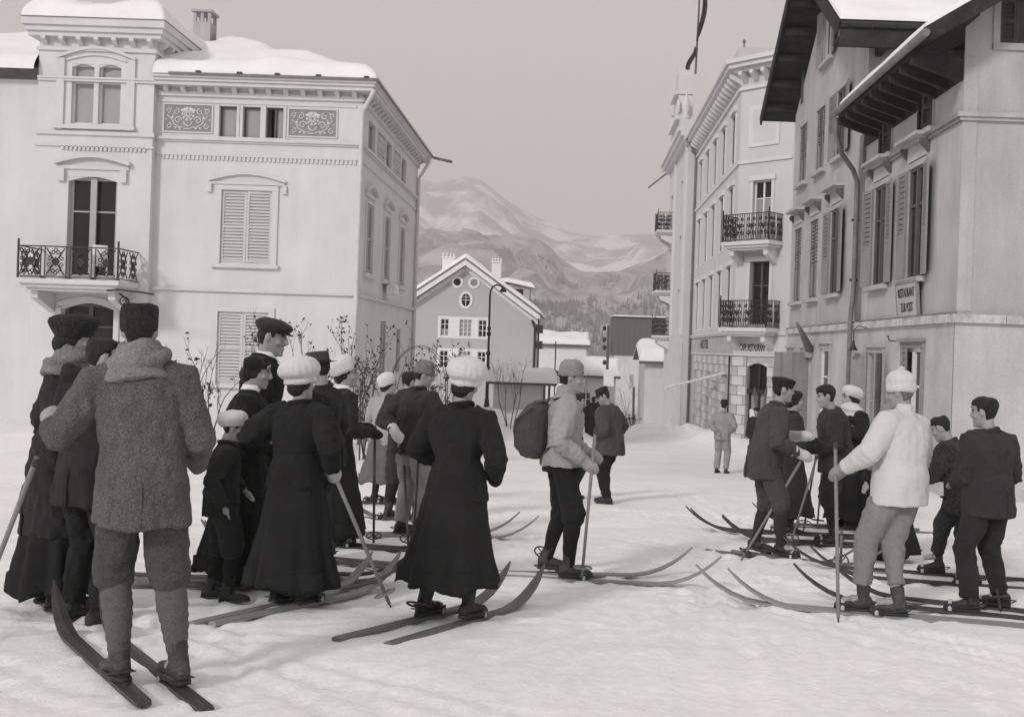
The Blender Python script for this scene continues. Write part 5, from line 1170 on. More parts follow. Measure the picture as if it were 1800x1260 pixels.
    for i, (S_, E_, W_) in enumerate(arms):
        b.tube([S_, (S_ + E_) / 2, E_, (E_ + W_) / 2, W_], [.05, .046, .038, .036, .026], 12)
        hd = (W_ - E_) / np.linalg.norm(W_ - E_); side = np.cross(hd, npm((0, 0, 1))); side /= max(np.linalg.norm(side), 1e-6); pn = np.cross(side, hd); s = -1 if i == 0 else 1
        pc = W_ + hd * .045; b.ball(pc, (.038, .048, .018) if False else (.034, .034, .034), seg=10, rings=7)
        curl = npm((0, 0, -1)) * .5 + fw * .2 - side * 0
        for q in range(4):
            base = W_ + hd * .07 + side * (q - 1.5) * .019; ln = (.062, .074, .070, .054)[q]; d2 = hd * .75 + curl * .5; d2 /= np.linalg.norm(d2); d3 = hd * .15 + curl; d3 /= np.linalg.norm(d3)
            b.tube([base - hd * .03, base, base + d2 * ln * .5, base + d2 * ln * .5 + d3 * ln * .5], [.0105, .0105, .0095, .0075], 7)
        tb = W_ + hd * .02 - rt * s * .03; b.tube([tb, tb - rt * s * .022 + hd * .025 + fw * .008, tb - rt * s * .012 + hd * .058 + fw * .012], [.013, .012, .009], 7)
    for i, (Hp, Kn, An, yv) in enumerate(legs):
        b.tube([Hp, (Hp + Kn) / 2, Kn, (Kn * .6 + An * .4), An], [.085, .07, .052, .052, .036], 12); b.ball(An + yv * .06 - npm((0, 0, .035)), (.036, .05, .03) if False else (.042, .042, .034), seg=10, rings=6); b.tube([An - yv * .03 - npm((0, 0, .03)), An + yv * .14 - npm((0, 0, .05))], [.036, .028], 8)
    def mk(name, mbb, m, parent=None, vox=None, fold=(0, 0), smooth=2, rem=True, cre=()):
        mbb.v = [tuple(npm(p) * k) for p in mbb.v]
        o = bpy.data.objects.new(name, mbb.mesh(name, m, True)); link(o, parent, Mi); job(o, vox or vx, tuple(q * k for q in fold), smooth, rem, [(npm(c_) * k, npm(d_) / np.linalg.norm(d_), r_ * k, a_ * k) for c_, d_, r_, a_ in cre]); return o
    body = mk('person', b, m_skin, None, vx * (.8 if y < 9.5 else .9)); tag(body, label, 'person', PGROUP); f.o = body
    # eyes and brows: parts of their own
    for s in (-1, 1):
        e = MB(); e.ball(hp_((s * .032, .083, .030)), (.013, .008, .0075), HM, seg=10, rings=6); mk('eye', e, m_eye, body, rem=False)
        e = MB(); e.tube([hp_((s * .014, .096, .055)), hp_((s * .034, .094, .060)), hp_((s * .055, .079, .053))], [.004, .0055, .003], 6); mk('eyebrow', e, hair or m_hair, body, rem=False)
    # --- hair
    if hair:
        b = MB(); rings = []
        for z, f_, bk, w in HEAD:
            if z < -.07: continue
            lim = np.interp(z, [-.07, -.03, 0, .03, .052, .070, .080, .1], [-.62, -.42, -.28, -.05, .35, .62, 1.1, 1.1])
            gk = .007 + .010 * min(1, max(0, (z + .06) / .12)); gk = min(gk, .004) if hat and z > .02 else gk; ring = []
            for j in range(28):
                t = 2 * math.pi * j / 28; cx, sy = math.cos(t), math.sin(t); q_ = min(1, max(0, (sy - lim + .22) / .34)); gg = gk * (1 - q_ * q_ * (3 - 2 * q_)) - .010 * q_ * q_
                yy = (f_ + gg) * sy if sy > 0 else (-bk + gg) * sy
                ring.append(hp_(((w + gg) * cx * (1 - .12 * max(sy, 0) ** 2), yy, z + (.012 if z > .09 else 0))))
            rings.append(ring)
        b.loft(rings)
        for s in (-1, 1): b.ball(hp_((s * .069, .018, .030)), (.007, .016, .028), HM, 10, 7)
        if longhair:
            b.ball(hp_((0, -.07, -.03)), (.075, .06, .07), HM)
            for s in (-1, 1): b.ball(hp_((s * .050, -.022, -.004)), (.027, .05, .05), HM)
            if not hat: b.ball(hp_((0, .04, .075)), (.07, .05, .032), HM)
        elif not hat: b.ball(hp_((.018, .050, .100)), (.055, .045, .026), HM); b.ball(hp_((-.02, .0, .112)), (.06, .07, .022), HM)
        mk('hair', b, hair, body, vx * .7, (.006, .004) if hat else (.012, .007), 1)
    # --- hats
    if hat: make_hat(f, hat, hatm or c_dark, body, mk, hp_, HM, vx)
    # --- legs: trousers, breeches with stockings, or skirt
    bottom = bottom or 'trousers'
    if bottom in ('trousers', 'breeches', 'shorts'):
        b = MB(); b.ball(f.P - npm((0, 0, .02)), (.180 * bulk, .142 * bulk, .12)); b.loft([ell(f.P + npm((0, 0, dz)), wa * bulk, wb * bulk, npm((1, 0, 0)), npm((0, 1, 0))) for dz, wa, wb in ((-.1, .182, .142), (.05, .170, .132), (.14, .135, .10))])
        for i, (Hp, Kn, An, yv) in enumerate(legs):
            if bottom == 'trousers':
                lo = Kn + (An - Kn) * (.95 if sock is None else .80); b.tube([Hp, Hp + (Kn - Hp) * .35, Hp + (Kn - Hp) * .75, Kn + yv * .008, Kn + (lo - Kn) * .4, Kn + (lo - Kn) * .8, lo], [q * (1 + (bulk - 1) * z_) for q, z_ in ((.104, .7), (.106, .7), (.095, .6), (.088, .4), (.080, .2), (.070, 0), (.070, 0))], 16)
            else:
                fr = .24 if bottom == 'breeches' else .0; lo = Kn + (An - Kn) * fr
                b.tube([Hp, Hp + (Kn - Hp) * .35, Hp + (Kn - Hp) * .75, Kn + (Hp - Kn) * .02, Kn + (An - Kn) * fr * .55 + npm((0, -.006, 0)), lo], [.108 * (.3 + .7 * bulk)] + [q * (.3 + .7 * bulk) * puff for q in (.122, .122, .118, .108, .076)], 16)
        mk('trousers' if bottom == 'trousers' else 'breeches', b, bm, body, vx, (.022, .009), 2, cre=[(K_ - y_ * .03, A_ - H_, .12, .0055) for H_, K_, A_, y_ in legs] + [(H_ + y_ * .05, (1, .3, .5), .12, .006) for H_, K_, A_, y_ in legs] + [(A_ + (K_ - A_) * .15, A_ - K_, .10, .006) for H_, K_, A_, y_ in legs])
        if bottom != 'trousers':
            for i, (Hp, Kn, An, yv) in enumerate(legs):
                b = MB(); n = 26; pts, rr = [], []
                for q in range(n):
                    t = q / (n - 1); p = Kn + (An - Kn) * (.05 + .97 * t); w = .064 - .0 * t if t < .3 else .064 - (t - .3) * .030
                    w += (.006 * (1 - abs(.35 - t) * 2)) if t < .8 else 0
                    pts.append(p - yv * .012 * math.sin(math.pi * t)); rr.append(w + (.0065 * ((t * 8) % 1) if sock is c_puttee else 0))
                b.tube(pts, rr, 16); so = mk('puttee' if sock is c_puttee else 'stocking', b, sock or c_dark, body, rem=False, fold=(.004, .003))
                if sock is c_puttee:
                    b = MB(); c_ = Kn + (An - Kn) * .34; a_ = (An - Kn) / np.linalg.norm(An - Kn); b.tube([c_ - a_ * .035, c_ - a_ * .03, c_ + a_ * .02, c_ + a_ * .024], [.062, .069, .067, .060], 16); mk('stocking_top', b, c_mid, so, rem=False, fold=(.003, .002))
    else:
        b = MB(); rings = []; n = 96; nz = 26; ph = random.random() * 6
        Wc = spine(f, .3); hem = npm((cxf, cyf, skirt_hem))
        for q in range(nz):
            t = q / (nz - 1); c = Wc + (hem - Wc) * t; ra = np.interp(t, [0, .18, .35, .6, 1], [.145, .19, .215, .255, .345]) * bulk; rb = np.interp(t, [0, .18, .35, .6, 1], [.115, .165, .195, .235, .315]) * bulk
            ring = []
            for j in range(n):
                w = 2 * math.pi * j / n; pl = 1 + (.085 * t ** 1.5) * (math.sin(7 * w + ph + 1.1 * math.sin(2 * w + ph)) * .7 + .5 * math.sin(11 * w + 2 * ph + t + .8 * math.sin(3 * w)) + .25 * math.sin(17 * w + 3 * ph)) 
                ring.append(c + npm((ra * math.cos(w) * pl, rb * math.sin(w) * pl, (.022 * math.sin(3 * w + ph) + .012 * math.sin(7 * w)) * t ** 3)))
            rings.append(ring)
        inner = [[(hem + npm((0, 0, .03 + .1 * u)) + (p - hem) * (.965 - .02 * u)) * npm((1, 1, 1)) for p in rings[-1]] for u in (0, 1)]
        for r_ in inner:
            for p in r_: p[2] = max(p[2], skirt_hem)
        b.loft(rings + [inner[0]] + [[npm((p[0], p[1], skirt_hem + .12)) for p in inner[1]]]); mk('skirt', b, bm, body, rem=False, fold=(.016, .006))
    # --- boots
    for i, (Hp, Kn, An, yv) in enumerate(legs):
        b = MB(); xr = npm((yv[1], -yv[0], 0)); g = npm((An[0], An[1], 0)); zz = npm((0, 0, 1))
        prof = [(-.085, .022, .034, .075), (-.07, .036, .034, .10), (-.02, .040, .004, .105), (.04, .041, .004, .095), (.09, .046, .004, .074), (.14, .046, .004, .062), (.18, .034, .006, .050), (.198, .014, .012, .036)]
        b.loft([[g + yv * yy + xr * w * math.cos(2 * math.pi * q / 14) + zz * ((lo + hi) / 2 + (hi - lo) / 2 * math.sin(2 * math.pi * q / 14)) for q in range(14)] for yy, w, lo, hi in [(p[0], p[1], p[2] * .2, p[3]) for p in prof]])
        topz = An + (Kn - An) * (.18 if bottom == 'trousers' else (.26 if bottom != 'skirt' else .40)); b.tube([g + zz * .05 - yv * .02, An - yv * .012, topz - yv * .01], [.047, .046, .053], 14)
        bo = mk('boot', b, boots, body, vx * .8, (.004, .003), 1)
        s = MB(); outl = [g + yv * yy + xr * w for yy, w in ((-.088, -.03), (-.02, -.041), (.09, -.049), (.17, -.04), (.203, 0), (.17, .04), (.09, .049), (-.02, .041), (-.088, .03))]
        s.loft([[p + zz * -.004 for p in outl][::-1], [p + zz * .018 for p in outl][::-1]]); mk('sole', s, m_strap, bo, rem=False)
    f.foot = [(Mi @ Vector(npm((lg[2][0], lg[2][1], 0)) * k), lg[3]) for lg in legs]
    # --- upper garment
    b = MB(); cl = coat_len; hemc = npm((f.P[0], f.P[1], cl)) + npm((0, -.0, 0)); X0, Y0 = npm((1, 0, 0)), npm((0, 1, 0))
    wmul = bulk * (1.0 if top != 'sweater' else .97)
    rings = []
    long_ = max(0, .80 - cl)
    hw = .218 + long_ * .20
    hemr = (hw, .165 + long_ * .2)
    rings.append(ell(hemc, hemr[0] * wmul, hemr[1] * wmul, X0, Y0)); rings.append(ell(hemc * .6 + f.P * .4, (hemr[0] * .985) * wmul, (hemr[1] * .975) * wmul, X0, Y0))
    waist = .190 if top != 'fitted' else .145
    for t, wa, wb in ((.12, .206 if top != 'fitted' else .182, .166), (.30, waist, .142 if top != 'fitted' else .128), (.52, .20 if top != 'fitted' else .186, .152), (.70, .215, .152), (.82, .218, .136), (.90, .19, .112), (.96, .118, .088), (1.02, .074, .074)):
        rings.append(ell(spine(f, t) + up * 0, wa * wmul, wb * wmul, rt, fw))
    b.loft(rings)
    for i, (S_, E_, W_) in enumerate(arms):
        s = -1 if i == 0 else 1; sr = 1.0 if top != 'sweater' else 1.03
        cuffp = W_ - (W_ - E_) * .03
        b.tube([f.N + rt * s * .10 - up * .055, S_ + up * .005, S_ + (E_ - S_) * .35, S_ + (E_ - S_) * .75, E_, E_ + (W_ - E_) * .35, E_ + (W_ - E_) * .75, cuffp], [q * sr * (.45 + .55 * bulk) for q in (.072, .088, .086, .080, .076, .072, .062, .056)], 16)
    if top == 'turtleneck' or top == 'sweater': b.tube([f.N - up * .01, f.N + up * .045, f.N + up * .075], [.075, .070, .066], 16)
    jk = mk({'sweater': 'sweater', 'turtleneck': 'sweater', 'coat': 'coat'}.get(top, 'jacket'), b, jm, body, vx, (fold, fold * .42), 2, cre=[(E_, W_ - S_, .11, .0085) for S_, E_, W_ in arms] + [(E_ + (W_ - E_) * .65, W_ - E_, .09, .006) for S_, E_, W_ in arms] + [(S_ - up * .10 - rt * sg * .04, up + rt * sg, .10, .007) for sg, (S_, E_, W_) in zip((-1, 1), arms)] + [(spine(f, .30) - fw * .1, up + rt * .6, .20, .0032)])
    f.jk = jk
    if collar:
        b = MB(); n = 20; b.loft([[f.N + up * dz + fw * dy + rt * r_ * math.cos(2 * math.pi * q / n) + fw * r_ * 1.05 * math.sin(2 * math.pi * q / n) for q in range(n)] for dz, dy, r_ in ((.0, .0, .073), (.018, .004, .069), (.052, .010, .063), (.054, .010, .058), (.02, .004, .060))]); mk('collar', b, collar, body, rem=False)
    if top in ('jacket', 'coat', 'fitted') and not collar or top == 'jacket':
        b = MB(); n = 22; b.tube([f.N + up * (.010 + .012 * math.cos(2 * math.pi * q / n + math.pi / 2 * 0)) * 1 + rt * .082 * math.cos(2 * math.pi * q / n) + fw * (.080 * math.sin(2 * math.pi * q / n)) - up * .028 * max(0, math.sin(2 * math.pi * q / n)) for q in range(n + 1)], [(.016, .022)] * (n + 1), 8); mk('jacket_collar', b, jm, jk, vx * .8, (.003, .002), 2)
    if top == 'jacket' or top == 'coat':                   # back vent, pocket flaps and buttons
        rr = hemr[1] * .98 * wmul; b = MB()
        b.tube([hemc + npm((0.03, -rr - .006, .0)), hemc + npm((.028, -rr - .005, .10)), hemc + npm((.026, -rr * .97 - .006, .22))], [.008, .008, .004], 5); mk('vent_seam', b, jm, jk, rem=False)
        for s in (-1, 1):
            b = MB(); q = [hemc + npm((s * hemr[0] * wmul * math.sin(t_), hemr[1] * wmul * math.cos(t_) * 1.015, .14)) for t_ in (.35, .5, .65, .8, .95)]; b.tube([p * npm((1.01, 1, 1)) for p in q], [(.02, .006)] * 5, 6); mk('pocket_flap', b, jm, jk, rem=False)
    if scarf:
        b = MB(); n = 28; nc = f.N + (f.HC - f.N) * .0
        b.loft([[nc + up * (dz + .014 * math.sin(2 * 2 * math.pi * q / n + dz * 30)) + rt * rx_ * math.cos(2 * math.pi * q / n) + fw * (ry_ * math.sin(2 * math.pi * q / n) + dy) for q in range(n)] for dz, rx_, ry_, dy in ((-.085, .13, .10, -.02), (-.075, .168, .135, -.015), (-.045, .165, .135, -.01), (-.01, .135, .122, .0), (.03, .112, .112, .012), (.07, .098, .104, .022), (.105, .088, .098, .03), (.11, .07, .08, .03))])
        b.tube([nc + up * (.02 + .03 * math.sin(2 * math.pi * q / n + .6)) + rt * .122 * math.cos(2 * math.pi * q / n) + fw * (.118 * math.sin(2 * math.pi * q / n) + .004) for q in range(n + 1)], [(.026, .034)] * (n + 1), 10)
        mk('scarf', b, scarf, body, vx, (.010, .006), 1)
    if belt:
        b = MB(); n = 28; c = spine(f, .28); b.tube([c + rt * .178 * math.cos(2 * math.pi * q / n) * wmul + fw * .136 * math.sin(2 * math.pi * q / n) * wmul for q in range(n + 1)], [(.004, .022)] * (n + 1), 6); mk('belt', b, belt, jk, rem=False)
    # --- mittens
    f.hand = []
    for i, (S_, E_, W_) in enumerate(arms):
        hd = (W_ - E_) / np.linalg.norm(W_ - E_); hc = W_ + hd * .075; f.hand.append(Mi @ Vector(hc * k))
        if mit[i]:
            s = -1 if i == 0 else 1; b = MB(); dn = npm((0, 0, -1)) * .6 + f.fw * .1
            d2 = hd + dn * .35; d2 /= np.linalg.norm(d2); side = np.cross(hd, npm((0, 0, 1))); side = side / max(np.linalg.norm(side), 1e-6)
            b.tube([W_ - hd * .075, W_ - hd * .03, W_ + hd * .03, W_ + hd * .08, W_ + hd * .08 + d2 * .05, W_ + hd * .08 + d2 * .088], [.062 * (.45 + .55 * bulk), .055 * (.5 + .5 * bulk), .052, .057, .048, .026], 14)
            t0 = W_ + hd * .03 - rt * s * .035 + fw * .01; b.tube([t0, t0 - rt * s * .028 + hd * .035, t0 - rt * s * .026 + hd * .075], [.026, .024, .017], 9)
            mk('mitten', b, mit[i], body, vx * .85, (.006, .004), 2)
    return f
def make_hat(f, kind, m, body, mk, hp_, HM, vx):
    b = MB(); tilt = {'puffy': -10, 'puffy_back': -22, 'knit': -4, 'peaked_knit': -5, 'fur': -3, 'wide_fur': -6, 'kepi': 4, 'brim': 2, 'bowler': 0, 'flatcap': 3, 'tilted': -28, 'soft': 6, 'band': -12}.get(kind, 0)
    if kind in HATP: prof, sy, dz, dy = HATP[kind]
    else: prof, sy, dz, dy = HATP['knit']
    TM = HM @ rot('X', -tilt)
    knit = kind in ('puffy', 'puffy_back', 'tilted', 'knit', 'peaked_knit'); n = 80 if knit else 26; rib = (lambda j: 1 + .016 * math.sin(2 * math.pi * j / n * 20)) if knit else (lambda j: 1.0)
    rings = []; prof = [(r_ * f.hatk, z * f.hatk) for r_, z in prof]
    for q, (r_, z) in enumerate(prof):
        rings.append([hp_((0, dy, dz)) + TM @ npm((r_ * rib(j) * math.cos(2 * math.pi * j / n), sy * r_ * rib(j) * math.sin(2 * math.pi * j / n), z)) for j in range(n)])
    b.loft(rings)
    if kind in ('kepi', 'flatcap'):
        vis = []
        for j in range(9):
            t = math.pi * (.18 + .64 * j / 8); vis.append((.085 * math.cos(t), .098 * math.sin(t)))
        z_ = .045 if kind == 'kepi' else .05
        ext = .055 if kind == 'kepi' else .05
        v = []; 
        for (xx, yy) in vis: v.append(hp_((0, dy, dz)) + TM @ npm((xx, yy * 1.02, .01)))
        for (xx, yy) in vis: 
            e_ = ext * max(0.1, (yy / .098)); v.append(hp_((0, dy, dz)) + TM @ npm((xx * 1.03, yy * 1.02 + e_, -.012 if kind == 'kepi' else .0)))
        v2 = [p + TM @ npm((0, 0, .008)) for p in v]; m_ = len(vis); fcs = []
        for j in range(m_ - 1): fcs += [(j, j + 1, m_ + j + 1, m_ + j), (2 * m_ + j + 1, 2 * m_ + j, 3 * m_ + j, 3 * m_ + j + 1), (m_ + j, m_ + j + 1, 3 * m_ + j + 1, 3 * m_ + j)]
        vb = MB(); vb.add(v + v2, fcs)
    o = mk('cap' if kind not in ('brim', 'bowler') else 'hat', b, m, body, vx * .7, (.012, .004) if kind not in ('brim', 'bowler', 'kepi') else (.002, .001), 1 if kind not in ('brim', 'bowler') else 1)
    if kind in ('kepi', 'flatcap'): mk('visor', vb, m if kind == 'flatcap' else c_black, o, rem=False)
    if kind == 'peaked_knit':
        c = hp_((0, dy, dz)) + TM @ npm((.0, -.015, .175)); pb = MB(); pb.ball(c, (.026, .026, .022)); mk('bobble', pb, m, o, vx * .7, (.006, .004), 1)
    if kind in ('brim', 'bowler'):
        n = 26; rb = MB(); rb.tube([hp_((0, dy, dz)) + TM @ npm(((.094 if kind != 'band' else .09) * math.cos(2 * math.pi * q / n), sy * (.094 if kind != 'band' else .09) * math.sin(2 * math.pi * q / n), .022)) for q in range(n + 1)], [(.005, .014)] * (n + 1), 6); mk('hat_band', rb, c_black, o, rem=False)
HATP = {  # profile (radius, height), y stretch, centre height above head centre, centre y
    'puffy': ([(.070, -.010), (.096, -.012), (.108, -.002), (.110, .016), (.103, .026), (.122, .042), (.137, .062), (.142, .088), (.134, .122), (.112, .152), (.076, .174), (.036, .184), (.008, .187)], 1.1, .012, -.016),
    'puffy_back': ([(.070, -.006), (.094, -.006), (.104, .010), (.114, .03), (.126, .056), (.126, .084), (.112, .114), (.08, .138), (.04, .148), (.006, .150)], 1.12, .022, -.018),
    'tilted': ([(.070, -.006), (.094, -.006), (.104, .012), (.110, .05), (.112, .088), (.104, .124), (.08, .152), (.04, .168), (.006, .172)], 1.15, .024, -.024),
    'knit': ([(.070, -.006), (.089, -.004), (.094, .012), (.0945, .04), (.090, .046), (.0925, .056), (.091, .085), (.080, .112), (.055, .134), (.025, .143), (.006, .145)], 1.17, .018, -.006),
    'peaked_knit': ([(.070, -.006), (.092, -.004), (.099, .012), (.100, .046), (.094, .054), (.098, .066), (.096, .092), (.084, .122), (.058, .148), (.028, .165), (.006, .17)], 1.14, .02, -.008),
    'fur': ([(.075, -.012), (.092, -.010), (.098, .01), (.099, .05), (.099, .09), (.098, .118), (.092, .134), (.084, .142), (.04, .144), (.006, .144)], 1.12, .006, -.012),
    'wide_fur': ([(.075, -.008), (.092, -.006), (.104, .015), (.122, .05), (.136, .085), (.128, .110), (.1, .128), (.05, .136), (.006, .138)], 1.1, .02, -.012),
    'soft': ([(.070, -.004), (.088, -.002), (.093, .012), (.100, .04), (.112, .066), (.104, .082), (.07, .092), (.03, .096), (.006, .097)], 1.16, .035, -.004),
    'kepi': ([(.070, 0), (.086, .002), (.089, .012), (.087, .04), (.086, .075), (.091, .086), (.085, .094), (.05, .098), (.006, .099)], 1.14, .045, -.008),
    'flatcap': ([(.070, -.002), (.088, 0), (.098, .014), (.108, .032), (.110, .048), (.096, .066), (.064, .082), (.03, .088), (.006, .089)], 1.2, .046, -.006),
    'brim': ([(.080, .008), (.150, .016), (.151, .021), (.093, .020), (.091, .03), (.088, .07), (.086, .105), (.080, .116), (.05, .108), (.006, .100)], 1.1, .045, -.006),
    'bowler': ([(.080, .008), (.120, .012), (.121, .017), (.092, .018), (.092, .03), (.092, .085), (.085, .112), (.06, .124), (.006, .126)], 1.12, .04, -.006),
    'band': ([(.070, -.004), (.087, -.002), (.091, .012), (.09, .05), (.084, .078), (.062, .098), (.03, .106), (.006, .108)], 1.16, .022, -.01),
}
def finish_people():
    bpy.context.view_layer.update(); dg = bpy.context.evaluated_depsgraph_get(); new = []
    for o, fold, rem, cre in JOBS:
        if rem: new.append((o, bpy.data.meshes.new_from_object(o.evaluated_get(dg)), fold, cre))
        else: new.append((o, o.data, fold, cre))
    for o, me, fold, cre in new:
        o.modifiers.clear()
        if me is not o.data: old = o.data; me.name = old.name; o.data = me; bpy.data.meshes.remove(old)
        n = len(me.vertices)
        if n and (fold[0] or fold[1]):
            co = np.zeros(n * 3); me.vertices.foreach_get('co', co); co = co.reshape(-1, 3); no = np.zeros(n * 3); me.vertex_normals.foreach_get('vector', no); no = no.reshape(-1, 3)
            off = (hash(o.name) % 97) * 1.37 if False else len(o.name) * 1.37 + co[:, :1].mean() * 50
            q = co + off
            w = vnoise(q * (7, 7, 4.5)); w2 = -np.abs(vnoise(q * (11, 11, 6) + 3.3)) + .3; w3 = vnoise(q * (30, 30, 22) + 7)
            d = fold[0] * (.5 * w + .7 * w2) + fold[1] * w3
            for c_, dr_, rad_, amp_ in cre:                     # bunched creases round elbows, knees and hems
                dv = co - c_; al_ = dv @ dr_; ds = np.sqrt((dv ** 2).sum(1)); wv = np.sin(al_ * 6.283 / .046 + 3.2 * vnoise(q * 8) + 2.2 * vnoise(q * 4 + 9)) * (.6 + .4 * vnoise(q * 6 + 4))
                d = d + amp_ * wv * np.exp(-(ds / rad_) ** 2)
            co = co + no * d[:, None]; me.vertices.foreach_set('co', co.ravel())
        me.polygons.foreach_set('use_smooth', [True] * len(me.polygons)); me.update()
# ------------------------------------------------------------------ skis and poles
_ski = {}
def ski_mesh(m, tail, front, w=.078):
    k = (m.name, round(tail, 2), round(front, 2))
    if k in _ski: return _ski[k]
    st = [(-tail, .78), (-tail + .04, .92), (-tail * .5, .95), (0, .98), (front * .35, 1.0), (front - .55, 1.08), (front - .42, 1.1), (front - .3, 1.05), (front - .2, .92), (front - .12, .72), (front - .05, .42), (front, .12)]
    rings = []
    for y_, ww in st:
        t = max(0, (y_ - (front - .62)) / .62); z = .25 * t ** 2.1; sl_ = .25 * 2.1 * t ** 1.1 / .62; yy = y_ - .055 * t ** 2; th = .024 - .010 * t; hw = w / 2 * ww
        nrm = npm((0, -sl_, 1)) / math.hypot(1, sl_); c = npm((0, yy, z + .001))
        rings.append([c + npm((-hw, 0, 0)), c + npm((hw, 0, 0)), c + npm((hw, 0, 0)) + nrm * th * .8, c + npm((hw * .45, 0, 0)) + nrm * th, c + npm((0, 0, 0)) + nrm * (th * 1.15), c + npm((-hw * .45, 0, 0)) + nrm * th, c + npm((-hw, 0, 0)) + nrm * th * .8])
    b = MB(); b.loft(rings); _ski[k] = b.mesh('ski', m); return _ski[k]
_bind = {}
def binding(o, M_, m, k=1.0):
    if 'iron' not in _bind:
        b = MB(); b.box(-.05, -.044, .08, .15, .02, .075); b.box(.044, .05, .08, .15, .02, .075); b.box(-.05, .05, .08, .15, .024, .028); _bind['iron'] = b.mesh('toe_iron', m_iron)
        b = MB(); b.tube([(-.052 * math.cos(t), .125, .03 + .062 * math.sin(t)) for t in np.linspace(-.1, math.pi + .1, 11)], [(.004, .014)] * 11, 6); _bind['strap'] = b.mesh('toe_strap', m_strapl)
        b = MB(); b.tube([(.05, .11, .05), (.055, .0, .055), (.045, -.09, .07), (0, -.108, .075), (-.045, -.09, .07), (-.055, 0, .055), (-.05, .11, .05)], [(.012, .004)] * 7, 6); _bind['heel'] = b.mesh('heel_strap', m_strap)
    for nm, mm in (('toe_iron', 'iron'), ('toe_strap', 'strap'), ('heel_strap', 'heel')): inst(_bind[mm], nm, o, M_)
def ski(x, y, ang, m, label, tail=.85, front=1.3, bind=True, dz=0.0, group='wooden skis worn by the crowd'):
    z = gz(x, y) + dz; d = Vector((math.sin(R(ang)), math.cos(R(ang)), 0)); d.z = -SLOPE * d.y; d.normalize(); r_ = Vector((math.cos(R(ang)), -math.sin(R(ang)), 0)); n = r_.cross(d)
    M_ = Matrix(((r_.x, d.x, n.x, x), (r_.y, d.y, n.y, y), (r_.z, d.z, n.z, z + .004), (0, 0, 0, 1)))
    o = inst(ski_mesh(m, tail, front), 'ski', None, M_); tag(o, label, 'ski', group)
    if bind: binding(o, M_, m)
    return o
_basket = {}
def pole_stick(tip, grip, ln, m, label, r=.013, basket=True, light=False):
    """tip on the snow (x, y); the shaft runs through the gripping hand"""
    z = gz(*tip) ; t = Vector((tip[0], tip[1], z - .02)); g = Vector(grip); d = (g - t).normalized(); top = t + d * ln
    o = MB().tube([tuple(t + d * .05), tuple(t + d * ln * .5), tuple(top)], [r * .9, r, r * 1.05], 8).build('ski_pole', m, smooth=True)
    tag(o, label, 'ski pole', 'ski poles held by the crowd')
    MB().tube([tuple(t - d * .01), tuple(t + d * .07)], [.003, .008], 6).build('spike', m_iron, o)
    MB().tube([tuple(top - d * .05), tuple(top)], [r * 1.3, r * 1.15], 8).build('grip', m_strap, o)
    if basket:
        x_ = d.orthogonal().normalized(); y_ = d.cross(x_); c = t + d * .13; n = 16
        b = MB(); b.tube([tuple(c + (x_ * math.cos(2 * math.pi * q / n) + y_ * math.sin(2 * math.pi * q / n)) * .072) for q in range(n + 1)], .007, 6, cap=False)
        for q in range(2):
            w = x_ if q else y_; b.bar(tuple(c - w * .07), tuple(c + w * .07), .010, .006)
        b.build('basket', m_pole if light else m_strap, o)
    return o
PGROUP = 'people gathered on skis in the village street'
def FP(pl, pr, a, k=1.0):
    """two foot positions in the photo -> place of the person and local feet"""
    A, B_ = gr(pl[0], pl[1] + 8), gr(pr[0], pr[1] + 8); x, y = (A[0] + B_[0]) / 2, (A[1] + B_[1]) / 2; fw = (math.sin(R(a)), math.cos(R(a))); rt = (math.cos(R(a)), -math.sin(R(a)))
    loc = [(((p[0] - x) * rt[0] + (p[1] - y) * rt[1]) / k, ((p[0] - x) * fw[0] + (p[1] - y) * fw[1]) / k) for p in (A, B_)]
    return x, y, loc
def wear_skis(f, ang, m, who, tail=.85, front=1.3, spread=(0, 0)):
    for i, side in enumerate(('left', 'right')):
        p = f.foot[i][0]; ski(p.x, p.y, ang + spread[i], m, 'ski under the %s boot of %s' % (side, who), tail, front)
P = {}
# ---- nearest group on the left
x, y, ft = FP((208, 1196), (312, 1200), -12, 1.0)
P['tweed'] = person('tweed', x, y, -12, 1.735, 'person in tweed jacket, breeches and puttees seen from behind, tall dark fur cap', 'jacket', 'breeches', m_bootb, m_hair, 'fur', c_fur, hatk=.88,
    L=((-.50, .20, 1.19), (-.4, -.6, -1)), Rr=((.16, .27, 1.02), (.35, -1, -.3)), lean=3, hyaw=-4, hpitch=8, shift=-.055, tilt=-4, fold=.019, feet=ft, fyaw=(-30, -30), coat_len=.73, jm=c_tweed, bm=c_tweed2, sock=c_puttee, mit=(c_light, c_tweed), scarf=c_scarf, bulk=.96, puff=.84)
wear_skis(P['tweed'], -36, m_wood_d, 'the person in tweed and puttees', .45, 1.6)
pole_stick(gr(-60, 1120), P['tweed'].hand[0], 1.42, m_pole, 'pale ski pole in the raised mitten of the person in tweed')
P['furwide'] = person('furwide', -3.22, 6.85, 50, 1.80, 'person in wide dark fur cap, pale shawl and long dark coat', 'coat', 'skirt', m_boot, m_hair, 'wide_fur', c_fur, coat_len=.45, jm=c_dark, bm=c_black, longhair=True, hyaw=10, scarf=c_scarf, collar=c_collar, bulk=.86)
P['bare_student'] = person('bare', -2.90, 6.55, 25, 1.715, 'bareheaded person in dark suit with white collar behind the tweed shoulder', 'jacket', 'trousers', m_boot, m_hair, None, None, hyaw=32, hpitch=10, coat_len=.74, jm=c_dark, bm=c_black, collar=c_collar, skis=False)
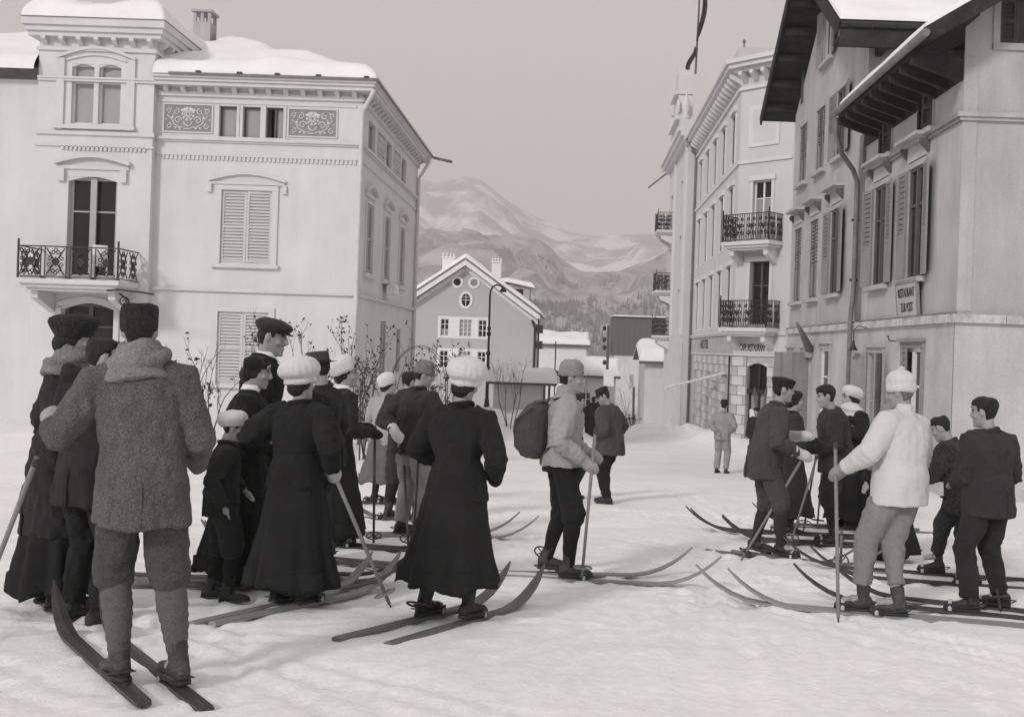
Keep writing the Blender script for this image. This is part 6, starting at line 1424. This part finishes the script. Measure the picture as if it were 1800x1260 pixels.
# ---- boy and the dark group
P['boy'] = person('boy', -2.36, 7.35, 68, 1.255, 'boy in puffy white cap, dark jacket, knee breeches and boots, without skis', 'jacket', 'breeches', m_boot, m_hair, 'puffy_back', c_cap, L=((-.16, .25, 1.0), (-1, -.4, 0)), Rr=((.27, .02, .92), (.4, -1, 0)), hpitch=16, hyaw=4, feet=[(-.10, -.05), (.10, .10)], coat_len=.80, jm=c_dark, bm=c_dark, sock=c_black, skis=False)
P['flatcap'] = person('flatcap', -2.40, 8.35, 85, 1.92, 'tall person in tweed flat cap, white collar and dark suit, face in profile', 'jacket', 'trousers', m_boot, m_hair, 'flatcap', c_char, hpitch=10, hyaw=2, coat_len=.76, jm=c_black, bm=c_black, collar=c_collar, L=((-.2, .25, 1.05), (-.6, -1, 0)), Rr=((.2, .22, 1.0), (.6, -1, 0)))
wear_skis(P['flatcap'], 93, m_wood_d, 'the tall person in flat cap', .9, 1.35, (2, -2))
P['cape'] = person('cape', -2.36, 7.88, 82, 1.64, 'person in dark cap and cape in profile before the tall flat capped one', 'coat', 'skirt', m_boot, m_hair, 'band', c_black, hpitch=12, coat_len=.55, jm=c_black, bm=c_black, longhair=True, collar=c_collar, bulk=1.05, L=((-.15, .28, 1.05), (-.6, -1, 0)), Rr=((.15, .28, 1.05), (.6, -1, 0)))
wear_skis(P['cape'], 88, m_wood_m, 'the caped person in dark cap', .8, 1.3, (1, -3))
x, y, ft = FP((482, 1052), (526, 1056), 14, .9)
P['whitecap_l'] = person('whitecap_l', x + .03, y, 14, 1.545, 'person in tall white knitted cap and long black skirt, back turned, white mittens', 'fitted', 'skirt', m_boot, m_hair, 'puffy', c_cap, hatk=1.08, bulk=1.05, L=((-.27, .06, 1.22), (-.6, -.5, -1)), Rr=((.26, .10, 1.00), (.6, -1, 0)), hyaw=14, hpitch=4, hroll=-6, feet=ft, fyaw=(10, 10), coat_len=.86, jm=c_black, bm=c_black, mit=(c_white, c_white), longhair=True, skirt_hem=.13)
wear_skis(P['whitecap_l'], 25, m_wood_l, 'the black skirted person in tall white cap', .8, 1.1, (0, 3))
pole_stick(gr(690, 1062), P['whitecap_l'].hand[1], 1.28, m_pole, 'long pale ski pole slanting from the white right mitten beside the black skirt', light=True, r=.014)
pole_stick((P['whitecap_l'].hand[0].x - .02, P['whitecap_l'].hand[0].y + .15), P['whitecap_l'].hand[0], 1.1, m_poled, 'dark ski pole in the white left mitten of the tall white cap wearer')
P['brimhat'] = person('brimhat', -2.1, 9.25, -75, 1.70, 'person in dark brimmed felt hat facing left behind the white caps', 'jacket', 'trousers', m_boot, m_hair, 'brim', c_grey, jm=c_dark, bm=c_dark, hpitch=6)
wear_skis(P['brimhat'], -68, m_wood_m, 'the person in brimmed felt hat', .9, 1.3, (3, -4))
pole_stick(gr(622, 935), at(605, 850, 10.9), 1.15, m_poled, 'dark ski pole with crossed basket standing behind the white mitten skirt')
pole_stick(gr(718, 960), at(712, 850, 11.0), 1.2, m_poled, 'dark ski pole among the crossed ski tips left of the big black skirt')
P['tilted'] = person('tilted', -2.20, 10.2, 58, 1.69, 'person with white hat tilted back, dark jacket and long skirt, holding poles', 'fitted', 'skirt', m_boot, m_hair, 'tilted', c_cap, hyaw=22, hpitch=2, lean=8, coat_len=.80, jm=c_dark, bm=c_black, collar=c_collar, longhair=True, Rr=((.22, .26, 1.08), (.6, -1, -.3)), L=((-.15, .3, 1.1), (-.6, -1, -.3)), mit=(c_black, c_black))
wear_skis(P['tilted'], 103, m_wood_d, 'the person with the tilted white hat', .8, 1.3, (3, -3))
pole_stick(gr(657, 952), P['tilted'].hand[1], 1.3, m_poled, 'dark ski pole with round basket held by the tilted white hat wearer')
P['cardigan'] = person('cardigan', -2.5, 14.6, 28, 1.665, 'person in light knitted jacket, white cap and grey skirt, left of the bareheaded suit', 'sweater', 'skirt', m_boot, m_hair, 'tilted', c_cap, hyaw=38, jm=c_light, bm=c_mid, coat_len=.72, longhair=True, skirt_hem=.27, L=((-.16, .28, 1.1), (-.7, -1, 0)), Rr=((.16, .28, 1.1), (.7, -1, 0)))
wear_skis(P['cardigan'], -86, m_wood_d, 'the person in the light knitted jacket', .9, 1.2)
P['bare_mid'] = person('bare_mid', -1.94, 12.65, 16, 1.70, 'bareheaded person in dark suit and white collar between light jacket and grey cap', 'jacket', 'breeches', m_boot, m_hair, None, None, hyaw=34, coat_len=.80, jm=c_char, bm=c_char, sock=c_black, collar=c_collar, L=((-.2, .26, 1.05), (-.8, -1, 0)), Rr=((.2, .26, 1.05), (.8, -1, 0)), feet=[(-.16, 0), (.16, .1)])
wear_skis(P['bare_mid'], -62, m_wood_m, 'the bareheaded person in the middle group', .85, 1.2, (0, 6))
P['greycap'] = person('greycap', -1.62, 11.2, 36, 1.755, 'person in grey knitted cap and dark jacket, pale mitten behind the back', 'jacket', 'trousers', m_boot, m_hair, 'knit', c_capg, hyaw=38, hpitch=12, lean=9, coat_len=.82, jm=c_char, bm=c_pale, L=((-.02, -.24, 1.06), (-1, -.5, -.2)), Rr=((.2, .28, 1.1), (.8, -1, 0)), mit=(c_white, c_light))
wear_skis(P['greycap'], 80, m_wood_l, 'the person in grey knitted cap', .9, 1.3, (0, 7))
for k_, (p_, q_) in enumerate((((700, 925), (725, 850)), ((727, 948), (733, 850)))):
    t_ = gr(*p_); g_ = at(q_[0], q_[1], t_[1] + .1); pole_stick(t_, g_, 1.25, m_poled, ('dark ski pole leaning right behind the black skirt of the middle', 'dark upright ski pole just left of the big black skirt')[k_])
# ---- person in black, centre
x, y, ft = FP((742, 1078), (818, 1082), 16, .9)
P['black'] = person('black', x + .02, y, 16, 1.57, 'person in black jacket and long black skirt seen from behind, broad white cap', 'fitted', 'skirt', m_boot, m_hair, 'puffy', c_cap, shift=.045, hatk=1.03, L=((-.20, .30, 1.05), (-.9, -.5, -.4)), Rr=((.27, .17, 1.0), (.5, -.9, 0)), hyaw=8, hroll=8, feet=ft, fyaw=(12, 14), coat_len=.82, jm=c_black, bm=c_black, mit=(c_black, c_black), longhair=True, scarf=None, bulk=1.08, skirt_hem=.235)
wear_skis(P['black'], 27, m_wood_m, 'the black dressed person in broad white cap', .85, 1.05, (2, 0))
pole_stick(gr(727, 1092), (P['black'].hand[0].x, P['black'].hand[0].y, P['black'].hand[0].z), 1.3, m_poled, 'ski pole planted by the left boot of the broad white cap wearer')
# ---- rucksack man and street walkers
x, y, ft = FP((962, 998), (1000, 1009), 84, .97)
P['rucksack'] = person('rucksack', x, y, 84, 1.70, 'person in light sweater, grey knitted cap and dark breeches with a rucksack, facing right', 'sweater', 'breeches', m_bootb, m_hair, 'knit', c_capl, L=((-.2, .22, 1.0), (-.4, -1, 0)), Rr=((.23, .15, .97), (.35, -1, 0)), hyaw=0, hpitch=6, feet=ft, fyaw=(2, 10), coat_len=.90, jm=c_light, bm=c_black, sock=c_black, mit=(c_light, c_light), lean=3, bulk=1.10, puff=.76)
f = P['rucksack']
for i, (an, m_) in enumerate(((86, m_wood_l), (97, m_wood_l))):
    p = f.foot[i][0]; ski(p.x, p.y, an, m_, ('far pale ski of the person carrying the rucksack', 'near pale ski of the person carrying the rucksack')[i], .85, 1.27)
pole_stick(gr(1022, 1020), f.hand[1] + Vector((.02, -.03, 0)), 1.25, m_pole, 'upright pale ski pole in the right mitten of the rucksack wearer', light=True)
pole_stick(gr(944, 985), f.hand[0], 1.2, m_poled, 'thin dark ski pole behind the legs of the rucksack wearer')
# rucksack: hangs on the back, a thing of its own
rb = MB(); Xf, Yf, Zf = f.rt, f.fw, npm((0, 0, 1)); bc = spine(f, .48) - f.fw * .255
rings = []
for dz, a_, b_ in ((-.27, .07, .05), (-.25, .14, .10), (-.17, .185, .145), (-.04, .19, .155), (.08, .165, .135), (.17, .12, .10), (.225, .06, .055)):
    rings.append(ell(bc + Zf * dz - Yf * (.02 * math.sin((dz + .27) * 6)) + Yf * max(0, dz) * .28, a_, b_, Xf, Yf))
rb.loft(rings); rb.tube([bc + Zf * .17 + Xf * .1 + Yf * .0, bc + Zf * .05 - Yf * .135 + Xf * .05, bc - Zf * .06 - Yf * .155 + Xf * .04], [(.07, .02)] * 3, 8)
rb.v = [tuple(npm(p) * f.k) for p in rb.v]; o = bpy.data.objects.new('rucksack', rb.mesh('rucksack', c_sack, True)); link(o, None, f.Mi); tag(o, 'bulging dark canvas rucksack on the back of the light sweater', 'rucksack'); job(o, .012, (.016, .006), 2); ruck = o
for s in (-1, 1):
    sb = MB(); sx = f.rt * s * .115
    sb.tube([bc + Zf * .19 + sx * .5, spine(f, .98) + sx - f.fw * .06, spine(f, .97) + sx + f.fw * .06, spine(f, .78) + sx * 1.15 + f.fw * .125, spine(f, .5) + sx * 1.45 + f.fw * .09, spine(f, .3) + sx * 1.55 - f.fw * .05, bc - Zf * .20 + sx * 1.1 + f.fw * .07], [(.018, .005)] * 7, 6)
    sb.v = [tuple(npm(p) * f.k) for p in sb.v]; link(bpy.data.objects.new('shoulder_strap', sb.mesh('shoulder_strap', m_strap, True)), ruck, f.Mi)
P['behind'] = person('behind', .08, 16.6, 96, 1.60, 'bareheaded person in dark suit half hidden behind the light sweater', 'jacket', 'trousers', m_boot, m_hair, None, None, jm=c_dark, bm=c_black, skis=False, Rr=((.24, .1, .95), (.6, -1, 0)))
P['peaked'] = person('peaked', .64, 16.0, -62, 1.70, 'person in peaked cap and dark grey jacket looking down, hands in pockets, no skis', 'jacket', 'trousers', m_boot, m_hair, 'kepi', c_dark, hpitch=24, lean=5, coat_len=.74, jm=c_grey, bm=c_black, L=((-.23, .14, .96), (-.7, -1, 0)), Rr=((.23, .10, .96), (.7, -1, 0)), bulk=1.3, hyaw=-34, skis=False, feet=[(-.09, 0), (.09, .12)])
P['bowler'] = person('bowler', 3.59, 25.3, 28, 1.68, 'solitary person in pale suit and dark hat standing far off by the hotel', 'jacket', 'trousers', m_boot, m_hair, 'bowler', c_dark, L=((-.06, -.20, 1.0), (-1, -.4, 0)), Rr=((.22, .12, 1.05), (.8, -1, 0)), jm=c_pale, bm=c_pale, coat_len=.80, skis=False)
P['doorchild'] = person('doorchild', 4.85, 28, -150, 1.52, 'dark haired youth near the hotel door behind the grey jacketed skier', 'jacket', 'trousers', m_boot, m_hair, None, None, jm=c_dark, bm=c_dark, skis=False)
# ---- right hand group
x, y, ft = FP((1328, 966), (1374, 973), 86, .97)
P['soft'] = person('soft', x, y, 86, 1.70, 'person in grey jacket and soft dark cap leaning forward, light mittens on a pole', 'jacket', 'breeches', m_boot, m_hair, 'soft', c_dark, L=((-.16, .30, 1.15), (-.8, -1, -.2)), Rr=((.24, .20, 1.02), (.5, -1, -.1)), lean=13, hpitch=4, hyaw=-4, feet=ft, fyaw=(40, 40), coat_len=.74, jm=c_grey, bm=c_grey, sock=c_char, mit=(c_white, c_white), bulk=1.08, puff=.82, hip=-.05)
wear_skis(P['soft'], 128, m_wood_m, 'the leaning person in grey jacket', .55, 1.15, (-2, 2))
pole_stick(gr(1300, 978), P['soft'].hand[1], 1.2, m_pole, 'ski pole slanting back from the near mitten of the grey jacket')
P['coat'] = person('coat', 2.55, 12.5, 84, 1.63, 'person in long dark coat behind the grey jacket, light mittens holding two poles', 'coat', 'skirt', m_boot, m_hair, 'band', c_dark, L=((-.02, .30, 1.12), (-.7, -1, 0)), Rr=((.18, .26, 1.04), (.7, -1, 0)), coat_len=.40, jm=c_char, bm=c_dark, mit=(c_white, c_white), longhair=True, skirt_hem=.22)
wear_skis(P['coat'], -80, m_wood_d, 'the person in long dark coat', 1.0, 1.2, (0, 4))
pole_stick(gr(1388, 955), P['coat'].hand[1], 1.25, m_pole, 'pale ski pole in the near mitten of the long dark coat', light=True)
pole_stick(gr(1412, 935), P['coat'].hand[0], 1.25, m_pole, 'pale ski pole in the far mitten of the long dark coat', light=True)
P['bare_right'] = person('bare_right', 2.88, 11.65, -80, 1.695, 'bareheaded dark haired person in dark suit facing left on the inn side', 'jacket', 'breeches', m_boot, m_hair, None, None, lean=9, hpitch=14, coat_len=.78, jm=c_char, bm=c_char, sock=c_dark, L=((-.2, .24, 1.05), (-.6, -1, 0)), Rr=((.2, .26, 1.05), (.6, -1, 0)), mit=(c_black, c_black), bulk=1.22, puff=.78, hyaw=-6)
wear_skis(P['bare_right'], -78, m_wood_d, 'the bareheaded person facing left', .9, 1.25, (2, -2))
P['scarf'] = person('scarf', 3.50, 13.3, -112, 1.675, 'person in white beret and white scarf, white mitten across a black jacket', 'fitted', 'skirt', m_boot, m_hair, 'puffy_back', c_cap, L=((-.13, .20, 1.28), (-1, -.2, -.8)), Rr=((.2, .26, 1.05), (.6, -1, 0)), coat_len=.84, jm=c_black, bm=c_black, mit=(c_white, c_white), scarf=c_cap, longhair=True, hyaw=14)
wear_skis(P['scarf'], -84, m_wood_m, 'the person with the white scarf', .9, 1.2)
g_ = P['scarf'].hand[1]; pole_stick((g_.x - .1, g_.y - .2), g_, 1.35, m_pole, 'thin ski pole rising before the white scarf wearer')
x, y, ft = FP((1512, 1068), (1574, 1075), -38, .94)
P['white'] = person('white', x, y, -38, 1.635, 'person in white roll neck sweater, white knitted cap and pale trousers, back turned', 'sweater', 'trousers', m_bootb, m_hairl, 'peaked_knit', c_white, L=((-.10, .27, 1.05), (-.9, -.6, -.6)), Rr=((.40, .24, 1.08), (1, -.5, -.5)), lean=3, hyaw=-14, hpitch=8, feet=ft, fyaw=(-36, -34), coat_len=.80, jm=c_white, bm=c_shirt, mit=(c_pale, c_pale), sock=c_shirt, bulk=1.22, shift=.21, tilt=7, fold=.010)
wear_skis(P['white'], -73, m_wood_l, 'the person in the white sweater', 1.15, 1.24, (0, 2))
pole_stick(gr(1474, 1092), P['white'].hand[0] + Vector((-.02, -.02, 0)), 1.32, m_pole, 'upright ski pole in the left mitten of the white sweater', light=True, basket=False)
pole_stick(gr(1478, 985), P['white'].hand[0] + Vector((.05, .05, 0)), 1.2, m_pole, 'second ski pole slanting back from the same mitten of the white sweater')
P['behind_white'] = person('behind_white', 3.13, 10.5, -135, 1.47, 'dark haired person in pale cap peeping past the white sweater shoulder', 'fitted', 'skirt', m_boot, m_hair, 'puffy_back', c_capl, jm=c_black, bm=c_black, longhair=True, skis=False)
x, y, ft = FP((1620, 1000), (1690, 1022), -48, .85)
P['fuzzy'] = person('fuzzy', x + .10, y, -48, 1.46, 'stooping bareheaded youth in fuzzy dark jacket and trousers beside the white sweater', 'jacket', 'trousers', m_boot, m_hair, None, None, lean=22, hpitch=26, hyaw=-8, feet=ft, fyaw=(-26, -20), coat_len=.70, jm=c_fuzzy, bm=c_fuzzy, L=((-.16, .34, 1.0), (-.8, -1, 0)), Rr=((.2, .3, 1.0), (.8, -1, 0)), mit=(c_black, c_black), hip=-.08, bulk=1.25)
wear_skis(P['fuzzy'], -75, m_wood_d, 'the stooping youth in fuzzy jacket', .9, 1.4, (0, 2))
x, y, ft = FP((1692, 1072), (1748, 1064), -20, .88)
P['edge'] = person('edge', x + .04, y, -20, 1.50, 'bareheaded youth in dark jacket seen from behind at the far end of the group', 'jacket', 'trousers', m_boot, m_hair, None, None, hyaw=-28, feet=ft, fyaw=(-45, -45), coat_len=.78, jm=c_char, bm=c_dark, L=((-.15, .25, 1.02), (-.5, -1, 0)), Rr=((.17, .22, 1.0), (.5, -1, 0)), bulk=1.12)
wear_skis(P['edge'], -68, m_wood_d, 'the bareheaded youth in dark jacket', .9, 1.3, (0, 4))
pole_stick((P['edge'].hand[1].x + .1, P['edge'].hand[1].y - .25), P['edge'].hand[1], 1.1, m_poled, 'ski pole at the right side of the bareheaded youth')
finish_people()
for k_, (a_, b_) in enumerate((((1336, 676), (1345, 742)), ((1344, 674), (1340, 742)))):      # a pair of skis stood up in the snow near the hotel door
    t_, q_ = at(a_[0], a_[1], 29.2 + .1 * k_), at(b_[0], b_[1], 29.2 + .1 * k_); d_ = (t_ - q_).normalized(); L_ = 2.15; base = Vector((q_.x, q_.y, gz(q_.x, q_.y) - .05)); r_ = Vector((1, 0, 0)); r_ = (r_ - d_ * r_.dot(d_)).normalized(); n_ = r_.cross(d_); c_ = base + d_ * .85
    tag(inst(ski_mesh(m_wood_m, .85, 1.3), 'ski', None, Matrix(((r_.x, d_.x, n_.x, c_.x), (r_.y, d_.y, n_.y, c_.y), (r_.z, d_.z, n_.z, c_.z), (0, 0, 0, 1)))), ('ski stuck upright in the snow near the hotel door, tip leaning left', 'ski stuck upright in the snow near the hotel door, right one of two')[k_], 'ski', 'wooden skis worn by the crowd')
# far pedestrians, a few pixels tall: one simple figure copied
fb = MB(); fb.loft([ell(npm((0, 0, z)), a_, b_, npm((1, 0, 0)), npm((0, 1, 0)), 12) for z, a_, b_ in ((0, .12, .1), (.45, .14, .12), (.8, .2, .15), (1.1, .17, .13), (1.38, .22, .13), (1.46, .08, .08))]); fb.ball((0, 0, 1.58), (.09, .1, .13)); far_me = fb.mesh('person', c_dark, True)
for k_, (X_, Y_, lab) in enumerate(((.45, 48, 'tiny far pedestrian down the street, leftmost of a small knot'), (.85, 50, 'tiny far pedestrian down the street, second of a small knot'), (1.0, 46, 'tiny far pedestrian down the street close to the capped person'), (1.25, 47, 'tiny far pedestrian down the street, partly behind the capped person'))):
    tag(inst(far_me, 'person', None, T(X_, Y_, gz(X_, Y_))), lab, 'person', 'far pedestrians down the street')
